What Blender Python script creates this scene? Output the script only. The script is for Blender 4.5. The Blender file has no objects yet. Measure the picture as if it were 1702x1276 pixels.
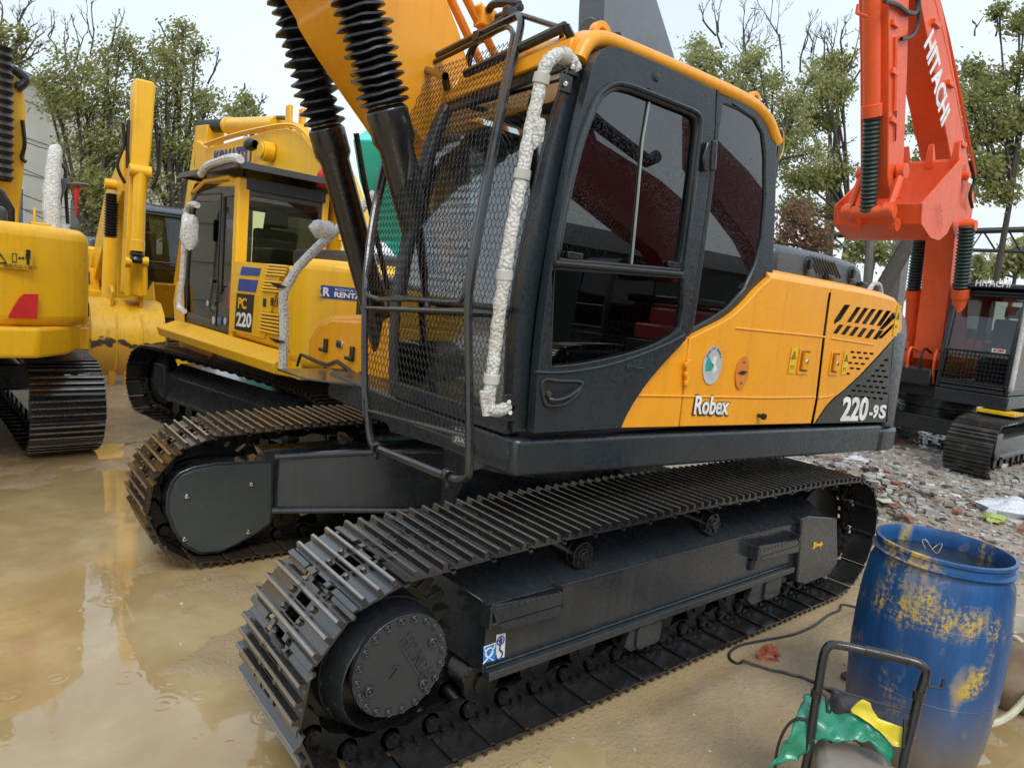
import bpy, bmesh, math, random
from mathutils import Vector, Matrix, noise
from mathutils.geometry import tessellate_polygon
random.seed(7)
R = math.radians
scene = bpy.context.scene
# ------------------------------------------------------------------ camera
CAM = Vector((-3.131, -3.503, 1.960)); YAW, PIT, ROL, FPX = R(39.692), R(7.516), R(5.633), 1127.55
cf = Vector((math.sin(YAW)*math.cos(PIT), math.cos(YAW)*math.cos(PIT), -math.sin(PIT)))
cr = Vector((math.cos(YAW), -math.sin(YAW), 0)); cu = cr.cross(cf)
_c, _s = math.cos(ROL), math.sin(ROL)
cr, cu = _c*cr+_s*cu, -_s*cr+_c*cu
cam_d = bpy.data.cameras.new('camera'); cam = bpy.data.objects.new('camera', cam_d)
scene.collection.objects.link(cam); scene.camera = cam
cam_d.sensor_width = 36; cam_d.lens = 36*FPX/1702; cam_d.clip_end = 1500; cam_d.clip_start = .05
cam.matrix_world = Matrix(((cr.x, cu.x, -cf.x, CAM.x), (cr.y, cu.y, -cf.y, CAM.y), (cr.z, cu.z, -cf.z, CAM.z), (0, 0, 0, 1)))
# ------------------------------------------------------------------ sky, sun, exposure
SUN_EL, SUN_AZ = 50, 205          # azimuth from +Y clockwise; soft light from behind the camera
w = bpy.data.worlds.new('World'); scene.world = w; w.use_nodes = True
nt = w.node_tree; bg = nt.nodes['Background']
sky = nt.nodes.new('ShaderNodeTexSky'); sky.sky_type = 'NISHITA'; sky.sun_disc = False
sky.sun_elevation = R(SUN_EL); sky.sun_rotation = R(SUN_AZ); sky.dust_density = 4; sky.air_density = 1.2
tc = nt.nodes.new('ShaderNodeTexCoord')
sep = nt.nodes.new('ShaderNodeSeparateXYZ'); nt.links.new(tc.outputs['Generated'], sep.inputs[0])
ramp = nt.nodes.new('ShaderNodeValToRGB'); nt.links.new(sep.outputs['Z'], ramp.inputs[0])
ramp.color_ramp.elements[0].position = 0.0; ramp.color_ramp.elements[0].color = (6.9, 7.4, 7.7, 1)
ramp.color_ramp.elements[1].position = 1.0; ramp.color_ramp.elements[1].color = (6.2, 7.4, 8.6, 1)
e = ramp.color_ramp.elements.new(.3); e.color = (6.4, 7.3, 8.1, 1)
nz = nt.nodes.new('ShaderNodeTexNoise'); nz.inputs['Scale'].default_value = 2.2; nz.inputs['Detail'].default_value = 4
nt.links.new(tc.outputs['Generated'], nz.inputs['Vector'])
mr = nt.nodes.new('ShaderNodeMapRange'); mr.inputs[1].default_value = .3; mr.inputs[2].default_value = .7
mr.inputs[3].default_value = .9; mr.inputs[4].default_value = 1.08
nt.links.new(nz.outputs['Fac'], mr.inputs[0])
mul = nt.nodes.new('ShaderNodeVectorMath'); mul.operation = 'SCALE'
nt.links.new(ramp.outputs['Color'], mul.inputs[0]); nt.links.new(mr.outputs[0], mul.inputs['Scale'])
mx = nt.nodes.new('ShaderNodeMix'); mx.data_type = 'RGBA'; mx.inputs[0].default_value = .88
nt.links.new(sky.outputs[0], mx.inputs[6]); nt.links.new(mul.outputs[0], mx.inputs[7])
nt.links.new(mx.outputs[2], bg.inputs[0]); bg.inputs[1].default_value = 0.11
sd = bpy.data.lights.new('sun', 'SUN'); sd.energy = 1.4; sd.angle = R(25); sd.color = (1, .96, .9)
so = bpy.data.objects.new('sun', sd); scene.collection.objects.link(so)
az, el = R(SUN_AZ), R(SUN_EL)
so.rotation_euler = Vector((math.sin(az)*math.cos(el), math.cos(az)*math.cos(el), math.sin(el))).to_track_quat('Z', 'Y').to_euler()
scene.view_settings.view_transform = 'Standard'; scene.view_settings.look = 'None'
scene.view_settings.exposure = 0.48; scene.view_settings.gamma = 1
# ------------------------------------------------------------------ helpers
class Frame:
    "a machine's own frame: unproject photo points (1702 px wide) onto its planes"
    def __init__(s, x=0, y=0, z=0, yaw=0, sc=1):
        s.loc = Vector((x, y, z)); s.yaw = R(yaw); s.sc = sc
        s.inv = (Matrix.Translation(s.loc) @ Matrix.Rotation(s.yaw, 4, 'Z') @ Matrix.Scale(sc, 4)).inverted()
        s.c = s.inv @ CAM; s.i3 = s.inv.to_3x3()
    def up(s, px, py, ax, val):
        d = s.i3 @ (cf + cr*((px-851)/FPX) - cu*((py-638)/FPX)); i = 'xyz'.index(ax)
        return s.c + d*((val-s.c[i])/d[i])
W0 = Frame(); up = W0.up
def at(px, py, dist): return CAM + (cf + cr*((px-851)/FPX) - cu*((py-638)/FPX))*dist
def xz(pts, y, fr=W0): return [(p.x, p.z) for p in (fr.up(a, b, 'y', y) for a, b in pts)]
X, Y, Z = Vector((1, 0, 0)), Vector((0, 1, 0)), Vector((0, 0, 1)); O = Vector((0, 0, 0))
class MB:
    def __init__(s): s.v = []; s.f = []; s.m = []
    def add(s, vs, fs, mi=0, M=None):
        n = len(s.v); s.v += [tuple(M @ Vector(p)) if M else tuple(p) for p in vs]
        s.f += [tuple(n+i for i in f) for f in fs]; s.m += [mi]*len(fs); return s
    def box(s, c, d, mi=0, M=None, tx=1, ty=1):
        a, b, h = d[0]/2, d[1]/2, d[2]/2
        vs = [(c[0]+i*a*(tx if k > 0 else 1), c[1]+j*b*(ty if k > 0 else 1), c[2]+k*h) for k in (-1, 1) for i, j in ((-1, -1), (1, -1), (1, 1), (-1, 1))]
        return s.add(vs, [(3, 2, 1, 0), (4, 5, 6, 7), (0, 1, 5, 4), (1, 2, 6, 5), (2, 3, 7, 6), (3, 0, 4, 7)], mi, M)
    def prism(s, outer, d0, d1, o=O, ex=X, ey=Z, en=Y, holes=(), mi=0):
        loops = [list(outer)]+[list(h) for h in holes]
        flat = [p for l in loops for p in l]; n = len(flat)
        tris = tessellate_polygon([[Vector((p[0], p[1], 0)) for p in l] for l in loops]) if holes or n > 4 else None
        vs = [o+ex*p[0]+ey*p[1]+en*d for d in (d0, d1) for p in flat]
        fs = []
        if holes: fs = [tuple(t) for t in tris]+[tuple(i+n for i in reversed(t)) for t in tris]
        else: fs = [tuple(range(n)), tuple(n+i for i in reversed(range(n)))]
        k = 0
        for l in loops:
            m = len(l)
            for i in range(m):
                a, b = k+i, k+(i+1) % m; fs.append((a, b, b+n, a+n))
            k += m
        return s.add(vs, fs, mi)
    def tube(s, pts, r, seg=8, closed=False, mi=0, caps=True, flat=1):
        pts = [Vector(p) for p in pts]; n = len(pts); rr = r if isinstance(r, (list, tuple)) else [r]*n
        T = []
        for i in range(n):
            a = pts[(i-1) % n] if (closed or i > 0) else pts[i]; b = pts[(i+1) % n] if (closed or i < n-1) else pts[i]
            t = (b-a); T.append(t.normalized() if t.length > 1e-9 else Z.copy())
        u = T[0].cross(Z); u = u.normalized() if u.length > .05 else T[0].cross(X).normalized()
        vs = []
        for i in range(n):
            u = (u - T[i]*u.dot(T[i])).normalized(); v = T[i].cross(u)
            for k in range(seg):
                a = 2*math.pi*k/seg; vs.append(pts[i]+(u*math.cos(a)+v*math.sin(a)*flat)*rr[i])
        fs = []
        for i in range(n if closed else n-1):
            j = (i+1) % n
            for k in range(seg):
                q = (k+1) % seg; fs.append((i*seg+k, i*seg+q, j*seg+q, j*seg+k))
        if caps and not closed: fs += [tuple(reversed(range(seg))), tuple((n-1)*seg+k for k in range(seg))]
        return s.add(vs, fs, mi)
    def cyl(s, p0, p1, r, r2=None, seg=20, mi=0): return s.tube([p0, p1], [r, r if r2 is None else r2], seg, mi=mi)
    def lathe(s, prof, o, axis, seg=32, mi=0, start=0, sweep=2*math.pi, caps=False):
        axis = Vector(axis).normalized(); u = axis.cross(Z); u = u.normalized() if u.length > .05 else X.copy(); v = axis.cross(u)
        full = abs(sweep-2*math.pi) < 1e-6; ns = seg if full else seg+1; vs = []
        for k in range(ns):
            a = start+sweep*k/seg
            for r, h in prof: vs.append(Vector(o)+axis*h+(u*math.cos(a)+v*math.sin(a))*r)
        m = len(prof); fs = []
        for k in range(seg):
            q = (k+1) % ns
            for i in range(m-1): fs.append((k*m+i, q*m+i, q*m+i+1, k*m+i+1))
        return s.add(vs, fs, mi)
    def ball(s, c, r, seg=12, sc=(1, 1, 1), mi=0):
        n = seg//2; vs = [(c[0], c[1], c[2]-r*sc[2])]
        for i in range(1, n):
            a = -math.pi/2+math.pi*i/n
            for k in range(seg):
                b = 2*math.pi*k/seg; vs.append((c[0]+r*sc[0]*math.cos(a)*math.cos(b), c[1]+r*sc[1]*math.cos(a)*math.sin(b), c[2]+r*sc[2]*math.sin(a)))
        vs.append((c[0], c[1], c[2]+r*sc[2])); fs = []
        for k in range(seg):
            q = (k+1) % seg; fs.append((0, 1+q, 1+k)); fs.append((len(vs)-1, 1+(n-2)*seg+k, 1+(n-2)*seg+q))
            for i in range(n-2): fs.append((1+i*seg+k, 1+i*seg+q, 1+(i+1)*seg+q, 1+(i+1)*seg+k))
        return s.add(vs, fs, mi)
    def mesh(s, name, mats, angle=35, recalc=True):
        me = bpy.data.meshes.new(name); me.from_pydata(s.v, [], s.f)
        for m in (mats if isinstance(mats, (list, tuple)) else [mats]): me.materials.append(m)
        me.polygons.foreach_set('material_index', s.m)
        if recalc:
            bm = bmesh.new(); bm.from_mesh(me); bmesh.ops.recalc_face_normals(bm, faces=bm.faces); bm.to_mesh(me); bm.free()
        me.polygons.foreach_set('use_smooth', [True]*len(me.polygons)); me.set_sharp_from_angle(angle=R(angle)); me.update()
        return me
    def obj(s, name, mats, parent=None, bevel=0, seg=2, angle=35, recalc=True):
        return link(name, s.mesh(name, mats, angle, recalc), parent, bevel, seg)
def link(name, me, parent=None, bevel=0, seg=2, M=None):
    o = bpy.data.objects.new(name, me); scene.collection.objects.link(o)
    if parent: o.parent = parent
    if M is not None: o.matrix_local = M
    if bevel:
        b = o.modifiers.new('bevel', 'BEVEL'); b.width = bevel; b.segments = seg; b.limit_method = 'ANGLE'; b.angle_limit = R(38); b.harden_normals = False
    return o
def tag(o, label=None, cat=None, group=None, kind=None):
    for k, v in (('label', label), ('category', cat), ('group', group), ('kind', kind)):
        if v: o[k] = v
    return o
def thing(name, label, cat, loc=(0, 0, 0), yaw=0, group=None, sc=1):
    o = bpy.data.objects.new(name, None); o.empty_display_size = .2; scene.collection.objects.link(o)
    o.location = loc; o.rotation_euler = (0, 0, R(yaw)); o.scale = (sc, sc, sc)
    return tag(o, label, cat, group)
def arc(c, r, a0, a1, n, rz=None): return [(c[0]+r*math.cos(R(a0+(a1-a0)*i/n)), c[1]+(rz or r)*math.sin(R(a0+(a1-a0)*i/n))) for i in range(n+1)]
def smooth(pts, n=4, closed=False):
    "Catmull-Rom through points of any dimension"
    P = [Vector(p) for p in pts]; m = len(P); out = []
    rng = range(m) if closed else range(m-1)
    for i in rng:
        p0 = P[(i-1) % m] if (closed or i > 0) else P[i]; p1 = P[i]; p2 = P[(i+1) % m]; p3 = P[(i+2) % m] if (closed or i+2 < m) else p2
        for k in range(n):
            t = k/n; out.append(.5*((2*p1)+(p2-p0)*t+(2*p0-5*p1+4*p2-p3)*t*t+(3*p1-p0-3*p2+p3)*t**3))
    if not closed: out.append(P[-1])
    return out
def rrect(cx, cy, w, h, r, n=4):
    out = []
    for sx, sy, a in ((1, 1, 0), (-1, 1, 90), (-1, -1, 180), (1, -1, 270)):
        out += arc((cx+sx*(w/2-r), cy+sy*(h/2-r)), r, a, a+90, n)
    return out
def text(name, body, o, ex, ey, h, mat, parent, w=None, depth=.003, shear=0, bold=0, extrude_dir=None):
    cu_ = bpy.data.curves.new(name, 'FONT'); cu_.body = body; cu_.size = 1; cu_.offset = bold; cu_.shear = shear; cu_.resolution_u = 3; cu_.extrude = .5
    t = bpy.data.objects.new(name, cu_); scene.collection.objects.link(t)
    dg = bpy.context.evaluated_depsgraph_get(); me = bpy.data.meshes.new_from_object(t.evaluated_get(dg))
    bpy.data.objects.remove(t); bpy.data.curves.remove(cu_)
    if not me.vertices: return None
    xs = [v.co.x for v in me.vertices]; ys = [v.co.y for v in me.vertices]
    x0, x1, y0, y1 = min(xs), max(xs), min(ys), max(ys); sy = h/(y1-y0); sx = (w/(x1-x0)) if w else sy
    ex, ey = Vector(ex).normalized(), Vector(ey).normalized(); en = ex.cross(ey)
    for v in me.vertices: v.co = Vector(o)+ex*((v.co.x-(x0+x1)/2)*sx)+ey*((v.co.y-(y0+y1)/2)*sy)+en*((v.co.z+.5)*depth)
    me.materials.clear(); me.materials.append(mat); me.name = name
    return link(name, me, parent)
# ------------------------------------------------------------------ materials
MATS = {}
def nd(nt, t, **kw):
    n = nt.nodes.new('ShaderNode'+t)
    for k, v in kw.items():
        if k.startswith('i_'): n.inputs[k[2:].replace('_', ' ')].default_value = v
        else: setattr(n, k, v)
    return n
def base(name):
    m = bpy.data.materials.new(name); m.use_nodes = True; nt = m.node_tree; b = nt.nodes['Principled BSDF']
    tc = nt.nodes.new('ShaderNodeTexCoord'); return m, nt, b, tc
def rampn(nt, src, stops, interp='LINEAR'):
    r = nt.nodes.new('ShaderNodeValToRGB'); nt.links.new(src, r.inputs[0]); cr_ = r.color_ramp; cr_.interpolation = interp
    cr_.elements[0].position, cr_.elements[0].color = stops[0][0], (*stops[0][1], 1); cr_.elements[1].position, cr_.elements[1].color = stops[-1][0], (*stops[-1][1], 1)
    for p, c in stops[1:-1]: e_ = cr_.elements.new(p); e_.color = (*c, 1)
    return r.outputs[0]
def mixc(nt, f, a, b, mode='MIX'):
    m = nt.nodes.new('ShaderNodeMix'); m.data_type = 'RGBA'; m.blend_type = mode
    for s_, v in ((0, f), (6, a), (7, b)):
        if hasattr(v, 'links'): nt.links.new(v, m.inputs[s_])
        else: m.inputs[s_].default_value = v if s_ == 0 else (*v, 1)
    return m.outputs[2]
def rng(nt, src, a, b, c, d):
    m = nt.nodes.new('ShaderNodeMapRange'); nt.links.new(src, m.inputs[0])
    for i, v in enumerate((a, b, c, d)): m.inputs[i+1].default_value = v
    return m.outputs[0]
def paint(name, col, rough=.35, metal=0, drops=.25, dirt=.35, dcol=(.10, .075, .05), dsc=3, dlow=.55, coat=.3, var=.12, streak=0, orand=0):
    if name in MATS: return MATS[name]
    m, nt, b, tc = base(name); L = nt.links
    n1 = nd(nt, 'TexNoise', i_Scale=dsc, i_Detail=8, i_Roughness=.65); L.new(tc.outputs['Object'], n1.inputs['Vector'])
    n2 = nd(nt, 'TexNoise', i_Scale=dsc*14, i_Detail=3); L.new(tc.outputs['Object'], n2.inputs['Vector'])
    c0 = mixc(nt, rng(nt, n1.outputs['Fac'], .35, .65, 0, 1), tuple(max(0, c*(1-var)) for c in col), tuple(min(1, c*(1+var)) for c in col))
    f = rng(nt, n1.outputs['Fac'], dlow, dlow+.22, 0, dirt)
    c1 = mixc(nt, f, c0, dcol)
    if orand:
        oi = nd(nt, 'ObjectInfo'); ad = nd(nt, 'VectorMath', operation='ADD'); L.new(tc.outputs['Object'], ad.inputs[0]); L.new(oi.outputs['Random'], ad.inputs[1]); sc_ = nd(nt, 'VectorMath', operation='SCALE'); L.new(oi.outputs['Color'], sc_.inputs[0])
        vm = nd(nt, 'Mapping'); L.new(tc.outputs['Object'], vm.inputs[0]); cx_ = nd(nt, 'CombineXYZ')
        m3 = nt.nodes.new('ShaderNodeMath'); m3.operation = 'MULTIPLY'; L.new(oi.outputs['Random'], m3.inputs[0]); m3.inputs[1].default_value = 37
        for i_ in range(3): L.new(m3.outputs[0], cx_.inputs[i_])
        L.new(cx_.outputs[0], vm.inputs['Location']); L.new(vm.outputs[0], n1.inputs['Vector']); L.new(vm.outputs[0], n2.inputs['Vector'])
        c1 = mixc(nt, rng(nt, oi.outputs['Random'], 0, 1, 0, .22), c1, tuple(min(1, k*1.6) for k in dcol))
    if streak:
        mp = nd(nt, 'Mapping'); mp.inputs['Scale'].default_value = (22, 22, .8); L.new(tc.outputs['Object'], mp.inputs[0])
        n3 = nd(nt, 'TexNoise', i_Scale=1.0, i_Detail=4); L.new(mp.outputs[0], n3.inputs['Vector'])
        c1 = mixc(nt, rng(nt, n3.outputs['Fac'], .5, .75, 0, streak), c1, dcol)
    L.new(c1, b.inputs['Base Color']); b.inputs['Metallic'].default_value = metal
    L.new(rng(nt, n2.outputs['Fac'], .3, .7, max(.03, rough-.14), rough+.14), b.inputs['Roughness'])
    b.inputs['Coat Weight'].default_value = coat; b.inputs['Coat Roughness'].default_value = .08
    if drops:
        v = nd(nt, 'TexVoronoi', i_Scale=120); L.new(tc.outputs['Object'], v.inputs['Vector'])
        g = rng(nt, v.outputs['Distance'], .12, .4, 1, 0)
        bp = nd(nt, 'Bump', i_Strength=drops, i_Distance=.002); L.new(g, bp.inputs['Height'])
        bp2 = nd(nt, 'Bump', i_Strength=.12, i_Distance=.004); L.new(n2.outputs['Fac'], bp2.inputs['Height']); L.new(bp.outputs[0], bp2.inputs['Normal'])
        L.new(bp2.outputs[0], b.inputs['Normal']); L.new(bp2.outputs[0], b.inputs['Coat Normal'])
    MATS[name] = m; return m
def flat(name, col, rough=.5, metal=0, emit=0):
    if name in MATS: return MATS[name]
    m, nt, b, tc = base(name); b.inputs['Base Color'].default_value = (*col, 1); b.inputs['Roughness'].default_value = rough; b.inputs['Metallic'].default_value = metal
    n = nd(nt, 'TexNoise', i_Scale=9, i_Detail=5); nt.links.new(tc.outputs['Object'], n.inputs['Vector'])
    nt.links.new(mixc(nt, rng(nt, n.outputs['Fac'], .4, .65, 0, 1), tuple(c*.85 for c in col), tuple(min(1, c*1.08) for c in col)), b.inputs['Base Color'])
    MATS[name] = m; return m
def glass(name, tint, refl=1.0, rough=.0, speck=.3, ior=1.5):
    m, nt, b, tc = base(name); L = nt.links; nt.nodes.remove(b); out = nt.nodes['Material Output']
    fr = nd(nt, 'Fresnel', i_IOR=ior); tr = nd(nt, 'BsdfTransparent'); tr.inputs[0].default_value = (*tint, 1)
    gl = nd(nt, 'BsdfGlossy', i_Roughness=rough); gl.inputs[0].default_value = (refl, refl, refl, 1)
    mixs = nt.nodes.new('ShaderNodeMixShader'); L.new(fr.outputs[0], mixs.inputs[0]); L.new(tr.outputs[0], mixs.inputs[1]); L.new(gl.outputs[0], mixs.inputs[2])
    last = mixs.outputs[0]
    v = nd(nt, 'TexVoronoi', i_Scale=170); L.new(tc.outputs['Object'], v.inputs['Vector'])
    n = nd(nt, 'TexNoise', i_Scale=3, i_Detail=6); L.new(tc.outputs['Object'], n.inputs['Vector'])
    g = rng(nt, v.outputs['Distance'], .10, .32, 1, 0)
    bp = nd(nt, 'Bump', i_Strength=.05, i_Distance=.001); L.new(g, bp.inputs['Height']); L.new(bp.outputs[0], gl.inputs['Normal'])
    if speck:
        df = nd(nt, 'BsdfDiffuse'); df.inputs[0].default_value = (.45, .47, .48, 1)
        mm = nt.nodes.new('ShaderNodeMath'); mm.operation = 'MULTIPLY'; L.new(g, mm.inputs[0]); L.new(rng(nt, n.outputs['Fac'], .3, .7, speck*.2, speck), mm.inputs[1])
        m2 = nt.nodes.new('ShaderNodeMixShader'); L.new(mm.outputs[0], m2.inputs[0]); L.new(last, m2.inputs[1]); L.new(df.outputs[0], m2.inputs[2]); last = m2.outputs[0]
    L.new(last, out.inputs[0]); MATS[name] = m; return m
ORANGE = paint('orange_paint', (.84, .345, .010), .36, drops=.14, dirt=.25, dcol=(.52, .22, .03), var=.05, coat=.15, streak=.30)
DARK = paint('dark_grey_paint', (.016, .022, .027), .30, drops=.3, dirt=.3, dcol=(.035, .035, .033), coat=.12)
FRAMEM = paint('undercarriage_black_paint', (.021, .026, .031), .26, drops=.15, dirt=.35, dcol=(.055, .052, .046), coat=.5, streak=.35)
OLIVE = paint('olive_grey_paint', (.030, .031, .022), .4, drops=.2, dirt=.2)
SHOE = paint('wet_black_steel', (.026, .028, .031), .20, metal=.5, drops=.08, dirt=.6, dcol=(.055, .040, .026), dsc=7, dlow=.50, coat=.9, orand=1)
WORN = paint('worn_grouser_steel', (.34, .30, .25), .26, metal=.85, drops=.1, dirt=.8, dcol=(.06, .04, .025), dsc=9, dlow=.5, coat=.4)
CHAIN = paint('greasy_chain_steel', (.014, .013, .012), .32, metal=.4, drops=.1, dirt=.6, dcol=(.05, .035, .02), dsc=12, coat=.3)
BOLT = paint('bolt_steel', (.16, .13, .10), .32, metal=.8, drops=0, dirt=.4, dsc=20)
BLACK = paint('black_tube_paint', (.010, .010, .011), .3, drops=.12, dirt=.2, coat=.5)
RUB = paint('black_rubber', (.010, .010, .011), .42, drops=.1, dirt=.35, dcol=(.03, .028, .026), coat=.2)
CHROME = flat('chrome', (.7, .7, .7), .12, 1)
YEL = paint('yellow_paint', (.84, .46, .008), .38, drops=.10, dirt=.3, dcol=(.50, .27, .03), var=.06, coat=.12, streak=.3)
YEL2 = paint('bucket_yellow_paint', (.74, .42, .012), .45, drops=.1, dirt=.6, dcol=(.16, .09, .03), dsc=4, dlow=.52, coat=.1, streak=.3)
RED = paint('orange_red_paint', (.80, .105, .022), .45, drops=.06, dirt=.35, dcol=(.48, .08, .035), var=.08, coat=.08, streak=.35)
TEAL = paint('teal_paint', (.04, .56, .46), .35, drops=.1, dirt=.2)
GREYB = paint('boom_grey_paint', (.085, .095, .105), .4, drops=.05, dirt=.3)
WHITE = flat('white_marking', (.8, .8, .78), .4); BLK = flat('black_marking', (.012, .012, .012), .5)
BLUEM = flat('blue_marking', (.02, .06, .30), .45); REDM = flat('red_marking', (.6, .02, .02), .4); SKYB = flat('bright_blue_marking', (.01, .22, .65), .4)
STY = flat('warning_yellow', (.75, .45, .01), .4); TEALM = flat('teal_marking', (.03, .35, .30), .4); SILV = flat('silver_marking', (.5, .52, .53), .3)
GL_SIDE = glass('tinted_side_glass', (.014, .016, .018), 1.0, .010, .02, 1.95)
GL_FRONT = glass('windscreen_glass', (.80, .86, .83), .95, .01, .08, 2.5)
GL_BG = glass('cab_glass', (.60, .66, .63), .9, .01, .06, 1.7)
INTER = paint('cab_liner', (.03, .03, .032), .6, drops=0, dirt=.2); SEAT = flat('seat_fabric', (.05, .055, .06), .8)
def mat_plastic(name, col=(.78, .79, .78), alpha=.55):
    m, nt, b, tc = base(name); L = nt.links; b.inputs['Base Color'].default_value = (*col, 1); b.inputs['Roughness'].default_value = .22
    n = nd(nt, 'TexNoise', i_Scale=26, i_Detail=6, i_Distortion=1.5); L.new(tc.outputs['Object'], n.inputs['Vector'])
    bp = nd(nt, 'Bump', i_Strength=.9, i_Distance=.02); L.new(n.outputs['Fac'], bp.inputs['Height']); L.new(bp.outputs[0], b.inputs['Normal'])
    L.new(rng(nt, n.outputs['Fac'], .35, .65, alpha, 1), b.inputs['Alpha']); MATS[name] = m; return m
PLAST = mat_plastic('clear_plastic_wrap'); BAGM = mat_plastic('white_plastic_bag', (.75, .77, .8), .8)
def mat_foam():
    m, nt, b, tc = base('white_foam_wrap'); L = nt.links; b.inputs['Roughness'].default_value = .7
    v = nd(nt, 'TexVoronoi', i_Scale=75); L.new(tc.outputs['Object'], v.inputs['Vector'])
    n = nd(nt, 'TexNoise', i_Scale=5, i_Detail=5); L.new(tc.outputs['Object'], n.inputs['Vector'])
    c = rampn(nt, v.outputs['Distance'], [(0, (.76, .76, .74)), (.45, (.62, .61, .58)), (.8, (.40, .39, .37))])
    L.new(mixc(nt, rng(nt, n.outputs['Fac'], .45, .75, 0, .7), c, (.42, .37, .28)), b.inputs['Base Color'])
    bp = nd(nt, 'Bump', i_Strength=1, i_Distance=.006, invert=True); L.new(v.outputs['Distance'], bp.inputs['Height']); L.new(bp.outputs[0], b.inputs['Normal']); return m
FOAM = mat_foam()
# ------------------------------------------------------------------ ground and water
def fbm(x, y, s, o=4): return noise.fractal(Vector((x*s, y*s, 3.7)), .8, 2.1, o)
def ground_h(x, y):
    h = .034*fbm(x, y, .55, 3)+.014*fbm(x+9, y, 2.0, 4)+.005*fbm(x, y+5, 7, 3)
    a_ = x*.82+y*.57; c_ = -x*.57+y*.82; h += .011*noise.fractal(Vector((a_*.5, c_*3.2, 1.3)), .8, 2.1, 3)+.006*noise.fractal(Vector((a_*2.5, c_*9, 4.3)), .7, 2.1, 3)
    wet = 1/(1+math.exp(max(-30, min(30, (x+1.3+.25*(y-1))*1.6))))              # left foreground lies under water
    h += .030-.040*wet
    t = max(0, min(1, (x-3.4-.25*max(0, y))/2.5)); t = t*t*(3-2*t)
    if y > 6: t *= max(0, 1-(y-6)/3)
    h += t*(.05+.06*abs(fbm(x+3, y+1, .8, 4)))
    ux, uy = abs(x), abs(abs(y)-1.19)
    if ux < 2.3 and uy < .45: h = min(h, .004)
    r = math.hypot(x-.8, y+2.9)
    return max(-.06, min(h, .16)) if math.hypot(x, y) < 60 else 0
def axis_pts(a, b, near, far, n):
    pts = [near+(far-near)*i/n for i in range(n+1)]; st = (far-near)/n
    lo = []; v = near; s_ = st
    while v > a: s_ *= 1.25; v -= s_; lo.append(max(v, a))
    hi = []; v = far; s_ = st
    while v < b: s_ *= 1.25; v += s_; hi.append(min(v, b))
    return lo[::-1]+pts+hi
gx = axis_pts(-700, 900, -5.5, 11, 300); gy = axis_pts(-700, 900, -4.2, 9, 240)
gb = MB(); gb.v = [(x, y, ground_h(x, y)) for y in gy for x in gx]; nx = len(gx)
gb.f = [(j*nx+i, j*nx+i+1, (j+1)*nx+i+1, (j+1)*nx+i) for j in range(len(gy)-1) for i in range(nx-1)]; gb.m = [0]*len(gb.f)
def mat_ground():
    m, nt, b, tc = base('wet_mud_ground'); L = nt.links
    pos = nd(nt, 'NewGeometry').outputs['Position']
    n1 = nd(nt, 'TexNoise', i_Scale=.9, i_Detail=8, i_Roughness=.6); n2 = nd(nt, 'TexNoise', i_Scale=7, i_Detail=8, i_Roughness=.7); n3 = nd(nt, 'TexNoise', i_Scale=55, i_Detail=5, i_Roughness=.7)
    for n in (n1, n2, n3): L.new(pos, n.inputs['Vector'])
    c = rampn(nt, n1.outputs['Fac'], [(.3, (.25, .175, .10)), (.5, (.36, .27, .17)), (.7, (.46, .36, .24))])
    c = mixc(nt, rng(nt, n2.outputs['Fac'], .42, .7, 0, .55), c, (.20, .15, .10))
    sx = nd(nt, 'SeparateXYZ'); L.new(pos, sx.inputs[0])
    c = mixc(nt, rng(nt, sx.outputs['X'], 3.4, 6.5, 0, .85), c, mixc(nt, n2.outputs['Fac'], (.25, .215, .18), (.38, .34, .29)))
    zz = nd(nt, 'MapRange', interpolation_type='SMOOTHSTEP'); L.new(sx.outputs['Z'], zz.inputs[0]); zz.inputs[1].default_value = -.004; zz.inputs[2].default_value = .030; zz.inputs[3].default_value = .85; zz.inputs[4].default_value = 0
    c = mixc(nt, zz.outputs[0], c, mixc(nt, n1.outputs['Fac'], (.32, .22, .10), (.44, .33, .18)))
    v = nd(nt, 'TexVoronoi', i_Scale=42); L.new(pos, v.inputs['Vector'])
    peb = rng(nt, v.outputs['Distance'], .14, .22, 1, 0)
    rr = nd(nt, 'SeparateColor'); L.new(v.outputs['Color'], rr.inputs[0])
    sel = nt.nodes.new('ShaderNodeMath'); sel.operation = 'MULTIPLY'; L.new(peb, sel.inputs[0]); L.new(rng(nt, rr.outputs[0], .72, .76, 0, .8), sel.inputs[1])
    pc = rampn(nt, rr.outputs[1], [(0, (.10, .08, .06)), (.6, (.30, .25, .19)), (1, (.5, .46, .4))])
    L.new(mixc(nt, sel.outputs[0], c, pc), b.inputs['Base Color'])
    L.new(rng(nt, n2.outputs['Fac'], .35, .6, .12, .6), b.inputs['Roughness']); b.inputs['Coat Weight'].default_value = .25; b.inputs['Coat Roughness'].default_value = .12
    b1 = nd(nt, 'Bump', i_Strength=.9, i_Distance=.016); L.new(n2.outputs['Fac'], b1.inputs['Height'])
    b2 = nd(nt, 'Bump', i_Strength=.9, i_Distance=.005); L.new(n3.outputs['Fac'], b2.inputs['Height']); L.new(b1.outputs[0], b2.inputs['Normal'])
    b3 = nd(nt, 'Bump', i_Strength=.5, i_Distance=.006); L.new(sel.outputs[0], b3.inputs['Height']); L.new(b2.outputs[0], b3.inputs['Normal'])
    L.new(b3.outputs[0], b.inputs['Normal']); return m
GROUND = mat_ground()
g = gb.obj('ground', GROUND, angle=180, recalc=False); tag(g, 'wet brown muddy yard ground with stones', 'ground', kind='structure')
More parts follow.
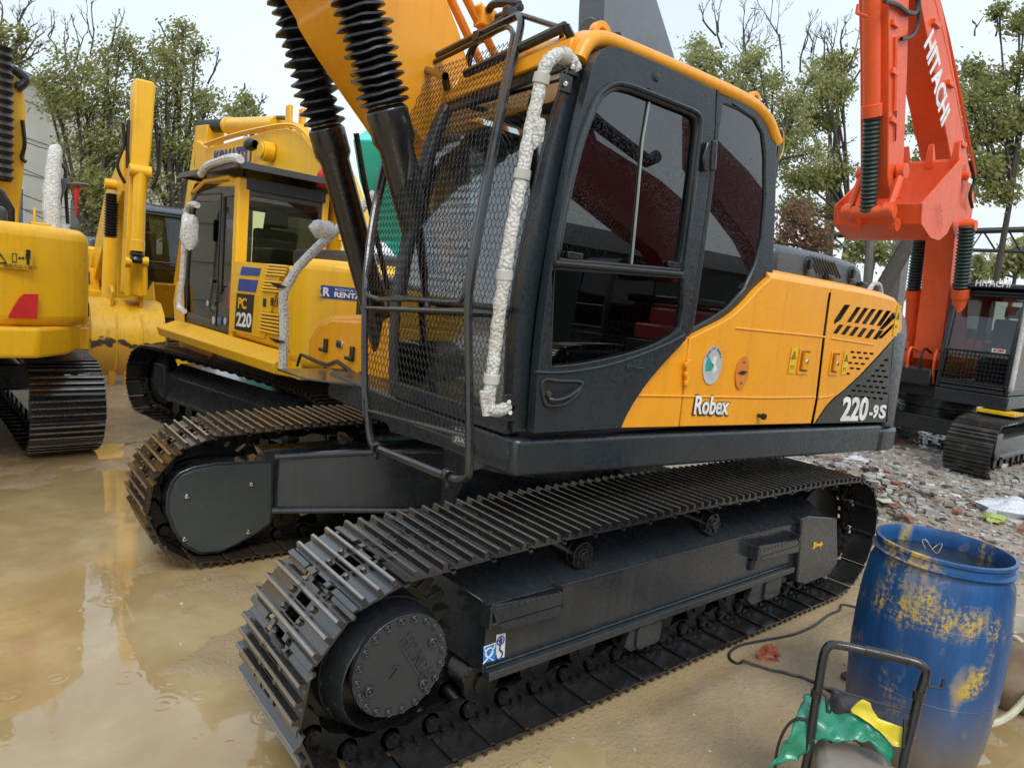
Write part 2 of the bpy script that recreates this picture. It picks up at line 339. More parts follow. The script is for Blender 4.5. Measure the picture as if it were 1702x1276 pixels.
def mat_water():
    m, nt, b, tc = base('muddy_puddle_water'); L = nt.links
    pos = nd(nt, 'NewGeometry').outputs['Position']
    n1 = nd(nt, 'TexNoise', i_Scale=1.1, i_Detail=9, i_Roughness=.65, i_Distortion=.4); L.new(pos, n1.inputs['Vector'])
    L.new(rampn(nt, n1.outputs['Fac'], [(.3, (.30, .20, .085)), (.5, (.38, .27, .13)), (.62, (.46, .345, .185)), (.75, (.40, .30, .16))]), b.inputs['Base Color'])
    L.new(rng(nt, n1.outputs['Fac'], .5, .65, .03, .10), b.inputs['Roughness']); b.inputs['IOR'].default_value = 1.5; b.inputs['Coat Weight'].default_value = .45; b.inputs['Coat Roughness'].default_value = .02
    prev = None
    for sc, off, amp, k in ((2.6, 0, 1, 150), (4.2, 7, .8, 190), (1.7, 3, .8, 120)):
        mp = nd(nt, 'Mapping'); mp.inputs['Location'].default_value = (off, off*2, 0); L.new(pos, mp.inputs[0])
        v = nd(nt, 'TexVoronoi', voronoi_dimensions='2D', i_Scale=sc); L.new(mp.outputs[0], v.inputs['Vector'])
        s1 = nt.nodes.new('ShaderNodeMath'); s1.operation = 'MULTIPLY'; L.new(v.outputs['Distance'], s1.inputs[0]); s1.inputs[1].default_value = k/sc*1.0
        s2 = nt.nodes.new('ShaderNodeMath'); s2.operation = 'SINE'; L.new(s1.outputs[0], s2.inputs[0])
        cc = nd(nt, 'SeparateColor'); L.new(v.outputs['Color'], cc.inputs[0])
        rad = rng(nt, cc.outputs[0], 0, 1, .1, .42)
        dv = nt.nodes.new('ShaderNodeMath'); dv.operation = 'DIVIDE'; L.new(v.outputs['Distance'], dv.inputs[0]); L.new(rad, dv.inputs[1])
        fd = rng(nt, dv.outputs[0], .3, 1, 1, 0)
        pw = nt.nodes.new('ShaderNodeMath'); pw.operation = 'MULTIPLY'; L.new(s2.outputs[0], pw.inputs[0]); L.new(fd, pw.inputs[1])
        sl = nt.nodes.new('ShaderNodeMath'); sl.operation = 'MULTIPLY'; L.new(pw.outputs[0], sl.inputs[0]); L.new(rng(nt, cc.outputs[1], .45, .5, 0, 1), sl.inputs[1])
        bp = nd(nt, 'Bump', i_Strength=.08*amp, i_Distance=.004); L.new(sl.outputs[0], bp.inputs['Height'])
        if prev: L.new(prev, bp.inputs['Normal'])
        prev = bp.outputs[0]
    n2 = nd(nt, 'TexNoise', i_Scale=11, i_Detail=3); L.new(pos, n2.inputs['Vector'])
    bp = nd(nt, 'Bump', i_Strength=.10, i_Distance=.004); L.new(n2.outputs['Fac'], bp.inputs['Height']); L.new(prev, bp.inputs['Normal'])
    L.new(bp.outputs[0], b.inputs['Normal']); L.new(bp.outputs[0], b.inputs['Coat Normal']); return m
wb = MB(); wb.add([(-30, -30, .002), (40, -30, .002), (40, 40, .002), (-30, 40, .002)], [(0, 1, 2, 3)])
tag(wb.obj('puddle_water', mat_water(), recalc=False), 'shallow muddy rain puddles with ripple rings', 'puddle', kind='structure')
# ------------------------------------------------------------------ crawler tracks
PITCH, NSH = .19, 49
def track_path(n, L_=3.65, r=.36, zc=.465, hump=.04):
    "pin path of the chain: list of (x, z, angle) for n shoes, x forward"
    pts = []
    h = L_/2
    def add(x, z): pts.append((x, z))
    for i in range(40): t = i/40; add(-h+L_*t, zc-r)                              # bottom, going +x
    for i in range(24): a = R(-90+180*i/24); add(h+r*math.cos(a), zc+r*math.sin(a))
    for i in range(60):
        t = i/60; x = h-L_*t; z = zc+r+hump*math.sin(math.pi*t)**.8 + .006*math.sin(3*math.pi*t)**2
        add(x, z)
    for i in range(24): a = R(90+180*i/24); add(-h+r*math.cos(a), zc+r*math.sin(a))
    cum = [0]
    for i in range(len(pts)): a, b = pts[i], pts[(i+1) % len(pts)]; cum.append(cum[-1]+math.dist(a, b))
    tot = cum[-1]; out = []; j = 0
    for k in range(n):
        s_ = (k+.35)/n*tot
        while cum[j+1] < s_: j += 1
        f = (s_-cum[j])/(cum[j+1]-cum[j]); a, b = pts[j], pts[(j+1) % len(pts)]
        out.append((a[0]+(b[0]-a[0])*f, a[1]+(b[1]-a[1])*f))
    res = []
    for k in range(n):                                                            # a shoe spans from pin k to pin k+1
        a, b = out[k], out[(k+1) % n]; res.append(((a[0]+b[0])/2, (a[1]+b[1])/2, math.atan2(b[1]-a[1], b[0]-a[0])))
    return res, out
def bar_prof(c, hw=.0085, z0=.066, z1=.093): return [(c-hw-.004, z0), (c-hw, z1-.003), (c-hw+.003, z1), (c+hw-.003, z1), (c+hw, z1-.003), (c+hw+.004, z0)]
def shoe_mesh(detail=True, wd=.6, mats=None):
    b = MB(); n_ = Vector((0, 0, -1))          # local: x along travel of the chain, y across, outward = -z
    def seg(prof, v0, v1, mi=0): b.prism(prof, v0, v1, O, X, n_, Y, mi=mi)
    full = [(-.113, .044), (-.098, .040), (-.085, .057), (.086, .058), (.094, .065), (.114, .064), (.114, .071), (.092, .073), (.082, .067), (-.079, .066), (-.094, .050), (-.111, .052)]
    notch = [(-.082, .058), (.084, .058), (.084, .067), (-.082, .067)]
    hw = wd/2
    if detail:
        for v0, v1, p in ((-hw, -.122, full), (-.122, -.082, notch), (-.082, -.05, full), (.05, .082, full), (.082, .122, notch), (.122, hw, full)): seg(p, v0, v1)
        for t0, t1 in ((-.095, -.048), (-.016, .016), (.048, .095)): seg([(t0, .058), (t1, .058), (t1, .067), (t0, .067)], -.05, .05)
    else: seg(full, -hw, hw)
    for c in (-.0635, 0, .0635):
        p = bar_prof(c); seg(p, -hw+.002, hw-.002)
        seg([(c-.0062, .0925), (c+.0062, .0925), (c+.0055, .0945), (c-.0055, .0945)], -hw+.004, hw-.004, 1)
    if detail:
        for t in (-.032, .032):
            for v in (-.098, .098):
                b.lathe([(.0, .060), (.013, .062), (.013, .078), (.009, .081), (0, .081)], (t, v*(1.0 if t < 0 else .78), 0), (0, 0, -1), 6, mi=2)
    return b.mesh('track_shoe', mats or [SHOE, WORN, BOLT], 30)
def chain_mb(pins, wd=.10):
    b = MB(); n = len(pins)
    for k in range(n):
        (x0, z0), (x1, z1) = pins[k], pins[(k+1) % n]; a = math.atan2(z1-z0, x1-x0); d = math.dist(pins[k], pins[(k+1) % n])
        M = Matrix.Translation((x0, 0, z0)) @ Matrix.Rotation(-a, 4, 'Y')
        prof = [(p[0], p[1]) for p in arc((0, 0), .046, 90, 250, 6)]+[(.04, -.058), (.15, -.058), (.165, -.046)]+arc((d, 0), .043, -50, 90, 5)+[(d-.05, .050), (.07, .030)]
        for s_ in (-1, 1):
            q = MB(); off = .012*s_
            q.prism(prof, s_*.085-.014+off*0, s_*.085+.014, O, X, Z, Y)
            b.add(q.v, q.f, 0, M)
            q = MB(); q.cyl((0, s_*.10, 0), (0, s_*.122, 0), .032, seg=12); q.cyl((0, s_*.122, 0), (0, s_*.128, 0), .018, seg=10)
            for t in (.06, .12): q.box((t, s_*.112, -.035), (.026, .026, .020))
            b.add(q.v, q.f, 0, M)
        q = MB(); q.cyl((0, -.07, 0), (0, .07, 0), .026, seg=10); b.add(q.v, q.f, 0, M)
    return b
# ------------------------------------------------------------------ the big orange and grey excavator (world frame = its own frame, front towards -X, cab side towards -Y)
hero = thing('excavator', 'large orange and dark grey excavator with 220-9S on its side and a mesh cab guard', 'excavator')
def empty_part(name, parent): o = bpy.data.objects.new(name, None); o.empty_display_size = .1; scene.collection.objects.link(o); o.parent = parent; return o
path, pins = track_path(NSH)
shoe_near = shoe_mesh(mats=[SHOE, WORN, BOLT])
SHOE2 = paint('rust_tinted_steel', (.085, .066, .050), .30, metal=.65, drops=.1, dirt=.8, dcol=(.09, .05, .025), dsc=5, dlow=.45, coat=.4)
WORN2 = paint('worn_brassy_grouser', (.42, .34, .21), .3, metal=.8, drops=.1, dirt=.8, dcol=(.09, .055, .03), dsc=9, dlow=.5, coat=.3)
shoe_far = shoe_mesh(mats=[SHOE2, WORN2, BOLT])
ch = chain_mb(pins)
for side, sy, me in (('near', -1.19, shoe_near), ('far', 1.19, shoe_far)):
    cme = MB(); cme.add(ch.v, ch.f, 0, Matrix.Translation((0, sy, 0)))
    tr = cme.obj('crawler_track', CHAIN, hero, angle=40)
    for (x, z, a) in path:
        link('track_shoe', me, tr, M=Matrix.Translation((x, sy, z)) @ Matrix.Rotation(-a, 4, 'Y'))
    s = 1 if sy > 0 else -1                                   # outer side direction
    def yy(v): return sy+s*v                                   # v measured outwards from the track centre
    # sprocket with teeth
    b = MB(); n = 23; prof = []
    for k in range(n):
        for da, r_ in ((-.36, .30), (-.16, .375), (.16, .375), (.36, .30)):
            a = 2*math.pi*(k+da)/n; prof.append((r_*math.cos(a), r_*math.sin(a)))
    b.prism(prof, -.03, .03, Vector((-1.825, sy, .465)), X, Z, Y)
    b.cyl((-1.825, yy(.03), .465), (-1.825, yy(.10), .465), .27, seg=36)
    b.obj('sprocket', CHAIN, hero, .004)
    fd = MB(); fd.lathe([(.262, 0), (.262, .10), (.245, .13), (.228, .185), (.222, .19)], (-1.825, yy(.02), .465), (0, s, 0), 48); fdo = fd.obj('final_drive', FRAMEM, hero)
    cv = MB(); c0 = up(664, 1102, 'y', -1.405) if s < 0 else Vector((-1.825, yy(.20), .465))
    prof = []
    for k in range(96):
        a = 2*math.pi*k/96; prof.append((.205*math.cos(a), .205*math.sin(a)))
    cv.prism(prof, -.012, .016, c0, X, Z, Y*s)
    for k in range(20):
        a = 2*math.pi*(k+.3)/20; p = c0+Vector((.187*math.cos(a), 0, .187*math.sin(a)))
        cv.lathe([(0, .026), (.006, .026), (.008, .018), (.011, .026), (.0155, .026), (.017, .016)], p, Y*s, 10)
    for a in (25, 205, 315): cv.lathe([(0, .03), (.007, .03), (.009, .02), (.014, .032), (.021, .03), (.023, .016)], c0+Vector((.148*math.cos(R(a)), 0, .148*math.sin(R(a)))), Y*s, 14)
    cvo = cv.obj('cover_plate', paint('cover_paint', (.026, .030, .035), .38, drops=.15, dirt=.2), fdo, .002)
    if s < 0:
        ang = R(-58); e1 = Vector((math.cos(ang), 0, math.sin(ang))); e2 = Vector((-e1.z, 0, e1.x))
        text('cast_lettering', 'HYUNDAI', c0+Vector((.07, -.016, .015)), e1, e2, .052, MATS['cover_paint'], cvo, w=.24, depth=.005)
        b = MB(); b.box((0, 0, 0), (.25, .006, .007), M=Matrix.Translation(c0+Vector((.045, -.018, -.008))) @ Matrix.Rotation(-ang, 4, 'Y')); b.obj('cast_bar', MATS['cover_paint'], cvo)
        text('cast_mark', '7', c0+Vector((-.03, -.016, -.02)), Vector((.9, 0, -.3)), Vector((.3, 0, .9)), .055, MATS['cover_paint'], cvo, depth=.005)
    # housing between drive and frame
    # idler
    b = MB(); b.lathe([(.0, -.05), (.30, -.05), (.33, -.045), (.335, -.02), (.36, -.02), (.36, .02), (.335, .02), (.33, .045), (.30, .05), (0, .05)], (1.825, sy, .465), (0, 1, 0), 40)
    b.cyl((1.825, yy(-.14), .465), (1.825, yy(.14), .465), .07)
    b.obj('idler_wheel', CHAIN, hero)
    # rollers
    for k in range(9):
        x = -1.30+k*.325
        b = MB(); b.lathe([(0, -.12), (.05, -.12), (.05, -.105), (.10, -.10), (.10, -.08), (.08, -.078), (.08, .078), (.10, .08), (.10, .10), (.05, .105), (.05, .12), (0, .12)], (x, sy, .215), (0, 1, 0), 20)
        b.obj('track_roller', CHAIN, hero)
    for px, py in ((970, 900), (1187, 853)):
        p = up(px, py, 'y', -1.33); x = p.x+.01; z = .735
        b = MB(); b.cyl((x, yy(-.12), z), (x, yy(.10), z), .072, seg=24)
        b.lathe([(0, .015), (.025, .015), (.03, .0), (.066, 0), (.07, -.015), (.07, -.10)], (x, yy(.14), z), (0, s, 0), 24)
        for k in range(5): a = 2*math.pi*k/5; b.cyl((x+.048*math.cos(a), yy(.135), z+.048*math.sin(a)), (x+.048*math.cos(a), yy(.152), z+.048*math.sin(a)), .011, seg=6)
        b.box((x, yy(-.10), z-.06), (.10, .10, .16))
        b.obj('carrier_roller', CHAIN, hero, .003)
    # frame: cross-section swept along x
    b = MB(); zr, zl = .625, .31
    sec = [(.17, zl), (.17, zr), (-.02, .745), (-.19, .745), (-.19, zl)]
    x0, x1 = -1.36, 1.62
    b.prism([(x0+.0, 0), (x1, 0), (x1, 1), (x0, 1)], 0, 0) if False else None
    vs = [(x, yy(v), z) for x in (x0, x1) for v, z in sec]
    vs[2] = (x0-.17, vs[2][1], vs[2][2]); vs[3] = (x0-.17, vs[3][1], vs[3][2]); vs[4] = (x0-.03, vs[4][1], vs[4][2])
    m_ = len(sec); fs = [tuple(range(m_)), tuple(m_+i for i in reversed(range(m_)))]+[(i, (i+1) % m_, m_+(i+1) % m_, m_+i) for i in range(m_)]
    b.add(vs, fs)
    b.prism([(x0+.005, zl-.02), (1.24, zl-.02), (1.24, zl+.018), (x0+.005, zl+.018)], 0, .05, Vector((0, yy(.165), 0)), X, Z, Y*s)   # lower lip
    b.tube([(x0+.01, yy(.172), zr+.002), (1.25, yy(.172), zr+.002)], .006, 6)                                                          # weld bead on the ridge
    b.tube([(x0+.01, yy(.178), zl+.026), (1.25, yy(.178), zl+.026)], .006, 6)
    for xx in (-.28, .9):
        b.prism([(xx-.08, zl-.02), (xx-.12, .17), (xx-.07, .13), (xx+.07, .13), (xx+.12, .17), (xx+.08, zl-.02)], -.02, .02, Vector((0, yy(.15), 0)), X, Z, Y)
    fo = b.obj('track_frame', FRAMEM, hero, .004)
    b = MB()                                                                                                                             # track guide guards between rollers
    for xx in (-.22, 1.05): b.prism(rrect(xx, .20, .20, .13, .03), -.015, .015, Vector((0, yy(.17), 0)), X, Z, Y)
    b.obj('roller_guard', FRAMEM, fo, .004)
    if s < 0:
        gpts = [(1333, 862), (1345, 857), (1392, 860), (1393, 935), (1380, 955), (1338, 972), (1325, 968)]
        gp = xz(gpts, -1.40)
    else: gp = [(1.17, .76), (1.22, .80), (1.62, .78), (1.62, .45), (1.55, .34), (1.25, .30), (1.17, .34)]
    b = MB(); b.prism(gp, 0, .09, Vector((0, yy(.21), 0)), X, Z, -Y*s); b.obj('idler_guard', FRAMEM, fo, .012, 3)
    # steps
    for q in ([(817, 1006), (937, 984), (935, 1018), (925, 1024), (843, 1046), (828, 1040)], [(1262, 908), (1327, 897), (1328, 917), (1268, 930), (1262, 924)]):
        pr = xz(q, -1.43); b = MB()
        b.prism(pr, 0, .012, Vector((0, yy(.24), 0)), X, Z, -Y*s)
        xs = [p[0] for p in pr]; zb = min(p[1] for p in pr); zt_ = max(p[1] for p in pr); xa, xb = min(xs), max(xs)
        b.box(((xa+xb)/2, yy(.205), zb+.05), (xb-xa-.03, .07, .008))
        for k in range(12): b.box((xa+.03+(xb-xa-.06)*k/11, yy(.234), zt_-.03), (.012, .02, .014))
        for xe in (xa+.006, xb-.006): b.box((xe, yy(.205), (zb+zt_)/2+.01), (.012, .07, (zt_-zb)*.7))
        b.obj('step', FRAMEM, fo, .002)
    if s < 0:
        hp = up(1248, 937, 'y', -1.362); b = MB(); b.prism(rrect(hp.x, hp.z, .066, .085, .03), 0, .012, Vector((0, -1.3605, 0)), X, Z, -Y)
        b.prism(rrect(hp.x, hp.z, .056, .075, .026), 0, .0035, Vector((0, -1.3725, 0)), X, Z, -Y, mi=1); b.obj('frame_hole_plate', [FRAMEM, BLK], fo)  # no opening cut; a black plate stands in for the shade inside
        # yellow arrow
        p = up(1359, 905, 'y', -1.402); ex = (up(1375, 902, 'y', -1.402)-up(1343, 908, 'y', -1.402)).normalized()
        b = MB(); b.prism([(-.075, -.022), (-.058, -.004), (-.075, .024), (-.03, .024), (-.03, .012), (.035, .008), (.035, .026), (.075, .0), (.035, -.026), (.035, -.008), (-.03, -.012), (-.035, -.022)], 0, .003, p, ex, Z, -Y)
        tag(b.obj('arrow_marking', STY, fo), 'yellow arrow')
        def qd(pts, y): return [up(a, c, 'y', y) for a, c in pts]
        def stick(pts, y, mat, name, par, th=.002):
            b = MB(); P = xz(pts, y); b.prism(P, 0, th, Vector((0, y, 0)), X, Z, -Y); return b.obj(name, mat, par)
        st = stick([(803, 1075), (824, 1071), (823, 1096), (803, 1101)], -1.3615, SKYB, 'tie_down_sticker', fo)
        b = MB(); c = up(813, 1084, 'y', -1.364)
        b.tube([c+Vector((.022*math.cos(a*.628), 0, .022*math.sin(a*.628))) for a in range(10)], .003, 5, closed=True)
        b.tube([c+Vector((-.03, 0, .03)), c+Vector((-.012, 0, -.012)), c+Vector((.028, 0, -.045))], .003, 5); b.tube([c+Vector((.03, 0, .03)), c+Vector((.012, 0, -.012)), c+Vector((-.028, 0, -.045))], .003, 5)
        b.tube([c+Vector((-.034, 0, .034)), c+Vector((.034, 0, .036))], .003, 5); b.obj('pictogram', WHITE, st)
        st = stick([(825, 1054), (840, 1051), (838, 1091), (824, 1095)], -1.3615, WHITE, 'hook_sticker', fo)
        b = MB(); c = up(832, 1064, 'y', -1.364)
        b.tube([c+Vector((.02*math.cos(a*.628), 0, .02*math.sin(a*.628))) for a in range(10)], .0035, 5, closed=True)
        b.prism([(-.008, -.012), (.008, -.012), (.008, .0), (.014, .0), (0, .016), (-.014, 0), (-.008, 0)], 0, .002, c, X, Z, -Y)
        b.tube([c+Vector((0, 0, -.02)), c+Vector((0, 0, -.045))]+[c+Vector((.018*math.cos(R(t)), 0, -.068+.020*math.sin(R(t)))) for t in range(80, -200, -25)], .0045, 5); b.obj('pictogram', BLUEM, st)
# inner D-shaped cover on the far track
dp = [(283, 822), (290, 803), (303, 789), (325, 780), (360, 774), (450, 770), (450, 845), (447, 868), (425, 884), (390, 903), (365, 914), (335, 917), (310, 905), (292, 880), (281, 850)]
P = xz(dp, .965); rim = [((p[0]+1.80)*1.07-1.80, (p[1]-.42)*1.08+.42) for p in P]
b = MB(); b.prism(rim, 0, .16, Vector((0, .972, 0)), X, Z, Y); b.obj('motor_guard_rim', FRAMEM, hero, .008)
b = MB(); b.prism(P, 0, .02, Vector((0, .955, 0)), X, Z, Y); cvp = b.obj('motor_guard_plate', paint('guard_plate_paint', (.042, .052, .050), .38, drops=.1, dirt=.15), hero, .002)
b = MB()
for px, py in ((311, 824), (418, 804), (307, 895), (413, 883)): b.lathe([(0, .022), (.007, .02), (.010, .012), (.015, .010), (.016, 0)], up(px, py, 'y', .955), -Y, 12)
b.obj('plate_bolt', CHROME, cvp)
# X-shaped car body with legs reaching to both track frames
b = MB()
def leg(sx, sy):
    pts_top = [(sx*.15, sy*.0), (sx*.70, sy*.25), (sx*1.44, sy*.93), (sx*1.44, sy*1.06), (sx*.72, sy*1.06), (sx*.30, sy*.55)]
    zt = [.86, .86, .70, .70, .72, .86]; zb = [.45, .45, .33, .33, .33, .45]
    n = len(pts_top); vs = [(p[0], p[1], z) for p, z in zip(pts_top, zb)]+[(p[0], p[1], z) for p, z in zip(pts_top, zt)]
    b.add(vs, [tuple(range(n)), tuple(n+i for i in range(n))]+[(i, (i+1) % n, n+(i+1) % n, n+i) for i in range(n)])
for sx in (-1, 1):
    for sy in (-1, 1): leg(sx, sy)
b.cyl((0, 0, .44), (0, 0, .90), .62, seg=40)
b.obj('car_body', FRAMEM, hero, .008)
b = MB()   # leg flanges: a raised lip along top and bottom of the visible far front leg
for zo in (0,):
    top = [up(456, 764, 'y', .93), Vector((-1.1, .70, .80)), Vector((-.70, .25, .875)), Vector((-.1, -.1, .875))]
b.tube([Vector((-1.46, .93, .715)), Vector((-1.08, .59, .80)), Vector((-.70, .245, .872)), Vector((-.15, -.05, .872))], .022, 8)
b.tube([Vector((-1.46, .93, .335)), Vector((-1.08, .59, .40)), Vector((-.70, .245, .455)), Vector((-.15, -.05, .455))], .022, 8)
b.obj('leg_flange', FRAMEM, hero)
b = MB(); b.cyl((0, 0, .88), (0, 0, 1.10), .55, seg=48); b.lathe([(.66, 0), (.66, .08), (.60, .08)], (0, 0, .90), Z, 48); b.obj('turntable_ring', FRAMEM, hero)
# ---- revolving platform: skirt all round
SL = -.029
def Hz(x, z): return z+SL*x
YS = -1.37
b = MB()
sk = [(-1.31, -1.34), (-1.285, YS), (2.30, YS), (2.62, -1.30), (2.72, -1.05), (2.85, -.5), (2.88, 0), (2.85, .5), (2.72, 1.05), (2.62, 1.30), (2.30, 1.37), (-.8, 1.37), (-1.0, 1.30), (-1.0, .62), (-1.27, .60), (-1.31, -.20), (-1.31, -.28)]
n = len(sk); vs = [(x, y, Hz(x, 1.15-(x+1.3)*.010)) for x, y in sk]+[(x, y, Hz(x, 1.315)) for x, y in sk]
b.add(vs, [tuple(range(n)), tuple(n+i for i in range(n))]+[(i, (i+1) % n, n+(i+1) % n, n+i) for i in range(n)])
plat = b.obj('platform', DARK, hero, .035, 3)
# front lower lip under the windscreen, with the small lamp cut-out
b = MB(); P = [up(a, c, 'x', -1.325) for a, c in ((642, 702), (648, 718), (783, 757), (782, 738), (646, 690))]
b.add([tuple(p) for p in P]+[(p.x+.05, p.y, p.z) for p in P], [(0, 1, 2, 3, 4), (9, 8, 7, 6, 5), (0, 1, 6, 5), (1, 2, 7, 6), (2, 3, 8, 7), (3, 4, 9, 8), (4, 0, 5, 9)]); 
b.obj('front_lip', DARK, plat, .006)
# ---- side panels: orange with dark swooping parts
def panel(name, pts, mat, parent=hero, y=YS, depth=.10, bevel=.010, holes=(), seg=2, sm=0, ring=False):
    b = MB(); P = xz(pts, y); b.prism(P, 0, depth, Vector((0, y, 0)), X, Z, Y, holes=[xz(h, y) for h in holes]); return b.obj(name, mat, parent, bevel, seg)
curve1 = [tuple(p) for p in smooth([(1033, 711), (1042, 690), (1057, 664), (1078, 634), (1105, 602), (1143, 563)], 4)]
curve2 = [tuple(p) for p in smooth([(1147, 562), (1175, 548), (1210, 530), (1238, 507), (1262, 480), (1283, 461)], 4)]
panel('front_side_panel', curve1+[(1144, 575), (1128, 709)], ORANGE, bevel=.004)
seamx = lambda t: (1372+(1348-1372)*t, 496+(704-496)*t)
s1 = [(1147, 562)]+curve2[1:]+[(1330, 469), (1380, 478), (1376, 500), (1368, 560), (1356, 664), (1348, 704), (1131, 709)]
dp1 = panel('side_door_panel', s1, ORANGE, bevel=.006, depth=.12)
slots = []
def slotrow(xs, yt, yb, lean, w_, cut=0):
    for i, (x, a, c) in enumerate(zip(xs, yt, yb)):
        slots.append([(x+lean*(c-a)/40, a), (x+w_+lean*(c-a)/40, a+2), (x+w_, c+1), (x, c)])
tops = [(1386, 505, 533, 24)]
slots = [[(1404, 506), (1414, 507), (1398, 532), (1386, 540), (1386, 533)]]
for k in range(5): x = 1424+k*12.4; slots.append([(x, 510+k*1.5), (x+8, 511+k*1.5), (x-9, 536+k*1.6), (x-17, 535+k*1.6)])
slots.append([(1484, 519), (1490, 521), (1489, 528), (1468, 548), (1461, 547)])
for k in range(6): x = 1395+k*13.2; slots.append([(x, 539+k*1.9), (x+8, 540+k*1.9), (x-3, 555+k*1.9), (x-11, 554+k*1.9)])
slots.append([(1482, 540), (1487, 538), (1484, 545), (1466, 563), (1459, 562)])
s2 = [(1383, 479), (1440, 489), (1483, 499), (1493, 503), (1498, 512), (1499, 548), (1492, 556), (1484, 563)]
edge = [(1484, 563), (1460, 590), (1430, 622), (1402, 648), (1384, 662), (1372, 675), (1362, 690), (1353, 703.5)]
# grille slots in the orange corner and in the dark corner
gor = []; gdk = []
for r_ in range(10):
    for c_ in range(9):
        x = 1414+c_*10.5-(r_)*2.0+ (5 if r_ % 2 else 0); y_ = 583+r_*9+c_*.9
        if x > 1470 or x < 1392: continue
        lim = 0
        # orange boundary line from (1484,563) to (1402,648)
        s_ = (x-1484)*(648-563)/(1402-1484)+563
        q = [(x, y_), (x+7, y_+.6), (x+6.4, y_+4), (x-.6, y_+3.4)]
        if y_+10 < s_-3 and x+14 < 1484-(y_-563)*.96: gor.append(q)
        elif y_ > s_+12 and x > 1484-(y_-563)*.96+8 and y_ < 662 and r_ < 9: gdk.append(q)
dp2 = panel('rear_door_panel', s2+edge[1:]+[(1352.5, 704), (1360, 664), (1372, 560), (1380, 500)], ORANGE, bevel=0, depth=.004, holes=slots+gor)
dk = panel('dark_rear_panel', [(1485.5, 564), (1481, 600), (1474.5, 701), (1355.5, 703.5), (1364.5, 690), (1374.5, 675), (1386, 663.5), (1404, 649), (1432, 623.5), (1462, 591.5)], OLIVE, bevel=0, depth=.004, y=YS, holes=gdk)
b = MB(); b.box((1.75, YS+.10, 1.72), (1.1, .06, .8)); b.obj('slot_backing', INTER, hero)  # dark sheet behind the slots, standing in for the shade inside
# styling creases
def crease(pts, y=YS-.001, r=.006, par=dp1, mat=ORANGE):
    b = MB(); b.tube([up(a, c, 'y', y) for a, c in pts], r, 8); b.obj('crease', mat, par)
crease([(1222, 545), (1371, 560)]); crease([(1381, 562), (1452, 573)], par=dp2); crease([(1131, 658), (1270, 661), (1355, 660)]); crease([(1052, 657), (1130, 658)])
crease([(1360, 661), (1376, 659), (1384, 656)], par=dp2)
# upper shoulder: the hood edge rolls inwards above the side panels
b = MB(); e0 = [(1283, 461), (1330, 469), (1380, 478), (1440, 489), (1483, 499), (1495, 504)]
E0 = [up(a, c, 'y', YS) for a, c in e0]; rows = []
for p in E0: rows.append([Vector((p.x, YS+.005, p.z-.03)), Vector((p.x, YS+.012, p.z+.0)), Vector((p.x, YS+.045, p.z+.035)), Vector((p.x, YS+.10, p.z+.055)), Vector((p.x, YS+.22, p.z+.062)), Vector((p.x, 1.2, p.z+.062)), Vector((p.x, 1.37, p.z-.06)), Vector((p.x, 1.37, p.z-.88))])
m_ = len(rows[0]); b.add([v for r_ in rows for v in r_], [(i*m_+k, (i+1)*m_+k, (i+1)*m_+k+1, i*m_+k+1) for i in range(len(rows)-1) for k in range(m_-1)]+[tuple(range(m_)), tuple((len(rows)-1)*m_+i for i in range(m_))])
b.obj('hood_shoulder', ORANGE, hero, angle=60)
b = MB(); b.box((1.3, 0.3, 1.7), (2.0, 2.1, .8)); b.box((-.2, .95, 1.62), (1.1, .8, .75)); b.obj('machinery_housing', DARK, hero, .03)
# hinge, latches, cap, stickers
y0 = YS-.002
b = MB(); P = xz([(1139, 598), (1146, 597), (1142, 637), (1135, 638)], y0); b.prism(P, 0, .02, Vector((0, y0-.02, 0)), X, Z, Y)
for a in (602, 618, 633): b.cyl(up(1140, a, 'y', y0-.02), up(1140, a+7, 'y', y0-.02), .012, seg=10)
b.obj('panel_hinge', ORANGE, dp1, .003)
b = MB(); c = up(1232, 619, 'y', y0); P = [(.062*math.cos(a*.2618), .095*math.sin(a*.2618)) for a in range(24)]
b.prism(P, 0, .008, c-Y*.008, X, Z, Y); b.prism(rrect(0, 0, .05, .022, .01), 0, .003, c-Y*.0105, X, Z, Y, mi=1)
for q in ((-.035, -.002), (.035, .004), (0, .06), (0, -.06)): b.cyl(c+Vector((q[0], -.007, q[1])), c+Vector((q[0], -.011, q[1])), .006, seg=8, mi=1)
b.obj('engine_cover_lock', [paint('faded_orange', (.62, .20, .02), .5), BLK], dp1)
for (px, py), par, w_ in (((1336, 600), dp1, .115), ((1387, 603), dp2, .10)):
    c = up(px, py, 'y', y0); b = MB()
    b.prism(rrect(0, 0, w_*1.25, .165, .012), 0, .006, c-Y*.006, X, Z, Y, holes=[rrect(0, 0, w_, .13, .008)])
    b.prism(rrect(0, 0, w_, .13, .008), 0, .004, c-Y*.001, X, Z, Y, mi=2); b.box(c+Vector((.008, -.012, 0)), (w_*.62, .016, .105)); b.lathe([(0, .008), (.013, .007), (.016, 0)], c+Vector((.006, -.02, 0)), -Y, 12, mi=1)
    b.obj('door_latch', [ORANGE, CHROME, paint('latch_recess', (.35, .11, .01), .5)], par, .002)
def stk(px, py, w_, h_, mat, name, par, y=y0-.001):
    c = up(px, py, 'y', y); b = MB(); b.prism(rrect(0, 0, w_, h_, .004), 0, .002, c-Y*.002, X, Z, Y); return b.obj(name, mat, par), c-Y*.0022
